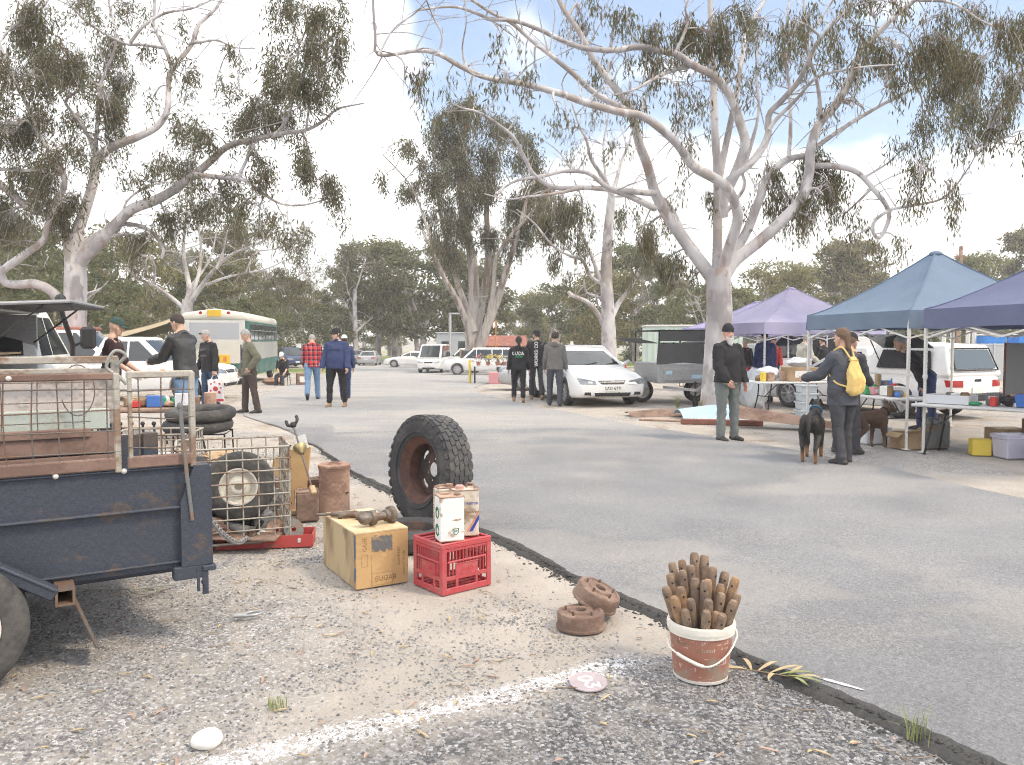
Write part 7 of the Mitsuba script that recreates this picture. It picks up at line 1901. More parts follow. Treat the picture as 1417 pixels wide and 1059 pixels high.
shaft('long rusty splined shaft lying at the back of the plywood box', BX @ tr(.10, .50, zt + .022) @ rz(-22), [(0, -.20), (.010, -.20), (.010, -.10), (.018, -.10), (.018, -.02), (.022, -.02), (.022, .08), (.015, .08), (.015, .16), (0, .16)])
shaft('rusty shaft with a dark collar beside the long one', BX @ tr(.16, .43, zt + .024) @ rz(-18), [(0, -.13), (.024, -.13), (.024, -.10), (.016, -.10), (.019, .0), (.015, .04), (.022, .06), (.022, .10), (.026, .10), (.026, .13), (0, .13)])
shaft('dull iron shaft in the middle of the plywood box', BX @ tr(.22, .33, zt + .020) @ rz(-28), [(0, -.10), (.018, -.10), (.02, .02), (.014, .04), (.014, .12), (0, .12)], m='old_iron')
sp_ = []
for i in range(5):
    a = i * 2 * math.pi / 5
    sp_.append(('lug', MB().box((.04 * math.cos(a) * 0 + .115, .046 * math.cos(a), .046 * math.sin(a)), (.02, .026, .026), bev=.005), 'old_iron'))
shaft('round nosed iron axle part with a flanged end, nearest on the plywood box', BX @ tr(.20, .155, zt + .055) @ rz(12), [(0, -.135), (.02, -.132), (.034, -.115), (.040, -.085), (.036, -.055), (.050, -.05), (.050, -.02), (.028, -.018), (.026, .06), (.040, .065), (.040, .09), (.058, .10), (.058, .13), (.02, .135), (0, .135)], 26, sp_)

# ------------------------------------------------------------------ red crate with two tins
CR = at(-.435, 4.955, 39.5)          # x along the right face, y along the left face
t = Thing('milk_crate', 'red plastic milk crate with slotted sides under the two tins', 'crate', CR)
cx, cy, ch = .385, .335, .315
def crate_face(P, U, n_out, Ln, part):
    """One slotted side: P corner, U unit along it, n_out outwards."""
    U, N, P = np.array(U, float), np.array(n_out, float), np.array(P, float)
    M = np.eye(4); M[:3, 0], M[:3, 1], M[:3, 2], M[:3, 3] = U, -N, (0, 0, 1), P
    b = lambda c, s, v=.003, **k: mb.box(c, s, bev=v, M=M)
    mb = MB()
    b((Ln / 2, .006, .020), (Ln - .06, .012, .040)); b((Ln / 2, .006, .100), (Ln - .06, .010, .026)); b((Ln / 2, .006, ch - .012), (Ln - .0, .016, .024)); b((Ln / 2, .007, ch - .036), (Ln - .05, .009, .016))
    b((.017, .006, ch / 2 - .012), (.034, .016, ch - .026)); b((Ln - .017, .006, ch / 2 - .012), (.034, .016, ch - .026))
    for x in (.30, .70):
        b((Ln * x, .006, .063), (.018, .011, .052))
    t.add('side_frame', mb, 'crate_red', under=None)
    for i in range(11):
        x = .045 + (Ln - .09) * (i + .5) / 11
        mb = MB(); lo = .185 if 2 < i < 8 else .11
        b((x, .009, (lo + ch - .04) / 2), (.0075, .014, ch - .04 - lo)); t.add('slat', mb, 'crate_red')
    mb = MB(); b((Ln / 2, .007, .150), (Ln * .46, .010, .070)); t.add('name_panel', mb, 'crate_red')
    mb = MB(); b((Ln / 2, .003, .205), (Ln - .08, .010, .013), .004); t.add('rib', mb, 'crate_red')
    mb = MB(); b((Ln / 2, .0005, .187), (Ln * .48, .006, .006), .002); b((Ln / 2, .0005, .113), (Ln * .48, .006, .006), .002); t.add('rib', mb, 'crate_red')
    tm = meshkit.text_mesh('DAIRY', .026, .002, bold=True); v = np.array(tm.vertices); v[:, 0] -= v[:, 0].max() / 2
    q = np.column_stack([Ln / 2 + v[:, 0], .002 - v[:, 2], .136 + v[:, 1]])
    t.add('raised_letters', (xf(q, M), np.array(tm.faces)), 'crate_red', False)
crate_face((0, 0, 0), (1, 0, 0), (0, -1, 0), cx, 'front')
crate_face((0, cy, 0), (0, -1, 0), (-1, 0, 0), cy, 'left')
crate_face((cx, cy, 0), (-1, 0, 0), (0, 1, 0), cx, 'back')
crate_face((cx, 0, 0), (0, 1, 0), (1, 0, 0), cy, 'right')
for i in range(7):
    t.add('base_slat', MB().box((.03 + (cx - .06) * i / 6, cy / 2, .012), (.02, cy - .03, .008)), 'crate_red')
for i in range(6):
    t.add('base_slat', MB().box((cx / 2, .03 + (cy - .06) * i / 5, .0205), (cx - .03, .02, .008)), 'crate_red')
t.add('top_lip', MB().box((cx / 2, .008, ch + .006), (cx + .006, .022, .012), bev=.004).box((cx / 2, cy - .008, ch + .006), (cx + .006, .022, .012), bev=.004).box((.008, cy / 2, ch + .0055), (.022, cy - .023, .012), bev=.004).box((cx - .008, cy / 2, ch + .0055), (.022, cy - .023, .012), bev=.004), 'crate_red')
for i in range(5):
    t.add('lid_slat', MB().box((cx / 2, .055 + i * .056, ch - .004), (cx - .034, .030, .010), bev=.003), 'crate_red')
MT = CR @ tr(.115, .085, ch + .012) @ rz(-18)
t = Thing('oil_tin', 'white square oil tin with a green shield mark, at the left on the red crate', 'tin', MT)
sx, sy, sz = .162, .118, .285
t.add('tin_body', MB().box((0, 0, sz / 2), (sx, sy, sz), bev=.007), 'tin_white')
t.add('rim', MB().tube([(sx / 2, sy / 2, sz), (-sx / 2, sy / 2, sz), (-sx / 2, -sy / 2, sz), (sx / 2, -sy / 2, sz)], .0045, 6, close=True).tube([(sx / 2, sy / 2, .004), (-sx / 2, sy / 2, .004), (-sx / 2, -sy / 2, .004), (sx / 2, -sy / 2, .004)], .0045, 6, close=True), 'rust_pale', True)
t.add('top_plate', MB().box((0, 0, sz + .002), (sx - .01, sy - .01, .003)), 'rust_pale')
t.add('cap', MB().lathe([(0, 0), (.021, 0), (.021, .014), (0, .014)], 16, tr(.045, -.02, sz + .003)), 'rust', 40)
t.add('handle', MB().bar((-.055, .02, sz + .014), (.02, .03, sz + .014), .020, .005, .002), 'rust_pale')
sh = Polygon([(-.02, .044), (.02, .044), (.02, .018), (.012, .006), (0, 0), (-.012, .006), (-.02, .018)])
Mf = np.array([[1, 0, 0, .024], [0, 0, -1, -sy / 2 - .0003], [0, 1, 0, .040], [0, 0, 0, 1.0]])
k = t.add('shield_mark', MB().prism(sh.difference(sh.buffer(-.0045)), .0012, Mf), 'mark_green')
tm = meshkit.text_mesh('BP', .014, .0012, bold=True); v = np.array(tm.vertices); v[:, 0] -= v[:, 0].max() / 2; v[:, 1] += .018
t.add('lettering', (xf(v, Mf), np.array(tm.faces)), 'mark_green', False, under=k)
Ms = np.array([[0, 0, -1, -sx / 2 - .0003], [-1, 0, 0, 0], [0, 1, 0, .145], [0, 0, 0, 1.0]])
for r0_, z0_ in ((.040, .035), (.040, -.075)):
    ring = Point(0, 0).buffer(r0_).difference(Point(.006, -.004).buffer(r0_ * .52)).intersection(Polygon([(-.05, -.05), (.05, -.05), (.05, .05), (-.05, .05)]))
    t.add('green_mark', MB().prism(ring, .001, tr(0, 0, z0_) @ Ms), 'mark_green')
t.add('smudge', MB().prism(Polygon([(-.03, 0), (-.012, .009), (.012, .006), (.032, .012), (.026, .0), (0, -.006)]), .0008, np.array([[1, 0, 0, .03], [0, 0, -1, -sy / 2 - .0002], [0, 1, 0, .135], [0, 0, 0, 1.0]])), 'rust_pale')
MO = CR @ tr(.285, .155, ch + .012) @ rz(-22)
t = Thing('oil_tin', 'stained old oil tin with an orange and blue stripe, on the red crate', 'tin', MO)
ol = Polygon([(-.09, -.07), (.09, -.07), (.09, .07), (-.09, .07)]).buffer(-.045).buffer(.045)
t.add('tin_body', MB().prism(ol, .300), 'tin_stained', 35)
for z_ in (.003, .300):
    t.add('rim', MB().tube([(*q, z_) for q in np.array(ol.exterior.coords)[:-1]], .0045, 6, close=True), 'rust_pale', True)
t.add('spout', MB().lathe([(0, 0), (.028, 0), (.028, .022), (.024, .026), (0, .026)], 18, tr(-.035, -.01, .300)), 'tin_pink', 40)
t.add('handle', MB().tube(spline([(.02, .04, .302), (.03, .03, .328), (.06, -.0, .328), (.065, -.02, .302)], 10), .007, 6), 'rust_pale', True)
Mf = np.array([[1, 0, 0, 0], [0, 0, -1, -.0702], [0, 1, 0, 0], [0, 0, 0, 1.0]])
t.add('blue_stripe', MB().prism([(.012, .028), (.036, .028), (.082, .108), (.082, .142)], .0008, Mf), 'stripe_blue')
t.add('orange_stripe', MB().prism([(-.004, .028), (.006, .028), (.082, .150), (.082, .166)], .0008, Mf), 'stripe_orange')
for txt, h_, z_, x_ in (('MOTOR', .015, .205, -.002), ('Compound', .013, .150, -.015)):
    tm = meshkit.text_mesh(txt, h_, .0008, bold=True); v = np.array(tm.vertices); v[:, 0] += x_; v[:, 1] += z_
    t.add('lettering', (xf(v, Mf), np.array(tm.faces)), 'stripe_blue' if txt == 'MOTOR' else 'print_brown', False)
t = square_tin('dull stained tin behind the other two on the red crate', *(CR @ np.array([.20, .265, 0, 1]))[:2], 22, (.13, .10, .29), 'tin_stained', top='rust_pale', z=ch + .012 + .014)

# ------------------------------------------------------------------ truck tyre
R, w, rim = .48, .27, .285
TY = tr(-.72, 6.95, R - .012) @ rz(-50) @ rx(-4)
t = Thing('truck_tyre', 'big truck tyre on a rusty rim standing at the road edge', 'tyre', TY)
A_ = rx(90)
h = w / 2
t.add('casing', MB().lathe([(rim, -h * .80), (rim + .015, -h * .92), (rim + .09, -h * 1.02), (R - .055, -h * .98), (R - .030, -h * .90), (R - .009, -h * .80), (R - .009, h * .80), (R - .030, h * .90), (R - .055, h * .98), (rim + .09, h * 1.02), (rim + .015, h * .92), (rim, h * .80), (rim - .01, h * .7), (rim - .01, -h * .7), (rim, -h * .80)], 72, A_), 'tyre_black', 40)
nb = 34
for row in range(5):
    for i in range(nb):
        a0 = (i + .5 * (row % 2)) * 2 * math.pi / nb
        yc = (row - 2) * .048
        pts = []
        for (u, vv) in ((-.46, -.30), (-.10, -.50), (.34, -.46), (.46, .30), (.10, .50), (-.34, .46)):
            a = a0 + u * 2 * math.pi / nb * .985; y = yc + vv * .048 * .98
            pts.append((a, y))
        shoulder = abs(row - 2) == 2
        V = []
        for rr in (R - .020, R - (.003 if shoulder else .000)):
            V += [(rr * math.cos(a), y, rr * math.sin(a)) for a, y in pts]
        n6 = 6
        F = [[n6 + k_ for k_ in (0, i2, i2 + 1)] for i2 in range(1, 5)]
        F += [[i2, (i2 + 1) % 6, n6 + (i2 + 1) % 6] for i2 in range(6)] + [[i2, n6 + (i2 + 1) % 6, n6 + i2] for i2 in range(6)]
        t.add('tread_block', MB().raw(V, np.array(F)[:, ::-1]), 'tyre_tread', False)
for s in (-1,):
    t.add('sidewall_ring', MB().tube([((rim + .045) * math.cos(a), -h * .985, (rim + .045) * math.sin(a)) for a in np.linspace(0, 6.2832, 61)[:-1]], .006, 6, close=True), 'tyre_black', True)
    sl = MB()
    for i in range(nb):
        a = i * 2 * math.pi / nb
        sl.box(((R - .035) * math.cos(a), -h * .94, (R - .035) * math.sin(a)), (.03, .02, .045), bev=.004, M=None, rot=ry(-math.degrees(a)))
    t.add('shoulder_lugs', sl, 'tyre_black', kind='stuff')
disc = Point(0, 0).buffer(rim - .055, 32).difference(Point(0, 0).buffer(.062, 20))
for i in range(6):
    a = i * math.pi / 3 + .4
    disc = disc.difference(Point(.095 * math.cos(a), .095 * math.sin(a)).buffer(.012))
for i in range(4):
    a = i * math.pi / 2 + .85
    disc = disc.difference(LineString([(.178 * math.cos(a - .20), .178 * math.sin(a - .20)), (.184 * math.cos(a), .184 * math.sin(a)), (.178 * math.cos(a + .20), .178 * math.sin(a + .20))]).buffer(.017))
t.add('wheel_disc', MB().prism(disc, .010, tr(0, .055, 0) @ A_), 'rim_dark', 30)
t.add('rim', MB().lathe([(rim + .006, -h * .86), (rim + .012, -h * .90), (rim - .004, -h * .90), (rim - .02, -h * .74), (rim - .048, -h * .50), (rim - .054, -.02), (rim - .056, .055), (rim - .050, .057), (rim - .030, h * .6), (rim + .004, h * .88), (rim + .006, h * .8), (rim - .02, .03), (rim - .03, -h * .5), (rim + .006, -h * .86)][::-1], 60, rx(90)), 'rim_rust', 40)
t = Thing('worn_tyre', 'dark old tyre lying flat behind the red crate', 'tyre', at(-.80, 6.25, 0) @ tr(0, 0, .075))
t.add('tyre', MB().lathe(tyre_profile(.36, .15, .20), 48), 'tyre_black', 50)
t.add('rim', MB().lathe([(.20, -.05), (.204, .06), (.19, .06), (.17, .0), (.10, -.01), (.0, -.01)], 36), 'rim_dark', 40)

# ------------------------------------------------------------------ brake drums
def drum(label, M):
    t = Thing('brake_drum', label, 'brake drum', M)
    t.add('drum_shell', MB().lathe([(.128, 0), (.138, .004), (.138, .016), (.132, .020), (.132, .078), (.126, .090), (.106, .094), (.100, .088), (.070, .088), (.064, .098), (.034, .100), (.030, .094), (.030, .080), (.118, .074), (.118, .0), (.128, 0)], 48), 'rust', 35)
    for i in range(5):
        a = i * 2 * math.pi / 5
        t.add('stud', MB().tube([(.085 * math.cos(a), .085 * math.sin(a), .085), (.087 * math.cos(a), .087 * math.sin(a), .112)], .006, 7), 'old_iron')
    return t
drum('rusty brake drum lying flat on the sand, the lower of the two', at(.385, 4.42, 20, -.006))
drum('rusty brake drum leaning tilted on the other one', tr(.475, 4.60, .075) @ ry(24) @ rx(8) @ rz(20))

# ------------------------------------------------------------------ bucket of rusty pins
BK = at(.905, 3.78, 0, -.004)
t = Thing('paint_bucket', 'scuffed red brown paint bucket with a white rim and wire handle', 'bucket', BK)
bk = [(0, .004), (.120, .004), (.126, .0), (.128, .008), (.152, .235), (.160, .235), (.162, .268), (.155, .275), (.148, .272), (.147, .250), (.124, .016), (0, .014)]
q = MB().lathe([(0, .004), (.122, .004), (.1265, .010), (.1500, .228)], 48)
t.add('bucket_wall', MB().lathe([(0, .004), (.122, .004), (.1275, .014), (.1495, .222)], 48), 'bucket_red', 40)
t.add('inside', MB().lathe([(.146, .27), (.1465, .222), (.1245, .016), (0, .016)], 48), 'bucket_inside', 40)
t.add('base_ring', MB().lathe([(.120, 0), (.1285, 0), (.1292, .012), (.126, .014)], 48), 'zinc_white', 40)
t.add('rim', MB().lathe([(.1495, .218), (.157, .220), (.158, .236), (.1615, .238), (.1615, .262), (.158, .270), (.149, .272), (.146, .268)], 48), 'bucket_white', 40)
hp = spline([(-.160, -.02, .215), (-.165, -.085, .165), (-.085, -.152, .125), (.0, -.170, .105), (.085, -.150, .150), (.150, -.075, .205), (.163, -.02, .225)], 40)
t.add('handle', MB().tube(hp, .0045, 7), 'bucket_white', True)
t.add('grip', MB().tube(hp[9:19], .0085, 8), 'bucket_white', True)
def wrap(part, text, hgt, ang, z, m='tin_stained', bold=True):
    tm = meshkit.text_mesh(text, hgt, .0012, bold=bold); v = np.array(tm.vertices); v[:, 0] -= v[:, 0].max() / 2
    r_ = .1275 + (z + v[:, 1] - .014) * .1058 + .0004 + v[:, 2]
    a = math.radians(ang) + v[:, 0] / .14
    t.add(part, (np.column_stack([r_ * np.sin(a), -r_ * np.cos(a), z + v[:, 1]]), np.array(tm.faces)), m, False)
wrap('lettering', 'WALDON', .013, -8, .160)
wrap('lettering', 'SOLVER', .015, -52, .180)
wrap('lettering', 'Dry-fill', .013, 6, .080, bold=False)
rg = np.random.default_rng(15)
PINS = []
for i in range(27):
    ring = 0 if i < 4 else (1 if i < 12 else 2)
    rad = (.028, .064, .094)[ring]
    a = rg.uniform(0, .4) + (i if ring == 0 else i - 4 if ring == 1 else i - 12) * 2 * math.pi / (4, 8, 15)[ring]
    b = np.array([rad * .50 * math.cos(a), rad * .50 * math.sin(a), .03])
    zt_ = .415 + .055 * rg.random() + .045 * math.sin(a) * ring - (.02 if ring == 2 else 0)
    rt = rad * .50 + (.05, .17, .30)[ring] * (zt_ - .03) * (1 + .06 * rg.normal())
    top = np.array([rt * math.cos(a + .1 * rg.normal()), rt * math.sin(a), zt_])
    PINS.append((b, top))
for i, (b, top) in enumerate(PINS):
    L_ = np.linalg.norm(top - b); F = frame_to(top - b); F[:3, 3] = b
    r_ = .0205 + .003 * rg.random()
    t = Thing('steel_pin', 'rusty round ended steel pin standing in the paint bucket', 'pin', BK @ F, 'rusty pins in the bucket')
    v, f = MB().lathe([(0, 0), (r_ * .9, .0), (r_, .02), (r_ * 1.0, L_ - .030), (r_ * .93, L_ - .014), (r_ * .7, L_ - .003), (0, L_)], 14).mesh()
    t.add('pin_shaft', (roughen(v, .0012, 40, i), f), 'pin_rust' if i % 4 else 'pin_orange', 40)
    t.add('cross_hole', MB().lathe([(0, 0), (.0052, 0), (.0052, .0016), (0, .0016)], 10, rz(float(rg.uniform(-40, 40)) - math.degrees(math.atan2(F[0, 0], 1)) * 0) @ tr(0, -r_ + .0002, L_ - .045) @ rx(90)), 'print_black', False)

# ------------------------------------------------------------------ small things on the ground
t = Thing('number_plate_peg', 'flat mauve marker disc with the white number 03 on the gravel', 'marker', at(.355, 3.665, 6, .004) @ rx(5))
t.add('disc', MB().prism(Polygon(np.array(Point(0, 0).buffer(.088, 24).exterior.coords) * (1.0, 1.0)), .006), 'marker_mauve')
for tx, px_, py_ in (('0', -.042, .012), ('3', -.020, -.048)):
    tm = meshkit.text_mesh(tx, .068, .0015, bold=True); v = np.array(tm.vertices); v = v @ rz(-90)[:3, :3].T
    v[:, 0] += px_ + .0; v[:, 1] += py_ + .045; v[:, 2] += .006
    t.add('digit', (v, np.array(tm.faces)), 'paper_white', False)
t.add('spike', MB().tube([(-.06, -.05, .004), (-.16, -.045, .006)], .004, 6), 'old_iron', True)
v, f = _ico(3)
single('white_stone', (roughen(v * (.062, .048, .036), .008, 14, 4), f), 'stone_white', 'flat white stone at the left end of the chalk line', 'stone', at(-1.205, 3.10, 20, .02), smooth=30)
# eucalypt sprig
t = Thing('leaf_sprig', 'dry gum leaf sprig lying at the road edge right of the bucket', 'sprig', at(1.22, 3.72, -8, .012))
def blade(mb, p, ang, ln, wd, lift=.02):
    a = math.radians(ang); d = np.array([math.cos(a), math.sin(a), 0]); s = np.array([-d[1], d[0], 0])
    u = np.linspace(0, 1, 7)
    mb.sheet(np.array([[np.array(p) + d * ln * x + s * wd * j * math.sin(math.pi * min(1, .06 + x * .94)) ** .8 * .5 + np.array([0, 0, lift * math.sin(2.4 * x) + .004 * abs(j)]) + s * .10 * ln * x * x for j in (-1, 0, 1)] for x in u]), .0012)
    return mb
t.add('stem', MB().tube(spline([(-.22, .05, .006), (-.1, .03, .012), (0, .0, .014), (.1, -.03, .012)], 12), .003, 5), 'dry_stem', True)
for i, (p, a, ln) in enumerate((((-.16, .04, .01), 155, .12), ((-.10, .03, .01), -160, .14), ((-.05, .02, .012), 35, .14), ((.0, 0, .012), 20, .17), ((.04, -.01, .012), -5, .16), ((.07, -.02, .012), -40, .17), ((.09, -.03, .012), -75, .14), ((.02, -.01, .012), -120, .12), ((-.08, .03, .01), 100, .11), ((.08, -.02, .012), 40, .12), ((.10, -.03, .012), -20, .13))):
    t.add('leaf', blade(MB(), p, a, ln, .022), ['dry_leaf', 'green_leaf'][int(i in (4, 5, 6))], True)
# grass tufts
def tuft(label, x, y, n, h, seed, m='green_leaf'):
    r = np.random.default_rng(seed); mb = MB()
    for _ in range(n):
        a, l, hh = r.random() * 6.28, r.uniform(.2, .8) * h, h * r.uniform(.5, 1.2)
        b = np.array([r.normal() * .02, r.normal() * .02, 0]); e = np.array([math.cos(a), math.sin(a), 0])
        P = spline([b, b + e * l * .3 + (0, 0, hh * .7), b + e * l + (0, 0, hh)], 5); s = np.array([-e[1], e[0], 0]) * .0022
        w_ = np.array([1, 1, .8, .5, .1])[:, None]
        mb.grid(np.stack([P - s * w_, P + s * w_], 1))
    return single('grass_tuft', mb, m, label, 'grass', at(x, y, 0, -.005), smooth=True)
tuft('tuft of pale green grass at the bottom right road edge', 1.62, 3.14, 26, .13, 1)
tuft('small tuft of grass on the chalk line near the white stone', -1.02, 3.42, 34, .05, 2)
for i, (x, y, s_) in enumerate(((4.3, 18.2, 5), (4.6, 18.6, 6), (3.9, 18.9, 7), (5.0, 19.3, 8))):
    tuft(f'{["nearest", "second nearest", "third nearest", "farthest"][i]} grass tuft at the foot of the big gum', x, y, 60, .30, s_)
# fallen leaves, twigs and bark scraps
r = np.random.default_rng(88)
lm = {k_: MB() for k_ in ('dry_leaf', 'dry_stem', 'leaf_pink')}
for i in range(520):
    x, y = r.uniform(-3.6, 1.6), 2.3 + 9.5 * r.random() ** 1.6
    if not off_road(x, y):
        continue
    k_ = ('dry_leaf', 'leaf_pink', 'dry_leaf', 'dry_stem')[r.integers(0, 4)]
    if k_ == 'dry_stem':
        a = r.random() * 6.28; l = r.uniform(.03, .16)
        z0 = float(ground_micro(x, y)) + .006
        lm[k_].tube(spline([(x, y, z0), (x + l * .5 * math.cos(a), y + l * .5 * math.sin(a), z0 + .006), (x + l * math.cos(a + .3), y + l * math.sin(a + .3), z0)], 5), .002, 4)
    else:
        blade(lm[k_], (x, y, float(ground_micro(x, y)) + .006), float(r.uniform(0, 360)), float(r.uniform(.03, .085)), .013, .006)
t = Thing('leaf_litter', 'scattered dry gum leaves and twigs on the ground', 'litter', kind='stuff')
for k_, nm in (('dry_leaf', 'dry_leaves'), ('leaf_pink', 'pinkish_leaves'), ('dry_stem', 'twig_scraps')):
    t.add(nm, lm[k_], k_, True, kind='stuff')
# sprayed marks on the road edge
for i, (a, b) in enumerate((((1.42, 3.72), (1.60, 3.56)), ((.93, 4.66), (1.00, 4.52)))):
    a, b = np.array(a), np.array(b); d = unit(np.append(b - a, 0))[:2]; n_ = np.array([-d[1], d[0]])
    u = np.linspace(0, 1, 22)
    wv = .012 * np.sin(np.pi * u) ** .5 * (1 + .15 * np.sin(u * 23 + i))
    lo, hi = a + np.outer(u, b - a) - np.outer(wv, n_), a + np.outer(u, b - a) + np.outer(wv * 1.2, n_)
    k = key_for('chalk_mark')
    put(k, mikit.ply(MB().grid(np.stack([np.column_stack([lo, 0 * u + .0135]), np.column_stack([hi, 0 * u + .0135])])).mesh(), 'chalk_mat'))
    setlab(k, ['white chalk dash on the asphalt right of the bucket', 'short white chalk dash on the asphalt behind the bucket'][i], 'painted mark', kind='structure')
# ------------------------------------------------------------------ the people and dogs
WALK = ((16, 8, 2), (-14, 22, 2))
person('man in a green cap and dark tee shirt facing right at the left stall', -5.75, 11.5, -78, 1.72, 1.05, 6, (0, 12), arms=((24, 6, 34, 0), (24, 6, 34, 0)), top='cloth_plum', sleeve=.12, bottom='cloth_jean', hat='cap_green', hairlen=-1, hair=None, seed=1)
person('tall man in a black leather jacket reaching out over the stall', -4.85, 11.95, 68, 1.86, 1.0, 8, (4, 18), arms=((30, 6, 20, 0), (42, 4, 42, 4)), top='leather_black', puff=.032, hem=.84, bottom='cloth_lightjean', shoe='boot_brown', hair='hair_dark', collar='leather_black', seed=2, hands=(False, False))
h3 = person('man in a black printed hoodie carrying a red and white bag', -6.88, 18.3, 148, 1.80, 1.15, 4, (-14, 26), legs=((5, 6, 4), (0, 8, 5)), arms=((2, 12, 18, 0), (6, 14, 12, 0)), top='cloth_black', puff=.028, bottom='cloth_jean', shoe='boot_brown', hair='hair_grey', hands=(False, True), collar='cloth_black', seed=3)
print_text(h3, 'chest_print', 'RUSTY', .055, 'cloth_grey', 1.30, True, 0, .158); print_text(h3, 'chest_print', 'ANGEL', .045, 'cloth_grey', 1.17, True, 0, .160)
h3.add('sunglasses', MB().ball(h3.Hd(.032, .075, .185), (.026, .012, .018), 1).ball(h3.Hd(-.032, .075, .185), (.026, .012, .018), 1), 'print_black', True)
person('grey haired man in an olive jacket with a hand on his hip', -5.70, 17.45, 122, 1.80, 1.16, 2, (6, 26), legs=((8, 6, 4), (-6, 4, 4)), arms=((6, 8, 14, 0), (-26, 26, 62, 18)), top='cloth_olive', puff=.034, hem=.80, bottom='cloth_brown', shoe='boot_dark', hair='hair_grey', open_front='cloth_slate', collar='cloth_cream', seed=4)
s5 = person('person in a black tee shirt and cap sitting beside the bus', -8.85, 31.2, 168, 1.75, 1.05, 14, (4, 8), legs=((78, 84, 10), (72, 70, 12)), arms=((30, 10, 46, 20), (34, 16, 30, 4)), top='cloth_black', sleeve=.1, bottom='cloth_charcoal', sit=.50, hat='cap_white', hair='hair_grey', hairlen=-1, seed=5, dz=-.03)
person('man in a red and black plaid shirt and light jeans walking away', -5.32, 21.4, 14, 1.76, 1.1, 14, (-6, 22), legs=((14, 6, 3), (-20, 14, 3)), arms=((14, 8, 30, 10), (14, 8, 30, 10)), top='cloth_plaid', puff=.028, hem=.84, bottom='cloth_lightjean', shoe='boot_dark', hair='hair_grey', seed=6)
b7 = person('heavy man in a blue jacket and black cap standing on the road', -4.17, 19.1, 174, 1.83, 1.28, 0, (-34, 2), legs=((6, 6, 4), (-3, 4, 4)), arms=((2, 14, 20, 8), (2, 14, 22, 8)), top='cloth_navy', puff=.038, hem=.86, bottom='cloth_black', shoe='boot_tan', hat='cap_black', hair='hair_black', hairlen=-1, glasses=True, collar='cloth_navy', seed=7)
for sd in (1, -1):
    b7.add('pocket_flap', MB().box(b7.T(sd * .095, .165, 1.30), (.12, .02, .03), bev=.005), 'cloth_navy')
b7.add('zip', MB().bar(b7.T(0, .190, .88), b7.T(0, .165, 1.44), .012, .008), 'cloth_slate')
person('person in dark blue almost hidden behind the man in the blue jacket', -4.50, 21.6, 20, 1.70, 1.0, 2, legs=WALK, top='cloth_navy', bottom='cloth_navy', hat='cap_white', hairlen=-1, seed=8)
p9 = person('person in a black hoodie with a green and white print walking away', .17, 20.7, -4, 1.66, 1.12, 2, (8, 4), legs=((-10, 8, 3), (14, 8, 3)), arms=((4, 10, 20, 0), (2, 10, 16, 0)), top='cloth_black', puff=.034, bottom='cloth_black', shoe='boot_tan', hair='hair_black', hairlen=.10, hat='hood', seed=9)
print_text(p9, 'back_print', 'LUCA', .085, 'cloth_white', 1.26, False, 0, .170); print_text(p9, 'back_print', 'RIDE', .06, 'toy_green', 1.19, False, .02, .172)
p10 = person('tall man in a black cap and hoodie with a white print down the back', .66, 21.5, 2, 1.82, 1.0, 3, (30, 0), legs=((-12, 10, 3), (12, 6, 3)), arms=((6, 8, 24, 0), (6, 8, 20, 0)), top='cloth_black', puff=.032, bottom='cloth_charcoal', shoe='boot_tan', hair='hair_dark', hat='cap_black', beard='hair_dark', seed=10)
print_text(p10, 'back_print', 'WORKS CO', .085, 'cloth_white', 1.15, False, 0.02, .160, True)
person('man in a grey hoodie and dark trousers walking away', 1.04, 19.5, -6, 1.76, 1.08, 3, (4, 10), legs=((-8, 6, 3), (12, 6, 3)), arms=((8, 8, 24, 0), (10, 8, 22, 0)), top='cloth_grey', puff=.034, bottom='cloth_slate', shoe='boot_dark', hair='hair_dark', hat='hood', hairlen=.0001, seed=11)
b12 = person('bearded man in a black beanie and dark jacket standing by the gum tree', 3.42, 12.75, 208, 1.80, 1.12, 0, (-14, 2), legs=((2, 4, 2), (4, 6, 3)), arms=((10, 10, 30, 10), (4, 8, 16, 6)), top='cloth_black', puff=.050, hem=.88, bottom='cloth_worn', shoe='boot_dark', hair=None, hat='beanie', beard='beard_grey', collar='cloth_black', skin='skin_red', seed=12)
b12.add('shirt_hem', MB().tube([b12.T(.178 * math.cos(a), .130 * math.sin(a), .872) for a in np.linspace(0, 6.283, 25)[:-1]], .026, 6, close=True), 'cloth_cream', True)
w13 = person('woman in a dark suit jacket with a yellow backpack, walking with the black dog', 4.27, 10.35, 30, 1.71, 1.2, 2, (6, 2), legs=((4, 5, 2), (-4, 6, 2)), arms=((14, 8, 40, 0), (34, 10, 46, 0)), top='cloth_slate', puff=.030, hem=.76, bottom='cloth_charcoal', shoe='boot_dark', hair='hair_brown', hairlen=.13, hands=(False, True), collar='cloth_slate', seed=13)
v, f = softened(union([hull((w13.T(0, -.19, .95), (.155, .075, .07)), (w13.T(0, -.20, 1.10), (.150, .085, .10)), (w13.T(0, -.165, 1.30), (.085, .05, .06))), hull((w13.T(0, -.165, 1.30), (.085, .05, .05)), (w13.T(0, -.16, 1.37), (.05, .03, .02)))]), .022, 4)
bp = Thing('backpack', 'pale yellow drawstring backpack on the woman in the suit jacket', 'backpack', w13.M)
v = roughen(v, .022, 9, 77)
bp.add('bag_body', (v + np.array([0, 1, 0]) * (.006 * np.sin(v[:, :1] * 70 + v[:, 2:3] * 6)), f), 'cloth_yellow', True)
bp.add('drawstring', MB().tube([w13.T(.07 * math.cos(a), -.165 + .045 * math.sin(a), 1.345) for a in np.linspace(0, 6.28, 20)[:-1]], .007, 5, close=True), 'cloth_yellow', True)
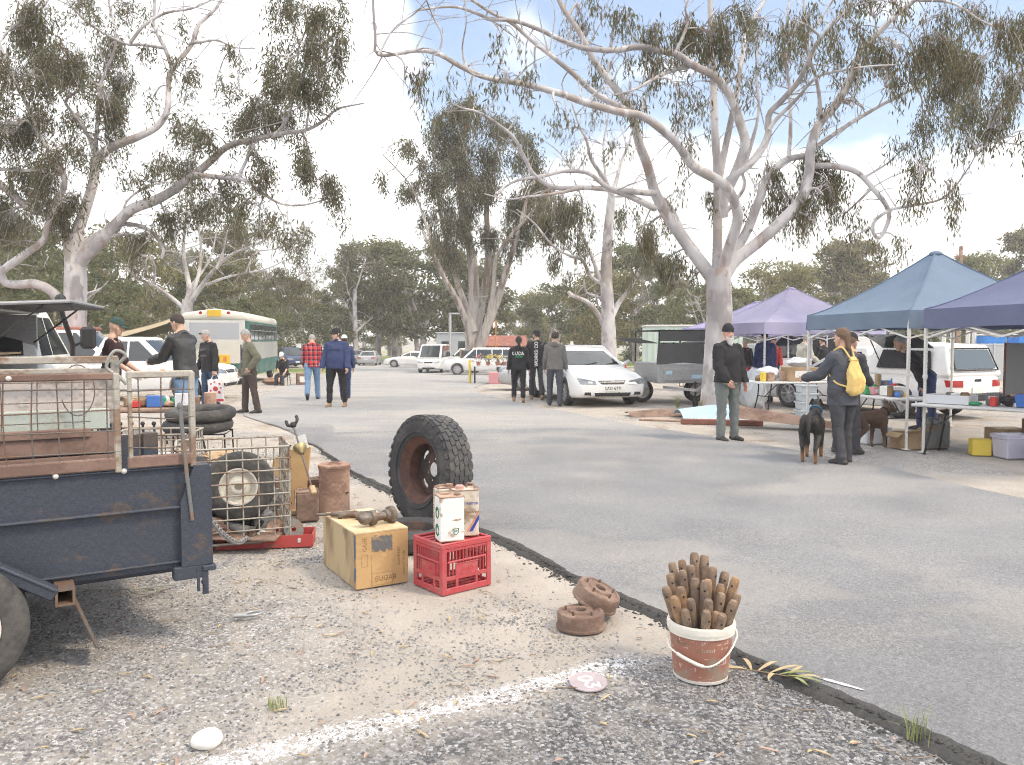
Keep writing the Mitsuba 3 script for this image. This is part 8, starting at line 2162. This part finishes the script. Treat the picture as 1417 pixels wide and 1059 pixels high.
for sd in (1, -1):
    bp.add('strap', MB().tube(spline([w13.T(sd * .04, -.15, 1.37), w13.T(sd * .09, -.05, 1.515), w13.T(sd * .125, .085, 1.42), w13.T(sd * .165, .10, 1.22), w13.T(sd * .185, -.03, 1.06), w13.T(sd * .13, -.16, 1.0)], 26), .013, 6), 'cloth_yellow', True)
person('person in a dark wide brimmed cap standing just beyond the woman', 4.72, 11.25, -58, 1.66, .9, 2, (0, 6), arms=((20, 6, 50, 10), (18, 8, 44, 10)), top='cloth_charcoal', puff=.03, bottom='cloth_charcoal', hat='cap_black', hair='hair_brown', hairlen=.12, seed=14)
person('dark clothed man bending over the stall under the blue gazebo', 7.30, 14.1, 74, 1.80, 1.15, 42, (0, -22), legs=((8, 8, 4), (-4, 6, 4)), arms=((8, 10, 10, 0), (14, 10, 16, 0)), top='cloth_black', puff=.03, bottom='cloth_navy', hair='hair_grey', seed=15)
person('man in a cream jacket and pale cap behind the purple gazebo', 8.05, 22.4, -70, 1.74, 1.1, 12, (0, 14), arms=((30, 8, 40, 0), (30, 8, 40, 0)), top='cloth_cream', puff=.034, bottom='cloth_charcoal', hat='cap_white', hair='hair_grey', hairlen=-1, seed=16)
person('person in dark clothes at the open door of the white van', 9.5, 24.6, 30, 1.66, 1.05, 0, (0, 10), top='cloth_black', bottom='cloth_charcoal', hair='hair_dark', seed=17)
person('dark coated person with their back turned by the purple gazebo leg', 6.45, 20.4, 10, 1.78, 1.15, 6, (0, 12), top='cloth_navy', puff=.036, bottom='cloth_navy', hair='hair_dark', seed=18)
person('person in a red top among the stalls behind the dark coat', 8.2, 25.2, 160, 1.66, 1.0, 4, (0, 10), top='toy_red', bottom='cloth_jean', hair='hair_dark', seed=19)
person('fair haired person in black between the purple gazebos', 7.55, 26.0, 150, 1.62, 1.0, 6, (10, 16), top='cloth_black', bottom='cloth_charcoal', hair='beard_grey', hairlen=.1, seed=20)
# the shopping bag
hw = h3.W(h3.J[-1]['wri'] + h3.J[-1]['fd'] * .09)
t = Thing('shopping_bag', 'white shopping bag with red spots held by the man in the black hoodie', 'bag', tr(*hw) @ rz(8))
P = np.array([[(u * (.15 + .06 * v) + .02 * math.sin(5 * v + u), s * (.045 + .03 * math.sin(math.pi * v)) * math.sqrt(max(0, 1 - abs(u) ** 3)), -.12 - .50 * v + .015 * math.sin(9 * u)) for u in np.linspace(-1, 1, 15)] for v in np.linspace(0, 1, 9) for s in (1,)])
for s in (1, -1):
    Q = P.copy(); Q[:, :, 1] *= s
    t.add('bag_side', MB().sheet(Q, .004), 'bag_white', True)
t.add('handle', MB().tube(spline([(-.09, .0, -.13), (-.03, 0, .0), (.03, 0, .0), (.09, 0, -.13)], 12), .010, 6), 'bag_white', True)
def spot(u, v, r_):
    s = -1
    x = u * (.15 + .06 * v) + .02 * math.sin(5 * v + u); y = -((.045 + .03 * math.sin(math.pi * v)) * math.sqrt(max(0, 1 - abs(u) ** 3)) + .006); z = -.12 - .50 * v
    return MB().ball((x, y, z), (r_, .003, r_), 2)
for u, v_, r_ in ((0, .42, .055), (-.55, .2, .022), (.5, .2, .024), (-.6, .5, .024), (.55, .58, .034), (-.35, .70, .026), (.1, .72, .024), (-.1, .12, .02), (.65, .38, .018)):
    t.add('red_spot', spot(u, v_, r_), 'bag_red', True)
t.add('red_band', MB().sheet(np.array([[(u * .20, -(.050 + .012) * math.sqrt(max(0.05, 1 - abs(u) ** 3)) - .002, -.56 - .05 * v) for u in np.linspace(-.9, .9, 9)] for v in (0, 1)]), .004), 'bag_red', True)
dog('black and tan dog standing beside the woman with the backpack', 3.99, 10.62, -26, 'coat_black', .64, .10, (.02, -.04, -.06, .06), -1, 'fold')
dog('brown prick eared dog standing under the stall table', 5.22, 11.70, -62, 'coat_brown', .56, .06, (.03, -.05, .05, -.05), -1, 'up')
# small heaps by the bus
goods(-8.2, 31.5, 0, [('box', 0, 0, (.5, .5, .45), 20, 'rust', 'brown crate beside the person sitting by the bus'), ('heap', -1.3, .4, (.8, .6, .3), 0, 'rust_pale', 'heap of brown goods left of the person sitting by the bus')])
single('camp_stool', MB().box((0, 0, .44), (.42, .38, .05), bev=.015).tube([(-.18, -.16, .42), (-.20, -.18, 0)], .014, 6).tube([(.18, -.16, .42), (.20, -.18, 0)], .014, 6).tube([(-.18, .16, .42), (-.20, .18, 0)], .014, 6).tube([(.18, .16, .42), (.20, .18, 0)], .014, 6), 'table_leg', 'dark stool under the person sitting by the bus', 'stool', at(-8.85, 31.15, 0))
# things in the open canopy of the left utility
for i, (dx, dy, kind, lb) in enumerate(((-1.55, -.35, 0, 'blue tub in the open canopy of the left utility'), (-1.25, -.30, 1, 'first clear jar beside the blue tub in the canopy'), (-1.12, -.30, 1, 'second clear jar beside the blue tub in the canopy'), (-.98, -.28, 1, 'third clear jar beside the blue tub in the canopy'), (-1.78, -.3, 2, 'white bag of goods left of the blue tub in the canopy'))):
    M = CAN.M @ tr(dx, dy, 1.235)
    if kind == 0:
        t = Thing('storage_tub', lb, 'tub', M); t.own(MB().lathe([(0, 0), (.11, 0), (.14, .16), (.13, .16), (.10, .015), (0, .015)], 20), 'tub_blue', 40)
    elif kind == 1:
        t = Thing('jar', lb, 'jar', M); t.add('jar_body', MB().lathe([(0, 0), (.05, 0), (.052, .15), (.04, .18), (0, .18)], 16), 'tub_clear', 40); t.add('lid', MB().lathe([(0, .18), (.044, .18), (.044, .205), (0, .205)], 16), 'galv', 40)
    else:
        t = Thing('bundle', lb, 'bag', M); t.own(crumple((0, 0, .09), (.12, .10, .10), 9), 'film_wrap', True)
# ------------------------------------------------------------------ thin air
scene['air'] = {'type': 'homogeneous', 'albedo': {'type': 'rgb', 'value': [0.95, 0.95, 0.95]}, 'sigma_t': 0.0011}
scene['haze'] = {'type': 'cube', 'to_world': T4().translate([0, 340, 25]).scale([560, 480, 45]), 'bsdf': {'type': 'null'}, 'interior': {'type': 'ref', 'id': 'air'}}
setlab('haze', 'thin pale air over the whole place', 'haze', kind='stuff')
scene['camera']['medium'] = {'type': 'ref', 'id': 'air'}
